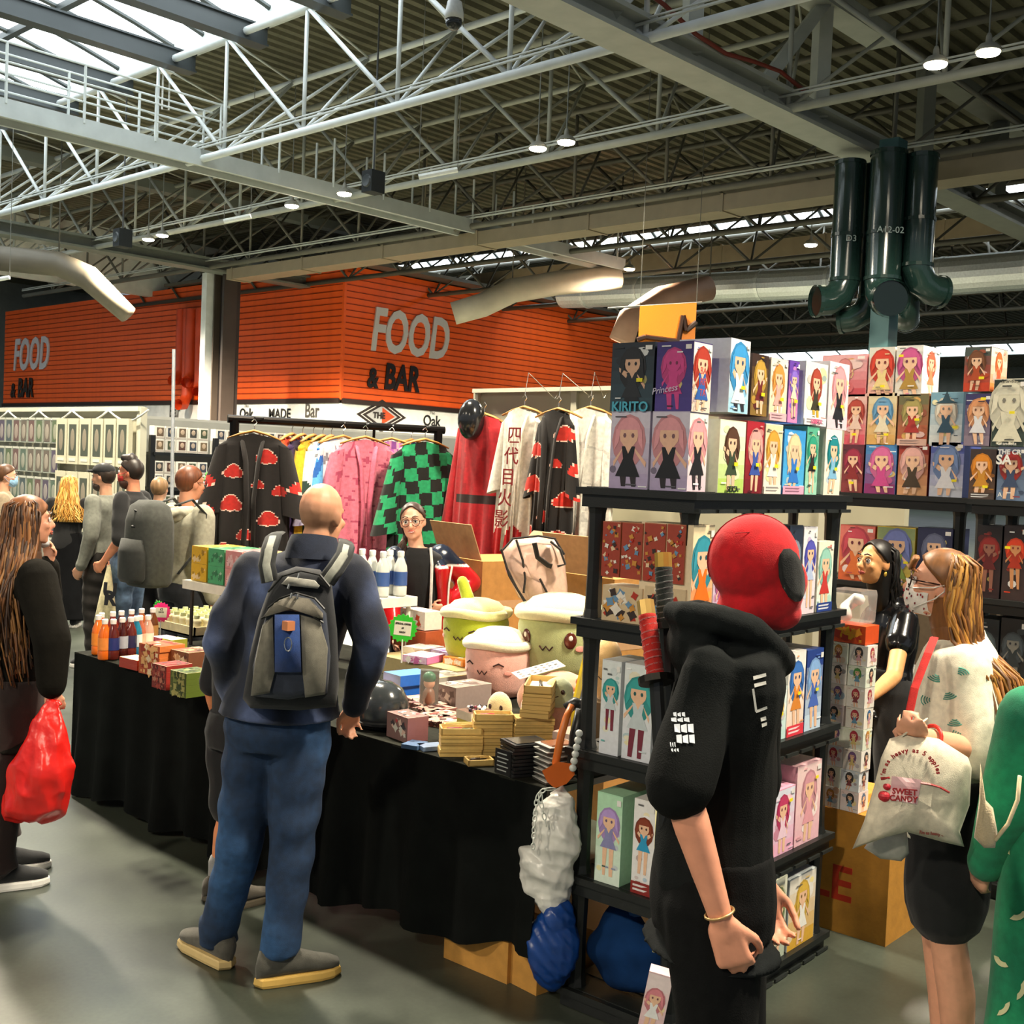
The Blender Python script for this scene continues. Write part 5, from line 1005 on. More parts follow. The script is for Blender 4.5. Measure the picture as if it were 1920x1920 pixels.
for k, (s_, z_) in enumerate((('BA', .13), ('RP', .095), ('TA', .06))): text(s_, .032, '#c8463c', pk, RZ(math.pi / 2) @ T(-.036, -.0965, z_) @ RX(math.pi / 2), extrude=.0005)
# --- top of the front rack, front rows
FR = [((1347, 788, 1397, 922), .2, 'white and lime figure box lettered SILICA', '#e8eecb', dict(bg=('#f0f2e2', '#b8d66a'), hair='#5a3a24', cloth='#3b4a33', seed=11), [('SILICA', .026, '#20301a', 0, .05, dict(bold=.001))]),
      ((1398, 790, 1431, 922), .2, 'red figure box with pink-haired figure in the lower row', '#a11c28', dict(bg=('#b01e2c', '#7a1822'), hair='#e9a7a0', cloth='#3b55a8', seed=12), []),
      ((1433, 795, 1466, 923), .2, 'white and orange figure box with blonde figure in the lower row', '#efe6d8', dict(bg=('#e8d9b0', '#f2ead8'), hair='#e2a53a', cloth='#f0ece4', seed=13, band='#f0e8dc'), []),
      ((1468, 806, 1509, 926), .22, 'bright blue beach figure box in the lower row', '#2d86cf', dict(bg=('#3c9be0', '#4fb2ea'), hair='#ecd6a8', cloth='#2f78d0', seed=14, band='#f3a9c6', zoom=1.15), []),
      ((1511, 800, 1534, 926), .2, 'mint green figure box with green-haired figure in the lower row', '#6fbda0', dict(bg=('#57b394', '#9fd8bf'), hair='#2fa383', cloth='#2a2320', seed=15), []),
      ((1546, 805, 1577, 926), .2, 'white figure box with teal-haired figure at the row end', '#f3efe6', dict(bg=('#f5f1e8', '#f6e9d6'), hair='#128a93', cloth='#7fb8dc', seed=16), [])]
for r_, dp, lab, colr, fr, tx in FR: rbox(F1, r_, dp, lab, 1.816, col=colr, front=fr, sticker=st(.1, .4), texts=tx, **GF)
FU = [((1367, 636, 1405, 786), .2, 2.085, 'tall white figure box with spiky blue-haired figure', '#dfe3ea', dict(bg=('#eef3f6', '#a9d8ee'), hair='#3f9fe0', cloth='#eef2f6', legs='#2b2830', seed=21, zoom=1.25), []),
      ((1408, 664, 1440, 784), .2, 2.085, 'brown and gold figure box in the upper row', '#3a2318', dict(bg=('#3a2416', '#8a6a2c'), hair='#caa03c', cloth='#6d1f1c', seed=22), []),
      ((1443, 672, 1476, 798), .2, 2.075, 'cream figure box with orange-haired figure in the upper row', '#eee3d2', dict(bg=('#f4ecd8', '#f2d8b4'), hair='#e39a44', cloth='#e8a9a2', seed=23, band='#f0b8c0'), []),
      ((1478, 676, 1497, 800), .2, 2.075, 'narrow purple figure box in the upper row', '#6a3fa2', dict(bg=('#6a3fb0', '#e38ac0'), hair='#8f6fd8', cloth='#f3e9c0', seed=24), []),
      ((1508, 680, 1551, 798), .2, 2.075, 'white and aqua figure box lettered LISBETH', '#e9efe9', dict(bg=('#d2ece4', '#f3f4ee'), hair='#b0452e', cloth='#38331f', legs='#c8a42c', seed=25, band='#f4eef0'), [('LISBETH', .024, '#d86a92', 0, .06, dict(bold=.0008))]),
      ((1553, 680, 1591, 800), .2, 2.07, 'white bunny-costume figure box at the upper row end', '#f0e4ec', dict(BUN, seed=26, bg=S5), [])]
for r_, dp, zb, lab, colr, fr, tx in FU: rbox(F1, r_, dp, lab, zb, col=colr, front=fr, sticker=st(.12, .35), texts=tx, **GF)
# --- second tier
pt = ('#a8412c', ['#e9c9a4', '#f0e6d8', '#3a2a26', '#cf8f3a', '#6b94b8', '#b8321f'])
for i, r_ in enumerate(((1128, 978, 1163, 1098), (1164, 980, 1204, 1099), (1206, 981, 1247, 1103), (1249, 983, 1284, 1106))):
    rbox(S1, r_, .12, ['red and cream patterned box, upper row, first from the costume panel', 'red and cream patterned box, upper row, second from the costume panel', 'red and cream patterned box, upper row, third from the costume panel', 'red and cream patterned box, upper row, next to the rack corner'][i], 1.515, col='#b86a48', pat=(pt[0], pt[1], 30 + i), **GF)
for i, r_ in enumerate(((1128, 1100, 1205, 1148), (1207, 1102, 1286, 1154))):
    rbox(S1, r_, .12, ['wide cream patterned box, lower row, at the costume panel end', 'wide cream patterned box, lower row, at the rack corner'][i], 1.366, col='#dfc7a4', pat=('#d9bf98', pt[1], 40 + i), **GF)
for r_, lab, colr, fr in (((1297, 985, 1338, 1130), 'orange and cream figure box just behind the red mask', '#efd9b4', dict(bg=('#f2dfb8', '#e87a22'), hair='#3a9bb0', cloth='#e8741c', seed=51, zoom=1.2)),
                          ((1478, 985, 1503, 1132), 'dark slate figure box in front of the red mask', '#2c3442', dict(bg=('#2a3446', '#4a5a70'), hair='#8a96a8', cloth='#3a4658', seed=52)),
                          ((1505, 988, 1531, 1105), 'pale lilac figure box in front of the red mask', '#e6e2ea', dict(bg=('#eeeef2', '#e9d8e2'), hair='#5a5ac0', cloth='#b8c8e8', seed=53)),
                          ((1533, 1015, 1562, 1124), 'cream figure box with mint tail at the rack post', '#efe8d6', dict(bg=('#f3ecd8', '#d8ece2'), hair='#9ad0c0', cloth='#c83a34', seed=54, band='#27408a'))):
    rbox(F1, r_, .2, lab, 1.366, col=colr, front=fr, **GF)
rbox(F1, (1504, 1106, 1531, 1136), .2, 'low violet gift-ribbon box under the lilac figure box', 1.3661, col='#4a3f96', pat=('#4a3f96', ['#e8e4f0', '#c9c0e0'], 55), **GF) if False else None
# --- third tier
MIK = dict(bg=('#e6ecec', '#dfe2ea'), hair='#3aa6a4', cloth='#c9d4d8', legs='#7a2a3c')
rbox(S1, (1126, 1238, 1163, 1398), .16, 'white figure box with teal hair and black seal, nearest the costume panel', .911, col='#dfe3e6', front=dict(MIK, seed=61), **GF)
rbox(S1, (1168, 1246, 1224, 1410), .16, 'white figure box with long teal hair and red boots on the third tier', .911, col='#dfe3e6', front=dict(MIK, seed=62, zoom=1.15), **GF)
rbox(S1, (1178, 1192, 1262, 1240), .14, 'flat orange carton lying above the teal-hair boxes', 1.195, col='#d8924e', name='carton_box', **GF) if False else None
for r_, lab, colr, fr, hh in (((1444, 1290, 1474, 1400), 'pale aqua figure box on the third tier beside the hoodie', '#dff0ee', dict(bg=('#e8f4f2', '#c8e8e6'), hair='#e8c468', cloth='#7a4f8a', seed=63), 0),
                              ((1476, 1222, 1508, 1396), 'white figure box with blue and orange figure on the third tier', '#ece8e2', dict(bg=('#f2eee8', '#f4dccc'), hair='#3f78c8', cloth='#e08a34', seed=64, band='#e5384a'), 0),
                              ((1510, 1218, 1541, 1384), 'blue figure box with long pale-blue hair on the third tier', '#20408a', dict(bg=('#243f8a', '#c8dcf0'), hair='#8ab4e8', cloth='#4a6ac0', seed=65), 0)):
    rbox(F1, r_, .2, lab, .911, col=colr, front=fr, sticker=st(.1, .5), **GF)
# --- fourth tier
rbox(S1, (1117, 1488, 1166, 1640), .2, 'mint green figure box with lilac figure on the fourth tier', .471, col='#a9d8b4', front=dict(bg=('#b4e0bc', '#dfeee0'), hair='#b89ad8', cloth='#8a8ab8', seed=71), **GF)
rbox(S1, (1186, 1500, 1228, 1655), .18, 'white figure box with red and black diamonds on the fourth tier', .471, col='#e8e6e4', front=dict(bg=('#eceaea', '#eceaea'), hair='#8a3a20', cloth='#2a9ac8', seed=72, band='#8a2420'), **GF)
for r_, lab, colr, fr in (((1446, 1480, 1489, 1600), 'pink figure box with rose figure on the fourth tier', '#e8a9c4', dict(bg=('#dfe2f2', '#f0b4d0'), hair='#c83a6a', cloth='#f0d0e2', seed=73)),
                          ((1492, 1432, 1538, 1580), 'tall pale pink figure box with black seal on the fourth tier', '#eab8c2', dict(bg=('#f2d2d2', '#eebcc8'), hair='#d89aa8', cloth='#e8a4b0', seed=74))):
    rbox(F1, r_, .26, lab, .471, col=colr, front=fr, sticker=st(.25, .8), **GF)
# --- bottom tier
rbox(F1, (1478, 1640, 1528, 1765), .26, 'grey and golden figure box on the bottom tier', .071, col='#b9c0c4', front=dict(bg=('#e8e2d6', '#d8a83a'), hair='#e0b84a', cloth='#f2f0ea', seed=81), **GF)
rbox(F1, (1440, 1650, 1474, 1770), .2, 'pale figure box half hidden on the bottom tier', .071, col='#c9cbb8', front=dict(bg=('#dfe0cc', '#b9c4b0'), hair='#8a9a6a', cloth='#d8d8c8', seed=82), **GF)
lb = thing('leaning_box', 'pink and white figure box leaning out of the bottom tier', 'box', at(1216, 1850, 3.66), R(-60)); b = MB(); b.box((0, 0, .13), (.075, .05, .27), '#e4c4c8'); b.build('carton', 'print', lb); b = MB(); art(b, .073, .26, T(0, -.025, 0), ('#f0dede', '#e8b4bc'), '#e08a94', '#f0f0f0', 83); b.build('printed_front', 'print', lb); lb.rotation_euler = (R(4), R(9), R(-60)); lb.location.z = .075
bl = thing('blue_sack', 'dark blue cloth sack stuffed in the bottom tier', 'bag', N1 + d1 * .12 + e1 * .24 + V((0, 0, .072))); b = MB(); b.ell((0, 0, .13), (.09, .17, .13), '#888888'); b.ell((.02, .06, .2), (.07, .1, .1), '#888888'); q = remesh(b, 'sack_body', 'blackcloth', .012, '#0d2c56', bl, disp=folds(.014, 26, 9)); b = MB(); b.tube([(.0, -.1, .24), (.02, -.05, .29), (.0, .02, .27)], .01, '#16406f', 5); b.build('sack_tie', 'cloth', bl)

# --- boxes further in on the front rack, behind the masked person
for i, (tz, x, w_, h_, c_, hr) in enumerate(((1.366, .25, .12, .24, '#d8c8e0', '#c86a9a'), (1.366, .4, .12, .22, '#c8e0d8', '#3a8a9a'), (1.366, .55, .12, .25, '#e8d8c0', '#c88a3a'), (.911, .2, .13, .26, '#dfe3e6', '#3aa6a4'), (.911, .36, .13, .24, '#e8dcd0', '#b8483a'), (.471, .3, .14, .28, '#e8c0cc', '#d85a8a'), (.471, .5, .14, .26, '#cfd8ec', '#5a6ac0'), (.071, .5, .15, .28, '#e0dcc8', '#c8a04a'))):
    q = N1 + d1 * x + e1 * .13; figure_box('%s figure box on the front rack, screened by the masked person' % ['lilac', 'pale mint', 'sand', 'silver white', 'ivory', 'rose', 'ice blue', 'straw'][i], V((q.x, q.y, tz)), A1, w_, .2, h_, c_, front=dict(bg=(c_, mixc(c_, hr, .3)), hair=hr, cloth=mixc(hr, '#ffffff', .4), seed=700 + i), **GF)
# ---------------- rear racks
N2 = (5.58, 2.24); rack('black plastic rack behind the seller with black hair', (6.04, 2.24), math.pi / 2, 1.2, .46, TI)
rack('black plastic rack at the picture edge stacked with dark figure boxes', (5.86, .95), math.pi / 2, 1.2, .46, TI)
P2 = on_plane(V((5.59, 0, 0)), V((0, 1, 0))); P3 = on_plane(V((5.41, 0, 0)), V((0, 1, 0))); G2 = dict(group='figure boxes on the rear rack'); G3 = dict(group='figure boxes on the edge rack')
def row(pl, G, items, zb):
    for r_, lab, colr, fr, kw in items: rbox(pl, r_, kw.pop('dp', .2), lab, kw.pop('zb', zb), col=colr, front=fr, **{**G, **kw})
row(P2, G2, [((1578, 832, 1619, 922), 'dark red figure box, first in the bottom row of the rear rack', '#5a2430', dict(bg=('#5f2a38', '#8a3a3a'), hair='#a3304a', cloth='#8a2a2a', seed=91), dict(sticker=st(.0, .2))),
             ((1621, 832, 1681, 923), 'blue figure box with pink figure in the rear rack bottom row', '#3c6fa8', dict(bg=('#4a86c0', '#8a2f6a'), hair='#d86aa0', cloth='#c8488a', seed=92, zoom=1.2), {}),
             ((1683, 832, 1741, 923), 'red and cream figure box in the rear rack bottom row', '#8f2c22', dict(bg=('#a0382a', '#d8a070'), hair='#e8b0a8', cloth='#4a3a26', seed=93, zoom=1.2), {}),
             ((1743, 828, 1808, 925), 'deep blue figure box with white figure in the rear rack bottom row', '#4a58a0', dict(bg=('#5a68b8', '#c8ccdc'), hair='#7a94c8', cloth='#e6e6ee', seed=94, zoom=1.2), dict(sticker=st(.25, .3)))], 1.816)
row(P2, G2, [((1584, 738, 1624, 830), 'pale pink figure box in the rear rack middle row', '#d8a4a0', dict(bg=('#e2b8b0', '#d85a6a'), hair='#b8483a', cloth='#e8c8b8', seed=95), dict(sticker=st(.0, .2))),
             ((1626, 736, 1681, 831), 'gold and cream figure box with blue hair in the rear rack middle row', '#d8b88a', dict(bg=('#dfcfa8', '#d8a860'), hair='#6aa0c8', cloth='#e8dcc0', seed=96), dict(sticker=st(.2, .2))),
             ((1683, 738, 1741, 831), 'olive and red figure box in the rear rack middle row', '#8a5a3a', dict(bg=('#6f6a48', '#b85a3c'), hair='#a89a5a', cloth='#a8302a', seed=97, band='#d8b0a0'), dict(sticker=st(.15, .5))),
             ((1743, 735, 1806, 828), 'sky blue figure box with pointed dark hat in the rear rack middle row', '#8ab4c8', dict(bg=('#7aa6bc', '#dfe4e4'), hair='#e2dccc', cloth='#34546a', seed=98, hat='#2c4a58'), dict(sticker=st(.3, .35)))], 2.062)
row(P2, G2, [((1540, 665, 1626, 737), 'wide pink blister figure box in the rear rack top row', '#d88a90', dict(bg=('#e8b0b4', '#c8505a'), hair='#d88a8a', cloth='#e8d8d0', seed=99, blobs=5), dict(sticker=st(.1, .2))),
             ((1628, 651, 1677, 737), 'pale figure box with round red hair in the rear rack top row', '#dcd6cc', dict(bg=('#dcdad0', '#e8b0a0'), hair='#d8402c', cloth='#e8d090', seed=100, zoom=1.25), dict(sticker=st(.1, .2))),
             ((1679, 648, 1730, 737), 'white figure box with round pink hair in the rear rack top row', '#f0eae4', dict(bg=('#dfe0da', '#dfd8cc'), hair='#cf5a94', cloth='#b08a3a', seed=101, zoom=1.25), dict(sticker=st(-.3, .8), side=dict(bg=('#f6f2ec', '#f6f2ec'), hair='#d86a4a', cloth='#c88a5a', seed=102)))], 2.308)
row(P3, G3, [((1817, 842, 1867, 938), 'dark brown figure box with orange hair on the edge rack', '#3a2a24', dict(bg=('#3a2c28', '#5a4030'), hair='#e08a1c', cloth='#c88a2a', seed=103, band='#4a3a34'), dict(sticker=st(.15, .25))),
             ((1869, 838, 1925, 940), 'slate figure box with red hair lettered SA on the edge rack', '#46506a', dict(bg=('#50586c', '#6a80a0'), hair='#a82a24', cloth='#3a4a6a', seed=104), dict(texts=[('THE CR', .03, '#dfe0e0', -.1, .9, dict(bold=.001)), ('SA', .06, '#f0efe8', -.28, .75, dict(bold=.002)), ('A', .03, '#f0efe8', -.35, .1, {})]))], 1.816)
row(P3, G3, [((1808, 738, 1858, 838), 'violet figure box with white dress figure on the edge rack', '#3c2f52', dict(bg=('#3a3466', '#8a7a8a'), hair='#e09a6a', cloth='#dfe0e6', seed=105), dict(sticker=st(.2, .9))),
             ((1860, 710, 1925, 836), 'black and white flower figure box lettered Grandista on the edge rack', '#d8d6c4', dict(bg=('#26302a', '#34443c'), hair='#e6e2cc', cloth='#e0dcc4', skin='#dcd8c0', legs='#c8c4ac', seed=106, zoom=1.4), dict(sticker=st(.1, .5), texts=[('Grandista', .022, '#101010', 0, .96, {}), ('Grandista', .022, '#f0efe8', 0, .04, {})]))], 2.06)
row(P3, G3, [((1807, 650, 1858, 735), 'grey and orange figure box at the top of the edge rack', '#5a4a40', dict(bg=('#4a544e', '#c8401c'), hair='#7a4a2a', cloth='#b0481c', seed=107), dict(sticker=st(.2, .3), side=dict(bg=('#e8e0d6', '#e88a4a'), hair='#d86a2a', cloth='#c8502a', seed=108)))], 2.31)
row(P2, G2, [((1573, 985, 1640, 1078), 'wide colourful figure box behind the black-haired seller, red half', '#c8584a', dict(bg=('#d8746a', '#e06a3a'), hair='#c84a5a', cloth='#e8783a', seed=109, blobs=6, zoom=1.3), {}), ((1642, 988, 1716, 1080), 'wide yellow-edged figure box behind the black-haired seller', '#d8b83a', dict(bg=('#8a9a6a', '#d8b84a'), hair='#7a86c8', cloth='#8aa04a', seed=110, blobs=5, zoom=1.3), dict(sticker=st(.3, .4))),
             ((1718, 990, 1786, 1080), 'navy figure box beside the rear rack post', '#23284a', dict(bg=('#2a2e52', '#1c2238'), hair='#6a7090', cloth='#4a5070', seed=111), dict(sticker=st(.3, .5)))], 1.366)
row(P3, G3, [((1830, 985, 1878, 1098), 'black figure box with dim red figure on the edge rack', '#1a1618', dict(bg=('#201a1c', '#2c1a1c'), hair='#8a2420', cloth='#5a1a1a', skin='#8a5a4a', seed=112), {}), ((1880, 985, 1925, 1100), 'dark box with orange-red creature art on the edge rack', '#241a1a', dict(bg=('#2a2024', '#3a2a28'), hair='#d8401c', cloth='#a83018', skin='#c88a5a', seed=113), dict(sticker=st(-.3, .7)))], 1.366)
row(P3, G3, [((1822, 1160, 1872, 1275), 'dark grey figure box low on the edge rack', '#20262a', dict(bg=('#20282c', '#2a3438'), hair='#5a6a70', cloth='#3a4a50', skin='#8a8a84', seed=114), dict(sticker=st(.1, .5))), ((1874, 1160, 1925, 1275), 'near black figure box low on the edge rack corner', '#15191b', dict(bg=('#181d20', '#20282a'), hair='#46525a', cloth='#2a3438', skin='#7a7a74', seed=115), {})], .911)
# ================================================================== SALES TABLE AND GOODS
TZ = .762
for i, (y0, y1) in enumerate(((2.66, 4.36), (4.38, 6.08))):
    t = thing('folding_table', ['trestle table under the black cloth, front-rack end', 'trestle table under the black cloth, bottle end'][i], 'table', (3.78, (y0 + y1) / 2, 0)); b = MB(); b.box((0, 0, .735), (1.38, y1 - y0, .03), '#b8b4aa'); b.build('tabletop', 'plastic', t)
    for sx in (-.6, .6):
        for sy in (-.72, .72): b = MB(); b.tube([(sx, sy, .72), (sx, sy, 0)], .016, '#555555', 8); b.build('leg', 'metal', t)
# cloth: top plus long front and end drapes with loose hem
def tablecloth():
    b = MB(); n = 90; m = 14; rg = random.Random(5); path = []
    for i in range(26): path.append((3.07 + 1.43 * (1 - i / 25), 6.1, 1))             # end drape from back to front
    for i in range(n): path.append((3.07, 6.1 - 3.46 * i / (n - 1), 0))
    rows = []
    for k in range(m + 1):
        v = k / m; row = []
        for i, (x, y, e) in enumerate(path):
            hem = .03 + .02 * math.sin(i * .35) + (max(0, (i - 70) / 46) ** 1.6) * .14; z = .757 + (hem - .757) * v; fo = .035 * v * math.sin(i * .9 + .6 * math.sin(i * .21)) + .02 * v * math.sin(i * .37 + 2) + .03 * v
            row.append((x - (fo if not e else 0), y + (fo if e else 0), z))
        rows.append(row)
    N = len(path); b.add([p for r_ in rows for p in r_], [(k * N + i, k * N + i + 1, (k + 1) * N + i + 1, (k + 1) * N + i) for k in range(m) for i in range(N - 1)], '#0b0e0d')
    o = b.build('tablecloth', 'blackcloth', smooth=True); tag(o, 'black cloth draped over the long sales table to the floor', 'tablecloth')
    b = MB(); b.box((3.785, 4.37, .756), (1.43, 3.46, .008), '#24251f'); b.build('cloth_top', 'blackcloth', o)  # same black cloth; the light grazing its top is put into this greyer colour
tablecloth()
def crate(px, py, w_, d_, h_, rz, colr, label, z=TZ, top=None, end=None, name='box', n=1, group=None, cat='box', front=None, pat=None, jit=0., X0=None):
    """carton(s) standing with the base centre under a surveyed spot; n > 1 stacks separate boxes"""
    p = atz(px, py, z) if X0 is None else V((*X0, z)); rg = random.Random(int(px * 7 + py)); out = []
    for i in range(n):
        lab = label if isinstance(label, str) else label[i]
        t = thing(name, lab, cat, (p.x + rg.uniform(-jit, jit), p.y + rg.uniform(-jit, jit), z + i * h_ * 1.01), rz + rg.uniform(-jit, jit) * 6, group)
        b = MB(); b.box((0, 0, h_ / 2), (w_, d_, h_), [colr, top or colr, end or colr, end or colr, colr, colr]); b.build('carton', 'print', t)
        if pat and i == n - 1: b = MB(); swirl(b, w_ * .96, d_ * .96, T(0, 0, h_) @ RX(-math.pi / 2) @ T(0, 0, -d_ * .48), *pat[0:2], pat[2], 16); b.build('printed_lid', 'print', t)
        if pat: b = MB(); swirl(b, d_ * .96, h_ * .94, RZ(-math.pi / 2) @ T(0, -w_ / 2, 0), pat[0], pat[1], pat[2] + i + 9, 12); b.build('printed_side', 'print', t)
        if front: b = MB(); art(b, d_ * .97, h_ * .97, RZ(-math.pi / 2) @ T(0, -w_ / 2, 0), **front); b.build('printed_front', 'print', t)
        out.append(t)
    return out
ORD = ['bottom', 'second', 'third', 'fourth', 'fifth', 'sixth', 'seventh', 'eighth', 'ninth', 'tenth']
def stk(n, what, where): return ['%s, %s of its stack %s' % (what, ORD[i] if i < n - 1 else 'topmost', where) for i in range(n)]

# ---- drink bottles
def bottle(label, p, liq, lab, cap='#ece9e2', s=1., group='drink bottles at the table end', clear=False):
    t = thing('drink_bottle', label, 'bottle', p, 0, group)
    b = MB(); b.lathe([(.028, 0), (.033, .006), (.033, .045), (.031, .05), (.033, .055), (.033, .12), (.03, .145), (.018, .175), (.013, .19), (.013, .2)], liq, 16, X=SC(s, s, s)); b.build('bottle_body', 'liquid', t, smooth=True)
    b = MB(); b.lathe([(.0338, .052), (.0338, .118)], lab, 16, X=SC(s, s, s), caps=False); b.build('label_wrap', 'print', t, smooth=True)
    b = MB(); b.lathe([(.0155, .19), (.016, .2), (.016, .212), (.013, .216)], cap, 14, X=SC(s, s, s)); b.build('cap', 'plastic', t)
    return t
BT = [((183, 1227), '#e8741c', '#e88a2c', 'orange soda bottle at the table corner'), ((254, 1229), '#1f7a9a', '#d8e6e6', 'teal drink bottle with white wrap in the front row')]
for (px, py), lq, lb_, lab in BT: bottle(lab, atz(px, py, TZ), lq, lb_)
row2 = [(191, 1149), (212, 1147), (228, 1145), (247, 1143), (266, 1141), (287, 1140)]
for i, (px, py) in enumerate(row2): bottle('amber drink bottle, number %s along the rear bottle row from the aisle' % ['one', 'two', 'three', 'four', 'five', 'six'][i], atz(px, py, TZ + .215) - V((0, 0, .215)), ['#c8641c', '#7a2418', '#5a1a14', '#8a3a1c', '#a85a2a', '#6a3a1c'][i], ['#e0a05a', '#a83a34', '#3a3a6a', '#c87a4a', '#d8a07a', '#b8864a'][i])
for (px, py), lq, lb_, lab in (((197, 1161), '#e06a18', '#e88a3c', 'orange soda bottle second from the table corner'), ((213, 1161), '#5a1c16', '#22306e', 'dark cola bottle with navy wrap in the front row'), ((230, 1158), '#451410', '#b9bcc4', 'dark cola bottle with silver wrap in the front row'), ((246, 1157), '#6a241c', '#2a2a4e', 'dark cola bottle with violet wrap behind the teal one'), ((263, 1154), '#b8644a', '#d8a890', 'peach drink bottle behind the teal one'), ((278, 1153), '#d0a08a', '#e8d8c4', 'pale pink drink bottle at the front row end')):
    bottle(lab, atz(px, py, TZ + .215) - V((0, 0, .215)), lq, lb_)
# tray of small yoghurt drinks with pale caps
t = thing('bottle_tray', 'cardboard tray under the small pale-capped drinks', 'tray', atz(345, 1190, TZ) + V((.22, .1, 0)), 0); TR = V(t.location); b = MB(); b.box((0, 0, .005), (.46, .46, .01), '#d8c89a')
for sx, sy, w_, d_ in ((-1, 0, .01, .46), (1, 0, .01, .46), (0, -1, .46, .01), (0, 1, .46, .01)): b.box((sx * .225, sy * .225, .03), (w_, d_, .06), '#e0d2a6')
b.build('tray_body', 'card', t)
sb = None
for i in range(6):
    for k in range(6):
        p = TR + V((-.19 + i * .076, -.19 + k * .076, .01))
        if sb is None:
            sb = thing('small_drink', 'small cream drink bottle with pale green cap in the cardboard tray', 'bottle', p, 0, 'small drinks in the tray'); b = MB(); b.lathe([(.025, 0), (.028, .005), (.028, .05), (.022, .06), (.028, .072), (.026, .09), (.014, .1)], '#e6dcb4', 10); b.build('bottle_body', 'plastic', sb, smooth=True); b = MB(); b.lathe([(.017, .098), (.018, .102), (.017, .118)], '#cfd8a0', 10); b.build('cap', 'plastic', sb)
        else: dup(sb, p)
# starburst price signs
def burst(label, p, colr, r, az, lines, tilt=0.):
    t = thing('starburst_sign', label, 'sign', p, az + math.pi / 2); n = 18; pts = [((r if k % 2 else r * .86) * math.cos(math.pi * k / n), (r if k % 2 else r * .86) * math.sin(math.pi * k / n)) for k in range(2 * n)]
    X = T(0, 0, r * 1.15) @ RX(math.pi / 2 - tilt); b = MB(); b.prism(pts, -.002, .002, colr, X); b.build('card', 'print', t)
    b = MB(); b.box((0, 0, .0025), (r * 1.15, r * .95, .001), '#e4e0cc', X @ RZ(-.08)); b.build('paper_note', 'print', t)
    for i, (s, sz) in enumerate(lines): text(s, sz, '#20201c', t, X @ RZ(-.08) @ T(0, r * (.3 - .28 * i), .0035), extrude=.0004, bold=.0006)
    b = MB(); b.tube([(0, 0, -.08), (0, 0, r * .4)], .004, '#d8d8d0', 6); b.build('stick', 'plastic', t); return t
burst('green starburst price sign with typed note beside the snack boxes', at(754, 1210, 5.35), '#35c030', .068, AZ + math.pi, [('SPECIAL OFFER', .0105), ('£5', .01), ('EACH', .0105)])
burst('pink starburst price sign among the bottles', atz(318, 1150, .86) + V((-.12, -.1, -.05)), '#e8247e', .065, AZ + math.pi + R(40), [('£2', .02), ('EACH', .013)])
burst('green starburst sign tucked behind the pink one', atz(303, 1150, .86) + V((-.02, 0, -.05)), '#3cc43a', .062, AZ + math.pi - R(35), [('£2', .02)])
# snack boxes at the bottle end
crate(302, 1262, .15, .17, .03, R(6), '#b8502c', stk(5, 'orange-red snack box', 'beside the bottles'), top='#f0a05a', end='#d87a3c', n=5, group='orange snack boxes', jit=.004, pat=('#b8552c', ['#e8b070', '#f0d8b0', '#a03018'], 201))
crate(256, 1252, .1, .16, .026, R(4), '#b03a2a', stk(2, 'red low snack box', 'below the teal bottle'), top='#f0d0a0', n=2, group='red snack boxes')
crate(322, 1288, .14, .12, .028, R(2), '#9a2c28', stk(4, 'dark red card pack box', 'at the cloth edge'), top='#f0d8a8', n=4, group='red card pack boxes', pat=('#8a2a26', ['#b8483a', '#c8846a', '#5a1a18'], 221))
crate(358, 1302, .14, .13, .028, R(2), '#5a6a26', stk(4, 'olive green card pack box', 'at the cloth edge by the man'), top='#f0e0b0', n=4, group='olive card pack boxes', pat=('#56662a', ['#8a9a4a', '#3a4a1c', '#b8b86a'], 231))
crate(306, 1222, .1, .09, .085, R(3), '#8a2450', 'magenta carton between the bottles and orange stack', z=TZ + .01, top='#f0c8d8')
crate(327, 1226, .1, .09, .085, R(3), '#a8a83a', 'olive yellow carton beside the magenta one', z=TZ + .01, top='#e8e6a8')
crate(284, 1226, .09, .12, .06, R(3), '#b8a24a', 'mustard carton beside the teal bottle', z=TZ + .01, top='#f0e4b4')
crate(362, 1246, .16, .15, .075, R(3), '#7a4a30', 'brown striped biscuit carton near the man', z=TZ + .06, top='#f0e2b8', pat=('#7a4a30', ['#c89a6a', '#5a2c1c', '#e0c8a0'], 241))
crate(362, 1252, .17, .17, .06, R(3), '#b85a3a', 'rust carton under the brown striped one', z=TZ)
crate(386, 1140, .1, .1, .1, R(5), '#8a8a4a', 'olive fruit-print carton standing behind the drink tray', z=.9, pat=('#8a8c4a', ['#c8b45a', '#4a3a2a', '#d8c88a'], 251), X0=(4.2, 6.2))
crate(404, 1140, .1, .09, .095, R(5), '#b8483a', 'red fruit-print carton standing behind the drink tray', z=.9, pat=('#b8483a', ['#e89a5a', '#7a2a1c', '#e8c88a'], 252), X0=(4.2, 6.08))
crate(390, 1140, .2, .5, .137, 0, '#1c1c1e', 'low black riser under the fruit-print cartons', z=TZ, X0=(4.22, 6.0), name='riser')
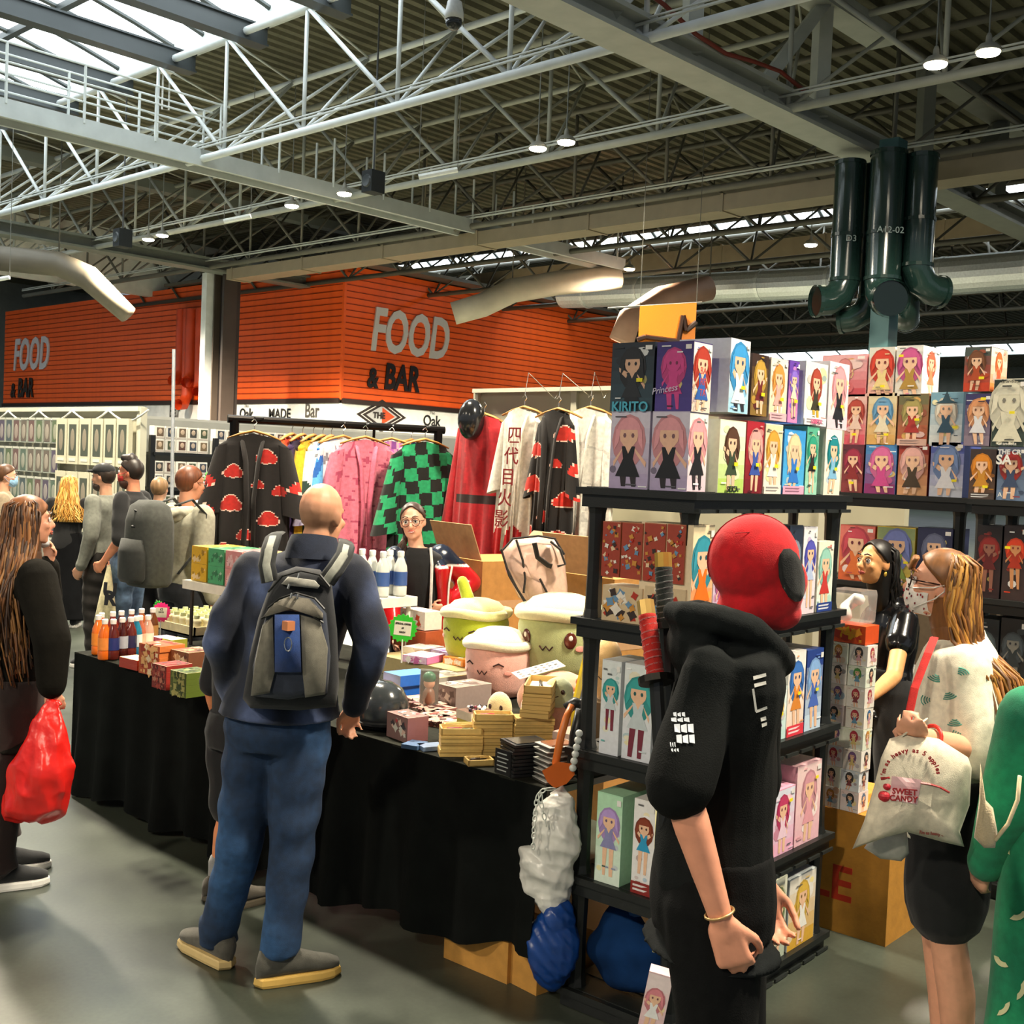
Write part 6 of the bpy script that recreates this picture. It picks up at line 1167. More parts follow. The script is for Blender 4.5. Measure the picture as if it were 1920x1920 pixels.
# white raised shelf with coloured cartons
t = thing('raised_shelf', 'white raised shelf board carrying coloured drink cartons', 'shelf', (3.85, 5.4, TZ)); b = MB(); b.box((0, 0, .36), (.3, 1.3, .03), '#ded9c6'); b.box((-.15, 0, .35), (.012, 1.3, .05), '#e6e2d2'); b.build('board', 'plastic', t)
for sx in (-.12, .12):
    for sy in (-.6, .0, .6): b = MB(); b.tube([(sx, sy, 0), (sx, sy, .35)], .012, '#2a2a28', 6); b.build('leg', 'plastic', t)
cc = [('#d8a81c', 'yellow'), ('#4aa06a', 'green'), ('#d08a8a', 'pink'), ('#b8a04a', 'tan'), ('#c8a02a', 'amber'), ('#5a9a7a', 'teal')]
for i, (c_, nm) in enumerate(cc):
    for k in range(2):
        for r_ in range(2):
            crate(0, 0, .13, .16, .1, 0, c_, '%s drink carton, %s, %s layer on the white raised shelf' % (nm, ['front row', 'back row'][r_], ['lower', 'upper'][k]), z=TZ + .377 + k * .101, top='#f0ecd8', X0=(3.79 + r_ * .135, 5.93 - i * .175), group='drink cartons on the raised shelf', pat=(c_, [mixc(c_, '#ffffff', .3), mixc(c_, '#000000', .5)], 300 + i))
# drinks stand with white bottles on the other side of the man
t = thing('drinks_stand', 'white plastic stool-top stand holding pale bottles', 'stand', (4.25, 5.0, TZ)); b = MB(); b.box((0, 0, .35), (.26, .46, .05), '#ece9df'); b.build('stand_top', 'plastic', t)
for sx in (-.1, .1):
    for sy in (-.19, .19): b = MB(); b.tube([(sx, sy, 0), (sx, sy, .33)], .014, '#e0ddd2', 6); b.build('leg', 'plastic', t)
for i, (dx, dy) in enumerate(((-.06, -.08), (-.06, -.17), (.05, -.1), (.06, -.18), (-.05, .02))): bottle('white milky drink bottle with blue wrap, %s on the white stand' % ['front middle', 'front end', 'rear middle', 'rear end', 'inner front'][i], V((4.25 + dx, 5.02 + dy, TZ + .376)), '#e4e6e0', '#3a5a9a', '#f2f2ee', 1.15, 'milky drinks on the stand')
crate(0, 0, .14, .2, .14, 0, '#e8c8c8', 'pink and white carton at the back of the white stand', z=TZ + .376, X0=(4.3, 5.12), pat=('#e8d8d8', ['#d8486a', '#f4f0ee'], 260))
# snack boxes right of the man
crate(765, 1300, .2, .14, .052, R(-8), '#aeb4c4', stk(2, 'silver and blue snack box', 'in front of the yellow boxes'), top='#5a90d8', end='#2468c8', n=2, group='blue snack boxes', jit=.012)
crate(735, 1300, .18, .14, .05, R(-5), '#6a5a9a', 'violet snack box beside the blue stack', top='#b8a8d8')
crate(838, 1272, .26, .16, .085, R(-4), '#a8a49a', stk(1, 'wide yellow-lidded snack box', 'in the middle')[0].replace(', topmost of its stack', ''), top='#e0d04a', pat=('#a8a49a', ['#c8c4b8', '#8a867c'], 262), X0=(4.0, 4.12))
crate(0, 0, .22, .14, .1, R(-3), '#9a8a84', 'grey-brown snack box against the pink plush', top='#e8e0c8', X0=(3.83, 3.83), pat=('#9a8a84', ['#c8b8b0', '#6a5a54', '#e0d8cc'], 263))
for i, (x, y, c_, tp, lab) in enumerate(((4.35, 4.45, '#8a5ac0', '#d8c8ec', 'flat purple box on the yellow snack boxes'), (4.25, 4.25, '#e08a3a', '#f0a050', 'flat orange box on the yellow snack boxes'), (4.42, 4.18, '#d87a34', '#f2b068', 'flat amber box behind the flat orange one'), (4.3, 4.62, '#e8d0c0', '#f4ece2', 'flat cream box beside the flat purple one'), (4.12, 4.42, '#d070a8', '#ecc8e0', 'flat pink box in front of the flat purple one'))):
    crate(0, 0, .17, .15, .035, R(-6 + 5 * i), c_, lab, z=TZ + .092, top=tp, X0=(x, y), pat=(tp, [c_, '#f4f0e6', mixc(c_, '#ffffff', .4)], 270 + i))
crate(0, 0, .55, .62, .09, 0, '#b8a878', 'low cream carton under the flat snack boxes', z=TZ, X0=(4.33, 4.42), name='carton_tray')
crate(0, 0, .12, .22, .1, R(-4), '#e8dcd0', 'white and red snack carton behind the green starburst', z=TZ + .2, X0=(4.42, 4.78), pat=('#ece2d8', ['#d8502c', '#f4ece4', '#c8a89a'], 280))
crate(0, 0, .16, .26, .1, 0, '#a8502c', 'rust carton under the white and red one', z=TZ + .095, X0=(4.42, 4.78))
crate(0, 0, .04, .05, .12, R(10), '#244a9a', 'small blue and white upright pack behind the flat boxes', z=TZ + .13, X0=(4.48, 4.5), front=dict(bg=('#2a58b0', '#e8eef4'), hair='#f0f0f0', cloth='#f0f0f0', seed=281))
for i in range(5): crate(0, 0, .16, .13, .022, R(-12 + 7 * i), ['#9a6a5c', '#a87a6a', '#8a5a50', '#b08a78', '#7a4a44'][i], 'pink-brown patterned card box, %s of the low spread before the pink plush' % ORD[i], X0=(3.72 - .06 * i, 3.98 - .1 * i), pat=('#c8a090', ['#8a4a44', '#e8d4c4', '#5a3a3a'], 290 + i), group='patterned card boxes')
# clear standing pack with green cap
t = thing('figure_pack', 'clear upright blister pack with green-capped doll', 'pack', atz(803, 1330, TZ), R(-47)); b = MB(); b.box((0, 0, .09), (.085, .05, .18), '#d8d8cc'); b.build('blister', 'clear', t); b = MB(); b.lathe([(.02, .01), (.03, .04), (.026, .08), (.015, .1)], '#8a5a44', 12); b.ell((0, 0, .12), (.026, .022, .026), '#d8a080'); b.build('doll', 'plastic', t, smooth=True); b = MB(); b.ell((0, 0, .145), (.03, .026, .028), '#1c6a4a'); b.build('doll_cap', 'plastic', t, smooth=True); b = MB(); b.box((0, .026, .09), (.085, .002, .18), '#7a5a52'); b.build('backing_card', 'print', t)
# black helmet
t = thing('helmet', 'glossy black helmet with pale crown at the table edge', 'helmet', atz(712, 1362, TZ)); b = MB(); b.lathe([(.085, 0), (.1, .02), (.112, .07), (.108, .12), (.085, .165), (.045, .19), (.005, .197)], '#34383a', 24, X=SC(1, 1.15, 1)); b.build('shell', 'gloss', t, smooth=True)
b = MB(); b.tube([(.113 * math.cos(a), .13 * math.sin(a), .03) for a in [k * math.pi / 12 for k in range(25)]], .01, '#0c0d0e', 6); b.build('rim', 'plastic', t); b = MB(); b.tube([(.0, .113 * math.cos(a) * 1.15, .06 + .135 * math.sin(a)) for a in [k * math.pi / 10 for k in range(11)]], .006, '#1c1e1f', 6); b.build('ridge', 'plastic', t)
crate(763, 1384, .1, .15, .1, R(-8), '#8a5a5c', 'patterned character-print box in front of the helmet', top='#ecd8c8', pat=('#8a6a66', ['#e0c0b0', '#3a3a42', '#d8d8cc', '#b8444a'], 310))
for i, (x, y, c_) in enumerate(((3.13, 3.3, '#7a90b0'), (3.2, 3.24, '#9aa4b4'), (3.1, 3.36, '#5a78a0'))): crate(0, 0, .09, .07, .016, R(-20 + 20 * i), c_, 'small silver-blue blister card, %s, beside the wooden knife boxes' % ['nearest the edge', 'topmost', 'nearest the character box'][i], z=TZ + .017 * (1 if i == 1 else 0), X0=(x, y), group='silver-blue cards')
crate(862, 1335, .12, .11, .05, R(-10), '#d0c24a', 'yellow carton under the white bead box', X0=(3.5, 3.42)); 
t = crate(0, 0, .13, .11, .035, R(-10), '#efe6d0', 'white open box of dark beads on the yellow carton', z=TZ + .051, top='#6a4a3a', X0=(3.5, 3.42))[0]; rg = random.Random(2)
for i in range(16): b = MB(); b.ell((rg.uniform(-.05, .05), rg.uniform(-.045, .045), .04), .008, rg.choice(['#2a2230', '#e8e4e0', '#7a3a44'])); b.build('bead', 'gloss', t)
# wooden knife boxes
def knife_box(label, p, rz, open_=None, w_=.13, d_=.055, h_=.022):
    t = thing('knife_box', label, 'box', p, rz, 'wooden knife boxes'); W = '#d9b56a'; b = MB()
    if open_ is None: b.box((0, 0, h_ / 2), (w_, d_, h_), W); b.box((0, 0, h_ * .62), (w_ + .002, d_ + .002, .002), '#a07c38')
    else:
        b.box((0, 0, .002), (w_, d_, .004), W)
        for sx, sy, a, c in ((-1, 0, .006, d_), (1, 0, .006, d_), (0, -1, w_, .006), (0, 1, w_, .006)): b.box((sx * (w_ / 2 - .003), sy * (d_ / 2 - .003), h_ / 2), (a, c, h_), W)
        b.box((0, 0, .006), (w_ * .9, d_ * .82, .004), '#ece4d2')
    b.build('box_body', 'wood', t)
    if open_:
        b = MB(); b.tube([(-w_ * .34, -.008, .016), (-w_ * .1, -.003, .018), (w_ * .02, 0, .018)], [.008, .007, .006], open_, 8); b.build('knife_handle', 'plastic', t, smooth=True)
        b = MB(); b.tube([(w_ * .02, 0, .018), (w_ * .2, .004, .018), (w_ * .38, .012, .018)], [.007, .008, .001], '#17181a', 6, flat=.3); b.build('knife_blade', 'steel', t)
    return t
def kstack(x, y, n, rz, what, where, z=TZ, open_=None, w_=.16, d_=.075, h_=.024, twist=0.):
    for i in range(n): knife_box('%s, %s' % (what, '%s of the stack %s' % (ORD[i] if i < n - 1 else 'topmost', where)), V((x + .003 * (i % 2), y - .002 * (i % 3), z + i * (h_ + .001))), rz + twist * i, open_ if i == n - 1 else None, w_, d_, h_)
kstack(3.16, 3.17, 4, R(-38), 'pale wooden knife box', 'at the cloth edge', open_='#8a1f1c', d_=.085, h_=.026)
kstack(3.26, 3.10, 6, R(-40), 'pale wooden knife box', 'in the middle', open_='#c82a20', w_=.15, d_=.08, h_=.026)
kstack(3.36, 2.98, 6, R(-38), 'pale wooden knife box', 'before the black packs', w_=.15, d_=.085, h_=.025)
kstack(3.42, 3.0, 4, R(32), 'turned pale wooden knife box', 'on top of the tall pile', z=TZ + .16, open_='#1c1c1e', w_=.24, d_=.11, h_=.03, twist=R(1.5))
knife_box('small open pale wooden box at the very cloth edge', V((3.115, 3.02, TZ)), R(-30), '#3a2a1c', .1, .07, .022)
knife_box('open pale wooden box with black ring behind the edge stack', V((3.3, 3.3, TZ + .05)), R(-30), '#101012', .14, .08, .024); crate(0, 0, .13, .08, .049, R(-30), '#c9a862', 'plain wooden block under the open ring box', X0=(3.3, 3.3))
# black blister packs and silver packs
for i in range(9): 
    t = thing('blister_pack', 'black blister pack, %s of the stack before the wooden boxes' % (ORD[i] if i < 8 else 'topmost'), 'pack', (3.16 + .002 * (i % 2), 2.83, TZ + i * .0135), R(-25 + 3 * (i % 3)), 'black blister packs'); b = MB(); b.box((0, 0, .005), (.15, .12, .01), '#14171a'); b.build('tray_card', 'print', t)
    b = MB(); b.box((0, 0, .0115), (.125, .095, .003), '#2c3136'); b.build('blister', 'gloss', t)
t = thing('price_card', 'black price card with white handwriting leaning on the black packs', 'sign', (3.075, 2.86, TZ), R(-95)); b = MB(); b.box((0, 0, .045), (.085, .003, .09), '#101112'); b.build('card', 'print', t); b = MB()
for i in range(5): b.box((-.004 + .004 * (i % 2), -.0025, .075 - i * .015), (.05 + .01 * (i % 2), .001, .004), '#c8ccc8')
b.build('handwriting', 'print', t)
for i in range(8):
    t = thing('silver_pack', 'silver and clear badge pack, %s of the stack at the table corner' % (ORD[i] if i < 7 else 'topmost'), 'pack', (3.17 + .003 * (i % 2), 2.69 - .003 * (i % 3), TZ + i * .0175), R(-20 + 4 * (i % 3)), 'silver badge packs'); b = MB(); b.box((0, 0, .004), (.13, .1, .008), '#4a4640'); b.box((0, 0, .009), (.134, .104, .002), '#d6d4cc'); b.build('tray_card', 'print', t); b = MB(); b.box((0, 0, .0125), (.1, .075, .006), '#a86a4a' if i == 7 else '#8c8a84'); b.build('blister', 'gloss', t)
for i in range(5): crate(0, 0, .12, .1, .028, R(-12 + 5 * i), ['#7a1c1c', '#5a1a1a', '#8a3028', '#a0503c', '#e0c0b0'][i], 'red and pink flat pack, %s of the pile behind the silver packs' % (ORD[i] if i < 4 else 'topmost'), z=TZ + i * .0285, X0=(3.34, 2.76), group='red flat packs')
# orange toy axe standing against the rack
t = thing('toy_axe', 'orange plastic toy axe standing at the table corner', 'toy', at(1048, 1470, 4.05)); o = V(t.location); b = MB(); P_ = [at(1050, 1462, 4.05) - o, at(1042, 1430, 4.05) - o, at(1052, 1380, 4.06) - o, at(1062, 1345, 4.08) - o, at(1072, 1322, 4.1) - o]; b.tube(P_, [.014, .014, .014, .013, .011], '#c8681c', 10); b.build('handle', 'plastic', t, smooth=True)
b = MB(); bl_ = [(1016, 1445), (1026, 1440), (1046, 1428), (1072, 1432), (1078, 1452), (1062, 1470), (1040, 1478), (1026, 1466)]; b.loft([[at(x, y, 4.02 + k) - o for x, y in bl_] for k in (0, .03)], '#c45c16'); b.build('axe_head', 'plastic', t)
# dark tools with clear beads hanging at the rack edge
t = thing('dark_tool_bundle', 'bundle of black toy tools beside the orange axe', 'toy', at(1075, 1440, 4.1)); o = V(t.location)
for k, (pts, r_) in enumerate((([(1072, 1450), (1078, 1380), (1090, 1330)], .02), ([(1090, 1455), (1092, 1390), (1088, 1340)], .017), ([(1062, 1330), (1078, 1318), (1096, 1325)], .022))): b = MB(); b.tube([at(x, y, 4.1 + .03 * k) - o for x, y in pts], r_, '#17191a', 8); b.build('tool', 'plastic', t, smooth=True)
bd = thing('bead_strip', 'strip of clear round beads hanging by the black toys', 'beads', at(1082, 1440, 4.0)); o = V(bd.location)
for i in range(6): b = MB(); b.ell(at(1086 - i * 2.4, 1375 + i * 13, 4.0) - o, .013, '#c9ccc8'); b.build('bead', 'gloss', bd, smooth=True)
t = thing('toy_katana', 'yellow toy sword in a silver scabbard leaning on the rack', 'sword', at(1080, 1320, 4.3)); o = V(t.location); b = MB(); b.tube([(0, 0, -.14), (0, 0, 0), at(1105, 1215, 4.35) - o], .02, '#e2c01e', 8, flat=.6); b.build('grip', 'plastic', t); b = MB(); b.tube([at(1090, 1322, 4.26) - o, at(1106, 1250, 4.28) - o], .011, '#c8ccd0', 8); b.build('scabbard', 'steel', t); b = MB(); b.tube([V((0, 0, -.01)), V((0, 0, .006))], .032, '#1a1a1a', 12); b.build('guard', 'metal', t)
# plastic chain hanging over the edge
t = thing('plastic_chain', 'pale plastic chain looped over the table corner', 'chain', at(1018, 1484, 4.0)); o = V(t.location)
def link_(a, c, k):
    b = MB(); d = (c - a); u_ = d.normalized(); s_ = u_.orthogonal().normalized() if k % 2 else u_.cross(u_.orthogonal()).normalized(); m_ = (a + c) / 2; b.tube([m_ + u_ * math.cos(t_) * d.length * .62 + s_ * math.sin(t_) * .0065 for t_ in [q * math.pi / 5 for q in range(11)]], .0022, '#d8dcd4', 5); b.build('chain_link', 'plastic', t, smooth=True)
for pts in ([(1040, 1479), (1022, 1480), (1013, 1486), (1006, 1500), (1003, 1530), (1001, 1562), (999, 1592)], [(1013, 1486), (1014, 1505), (1019, 1525), (1024, 1548)]):
    P_ = [at(x, y, 3.99) - o for x, y in pts]
    for a_, c_ in zip(P_, P_[1:]):
        n_ = max(1, int((c_ - a_).length / .018))
        for k in range(n_): link_(a_.lerp(c_, k / n_), a_.lerp(c_, (k + 1) / n_), k)
# white and blue carrier bags stuffed at the rack foot
wbg = thing('white_bag_bundle', 'crumpled bundle of white plastic bags hanging at the rack', 'bag', V((3.03, 2.62, .4))); b = MB(); b.ell((.05, -.02, .2), (.07, .1, .16), '#888888'); b.ell((.05, .02, .06), (.075, .11, .12), '#888888'); b.cap((.05, -.02, .0), (.06, -.03, -.1), .07, .03); q = remesh(b, 'bag_body', 'polybag', .006, '#e4e3dc', wbg, 1, crumple(.03, 17, 21)); b = MB(); b.tube([(.05, 0, .33), (.08, -.03, .36)], .02, '#dcdcd4', 6); b.build('bag_knot', 'polybag', wbg)
bbg = thing('blue_bag_bundle', 'crumpled dark blue plastic bags below the white ones', 'bag', V((3.06, 2.62, .12))); b = MB(); b.ell((0.02, -.03, .1), (.07, .1, .15), '#888888'); b.ell((.02, -.05, .2), (.06, .06, .08), '#888888'); remesh(b, 'bag_body', 'polybag', .006, '#123e86', bbg, 1, crumple(.028, 17, 22)); b = MB(); b.tube([(0, -.05, .26), (-.01, -.02, .29)], .016, '#1a4c96', 6); b.build('bag_knot', 'polybag', bbg)
# cartons under the table
for x, y, w_, d_, h_, rz, lab in ((3.24, 2.98, .3, .32, .15, R(2), 'cardboard box pushed under the cloth, nearer the man'), (3.26, 2.74, .3, .14, .16, R(-4), 'cardboard box pushed under the cloth, nearer the rack')):
    t = thing('cardboard_box', lab, 'box', (x, y, 0), rz); b = MB(); b.box((0, 0, h_ / 2), (w_, d_, h_), '#c08a3e'); b.build('carton', 'card', t); b = MB(); b.box((0, 0, h_ + .0005), (w_, .04, .001), '#a87a34'); b.build('tape', 'plastic', t)

# ---- plush cups
def plush_cup(label, p, r, h, colr, rim, rz, face, straw=None, tilt=(0, 0), nod=0):
    t = thing('plush_cup', label, 'plush toy', p, rz); t.rotation_euler = (tilt[0], tilt[1], rz)
    b = MB(); b.lathe([(r * .55, 0), (r * .78, h * .03), (r * .9, h * .15), (r, h * .4), (r * 1.02, h * .62), (r * .96, h * .74), (r * .85, h * .78)], colr, 28); b.build('cup_body', 'plush', t, smooth=True)
    b = MB(); b.tube([(r * .98 * math.cos(a), r * .98 * math.sin(a), h * .78 + .006 * math.sin(3 * a)) for a in [k * math.pi / 14 for k in range(29)]], r * .15, rim, 10); b.build('rim_roll', 'plush', t, smooth=True)
    b = MB(); b.lathe([(r * .95, h * .78), (r * .9, h * .85), (r * .7, h * .95), (r * .4, h * 1.0), (.005, h * 1.01)], rim, 24); b.build('lid_dome', 'plush', t, smooth=True)
    if straw: b = MB(); b.cap((-r * .3, 0, h * .95), (-r * .55, 0, h * 1.25), r * .2, r * .17, straw); b.build('straw', 'plush', t, smooth=True)
    def sp(a, z, k=1.015): rr = r * np.interp(z / h, [0, .15, .4, .62, .74], [.7, .9, 1, 1.02, .96]) * k; return V((rr * math.sin(a), -rr * math.cos(a), z))
    dk = '#3a1c14'
    for sx in (-1, 1):
        if face == 'round': b = MB(); b.ell((0, 0, 0), (r * .15, r * .03, r * .19), '#5a2416', T(*sp(sx * .55, h * .5)) @ RZ(sx * .55)); b.build('eye', 'gloss', t, smooth=True); b = MB(); b.ell((0, -r * .03, r * .06), (r * .05, r * .01, r * .06), '#f4e8dc', T(*sp(sx * .55, h * .5)) @ RZ(sx * .55)); b.build('eye_glint', 'gloss', t, smooth=True)
        else: b = MB(); b.tube([sp(sx * .5 - .16, h * .5), sp(sx * .5, h * .54), sp(sx * .5 + .16, h * .5)], r * .022, dk, 5); b.build('closed_eye', 'cloth', t)
        b = MB(); b.ell((0, 0, 0), (r * .13, r * .012, r * .07), '#e89a8a', T(*sp(sx * .8, h * .4, 1.005)) @ RZ(sx * .8)); b.build('cheek', 'plush', t, smooth=True)
    b = MB(); b.tube([sp(-.16, h * .42), sp(-.08, h * .37), sp(0, h * .42), sp(.08, h * .37), sp(.16, h * .42)], r * .02, dk, 5); b.build('mouth', 'cloth', t)
    return t
fz = lambda hd: AZ - math.pi / 2 + R(hd)
plush_cup('pink plush cup with winking face in the middle of the pile', V((4.13, 3.9, TZ)), .16, .33, '#e9b0a0', '#eee2c0', fz(-28), 'wink')
plush_cup('lime plush cup with straw and sad face behind the pink one', V((4.35, 4.28, TZ + .1)), .17, .32, '#a8b41e', '#e6dfa0', fz(-30), 'wink', straw='#b4c02a')
plush_cup('big sage green plush cup with round eyes beside the rack', V((4.38, 3.72, TZ + .1)), .21, .4, '#b4bc80', '#e6dfae', fz(-22), 'round')
crate(0, 0, .34, .34, .099, 0, '#8a7a5a', 'plain carton under the lime plush cup', z=TZ, X0=(4.36, 4.28), name='carton_block'); crate(0, 0, .36, .36, .099, 0, '#8a7a5a', 'plain carton under the big sage plush cup', z=TZ, X0=(4.36, 3.72), name='carton_block')
def blob(label, p, parts, colr, rz, face=True, mat='plush', voxel=.008, tilt=(0, 0)):
    t = thing('plush_toy', label, 'plush toy', p, rz); t.rotation_euler = (tilt[0], tilt[1], rz); b = MB()
    for c, r in parts: b.ell(c, r, '#888888')
    remesh(b, 'plush_body', 'plush', voxel, colr, t, 3)
    if face:
        (c, r) = parts[0]; r = r if isinstance(r, tuple) else (r, r, r)
        for sx in (-1, 1): b = MB(); b.ell((c[0] + sx * r[0] * .45, c[1] - r[1] * .88, c[2] + r[2] * .15), (r[0] * .14, r[1] * .08, r[2] * .16), '#3a1c14'); b.build('eye', 'gloss', t, smooth=True)
        b = MB(); b.tube([(c[0] - r[0] * .2, c[1] - r[1] * .98, c[2] - r[2] * .12), (c[0], c[1] - r[1] * 1.02, c[2] - r[2] * .2), (c[0] + r[0] * .2, c[1] - r[1] * .98, c[2] - r[2] * .12)], r[0] * .03, '#3a1c14', 5); b.build('mouth', 'cloth', t)
    return t
t = blob('round peach plush lying on its side under a printed leaflet', V((3.92, 3.32, TZ)), [((0, 0, .12), (.14, .12, .105)), ((-.1, .02, .1), (.09, .09, .085)), ((0, .02, .05), (.12, .1, .05))], '#e6a888', fz(10), False)
b = MB(); b.ell((.06, -.12, .2), (.022, .01, .02), '#c86a5a'); b.ell((.1, -.09, .13), (.03, .012, .03), '#f0c0a8'); b.build('cheek', 'plush', t, smooth=True)
lf = thing('leaflet', 'white printed leaflet draped over the peach plush', 'paper', V((3.86, 3.4, TZ + .225)), fz(20), None, (R(6), R(-14), fz(20))); b = MB(); b.box((0, 0, 0), (.22, .1, .003), '#ece6d8'); b.build('sheet', 'print', lf); b = MB()
for i in range(3):
    for k in range(7): b.box((-.085 + k * .028, -.03 + i * .03, .002), (.014, .014, .001), random.Random(i * 9 + k).choice(['#4a4a4a', '#b86a5a', '#6a7a9a']))
b.build('printed_figures', 'print', lf)
blob('pink plush with small winking face lying before the cups', V((3.72, 3.24, TZ)), [((0, 0, .1), (.1, .09, .09)), ((.12, .03, .09), (.12, .1, .085)), ((-.02, .08, .09), (.09, .08, .08))], '#e9b49c', fz(-20))
blob('small cream plush block with round eye beside the wooden boxes', V((3.62, 3.4, TZ)), [((0, 0, .08), (.06, .04, .075))], '#e6cf9a', fz(-30))
t = blob('pale green ghost plush sitting on the pink plush egg', V((3.52, 2.99, TZ + .17)), [((0, 0, .06), (.062, .055, .06)), ((0, 0, .03), (.07, .062, .035))], '#c9cfa4', fz(-15))
blob('pink egg-shaped plush beside the orange axe', V((3.52, 2.98, TZ)), [((0, 0, .09), (.095, .085, .095))], '#e8a894', fz(-15), False)
blob('tan plush with dark eye squeezed against the rack post', V((3.86, 3.02, TZ + .16)), [((0, 0, .12), (.07, .08, .14))], '#dcb478', fz(-20)); crate(0, 0, .18, .2, .158, 0, '#6a5a44', 'plain brown carton under the tan plush', z=TZ, X0=(3.86, 3.02), name='carton_block')

# ---- cardboard boxes, vinyl bag behind the table
def carton(label, p, w_, d_, h_, rz, flaps=True, colr='#b98546', letters=None):
    t = thing('cardboard_box', label, 'box', p, rz); b = MB(); b.box((0, 0, h_ / 2), (w_, d_, h_), colr); b.build('carton', 'card', t)
    if flaps:
        for sx, a in ((-1, 1.0), (1, .6)): b = MB(); b.box((sx * d_ * .24, 0, 0), (d_ * .46, d_ * .96, .005), mixc(colr, '#ffffff', .08), T(sx * w_ / 2, 0, h_) @ RY(-sx * a * 1.2)); b.build('flap', 'card', t)
    b = MB(); b.box((0, -d_ / 2 - .001, h_ * .52), (w_, .001, .05), mixc(colr, '#ffffff', .12)); b.build('tape', 'plastic', t)
    return t
carton('open cardboard box standing behind the seller with glasses', V((5.35, 5.1, .75)), .55, .5, .55, R(-12)); carton('cardboard box supporting the open one behind the seller', V((5.35, 5.1, 0)), .6, .55, .74, R(-12), False)
carton('tall cardboard box behind the rack and plush cups', V((5.2, 4.05, .55)), .5, .5, .75, R(-6)); carton('lower cardboard box behind the plush cups', V((5.2, 4.05, 0)), .55, .52, .54, R(-6), False)
vb = thing('vinyl_blanket_bag', 'clear vinyl bag with black piping holding a pink and white blanket', 'bag', at(1005, 1150, 6.0)); o = V(vb.location); VO = [(942, 1032), (962, 1010), (1010, 1005), (1040, 1010), (1058, 1040), (1064, 1100), (1066, 1150), (1010, 1152), (972, 1120), (948, 1070)]
flatbag(vb, VO, 6.0, .14, '#dcb8a6', 'blanket', 'clearbag', 31)
for pts in ([(942, 1032), (962, 1010), (1010, 1005), (1040, 1010), (1058, 1040)], [(968, 1012), (980, 1050), (985, 1085), (982, 1112)], [(950, 1065), (970, 1105), (1000, 1150)], [(1012, 1085), (1030, 1120), (1048, 1150)], [(940, 1030), (955, 1080), (985, 1130)]):
    b = MB(); b.tube([at(x, y, 5.86) - o for x, y in pts], .006, '#231c1a', 5); b.build('piping', 'cloth', vb)
for pts in ([(1002, 1018), (1008, 1045), (1028, 1060), (1035, 1062)], [(1032, 1015), (1050, 1030), (1060, 1058), (1045, 1062)]): b = MB(); b.tube([at(x, y, 5.83) - o for x, y in pts], .016, '#1c1614', 6, flat=.4); b.build('carry_handle', 'cloth', vb)
b = MB(); b.cap(at(1012, 1150, 5.85) - o, at(1014, 1140, 5.85) - o, .05, .04, '#e0a05a'); b.build('orange_trim', 'plush', vb, smooth=True)

# ---- big carton and blind boxes by the girl
t = thing('cardboard_box', 'large cardboard box with red letters on the floor by the girl', 'box', (4.75, 2.26, 0), R(2)); b = MB(); b.box((0, 0, .255), (.53, .44, .51), '#b9812c'); b.build('carton', 'card', t); b = MB(); b.box((0, 0, .5105), (.53, .05, .001), '#a06f28'); b.build('tape', 'plastic', t); text('LE', .2, '#b8341c', t, T(-.266, .03, .2) @ RZ(-math.pi / 2) @ RX(math.pi / 2), bold=.004, extrude=.0006)
rg = random.Random(11); k = 0; TINT = ['#e9e2d6', '#efe9e0', '#dfe4e2', '#ecd9d6', '#e4ead8', '#d9e2ea']
for iz in range(8):
    for iy in range(2):
        for ix in range(1):
            p = V((4.53 + ix * .088 + rg.uniform(-.004, .004), 2.215 + iy * .083 + rg.uniform(-.004, .004), .512 + iz * .0865)); c_ = rg.choice(TINT)
            figure_box('small white blind box, layer %s, column %s from the aisle, %s row of the tower' % (['one', 'two', 'three', 'four', 'five', 'six', 'seven', 'eight', 'nine'][iz], ['one', 'two', 'three', 'four', 'five'][iy], ['front', 'middle', 'back'][ix]), p, -math.pi / 2 + rg.uniform(-.04, .04), .08, .085, .085, c_,
                       front=dict(bg=(c_, mixc(c_, '#ffffff', .3)), hair=rg.choice(['#b83a4a', '#3a6a9a', '#c88a3a', '#7a5a8a', '#3a3a3a', '#5a9a4a']), cloth=rg.choice(['#d8a0a8', '#6a9ab8', '#e0c880', '#8a4a4a']), seed=400 + k, blobs=1) if ix == 0 else None, side=dict(bg=(c_, c_), hair=rg.choice(['#b83a4a', '#3a6a9a', '#c88a3a', '#3a3a3a']), cloth=rg.choice(['#d8a0a8', '#6a9ab8', '#8a4a4a']), seed=500 + k, blobs=1) if iy == 0 else None, name='blind_box', group='blind boxes in the tower'); k += 1
figure_box('orange snack-print carton on the blind box tower', V((4.55, 2.27, 1.206)), -math.pi / 2, .17, .12, .075, '#d8501c', pat=('#d8501c', ['#e8b41c', '#f0a02c', '#b8341c'], 600)); 
t = thing('clear_tub', 'clear plastic tub of white items on top of the blind box tower', 'tub', V((4.55, 2.28, 1.283))); b = MB(); b.lathe([(.09, 0), (.1, .01), (.105, .12), (.1, .14)], '#e6dfd8', 4, X=RZ(math.pi / 4)); b.build('tub_wall', 'clear', t); b = MB(); b.tube([(-.05, 0, .03), (0, .03, .06), (.04, 0, .1), (0, -.03, .1)], .025, '#efeae4', 8); b.build('white_contents', 'plastic', t, smooth=True)
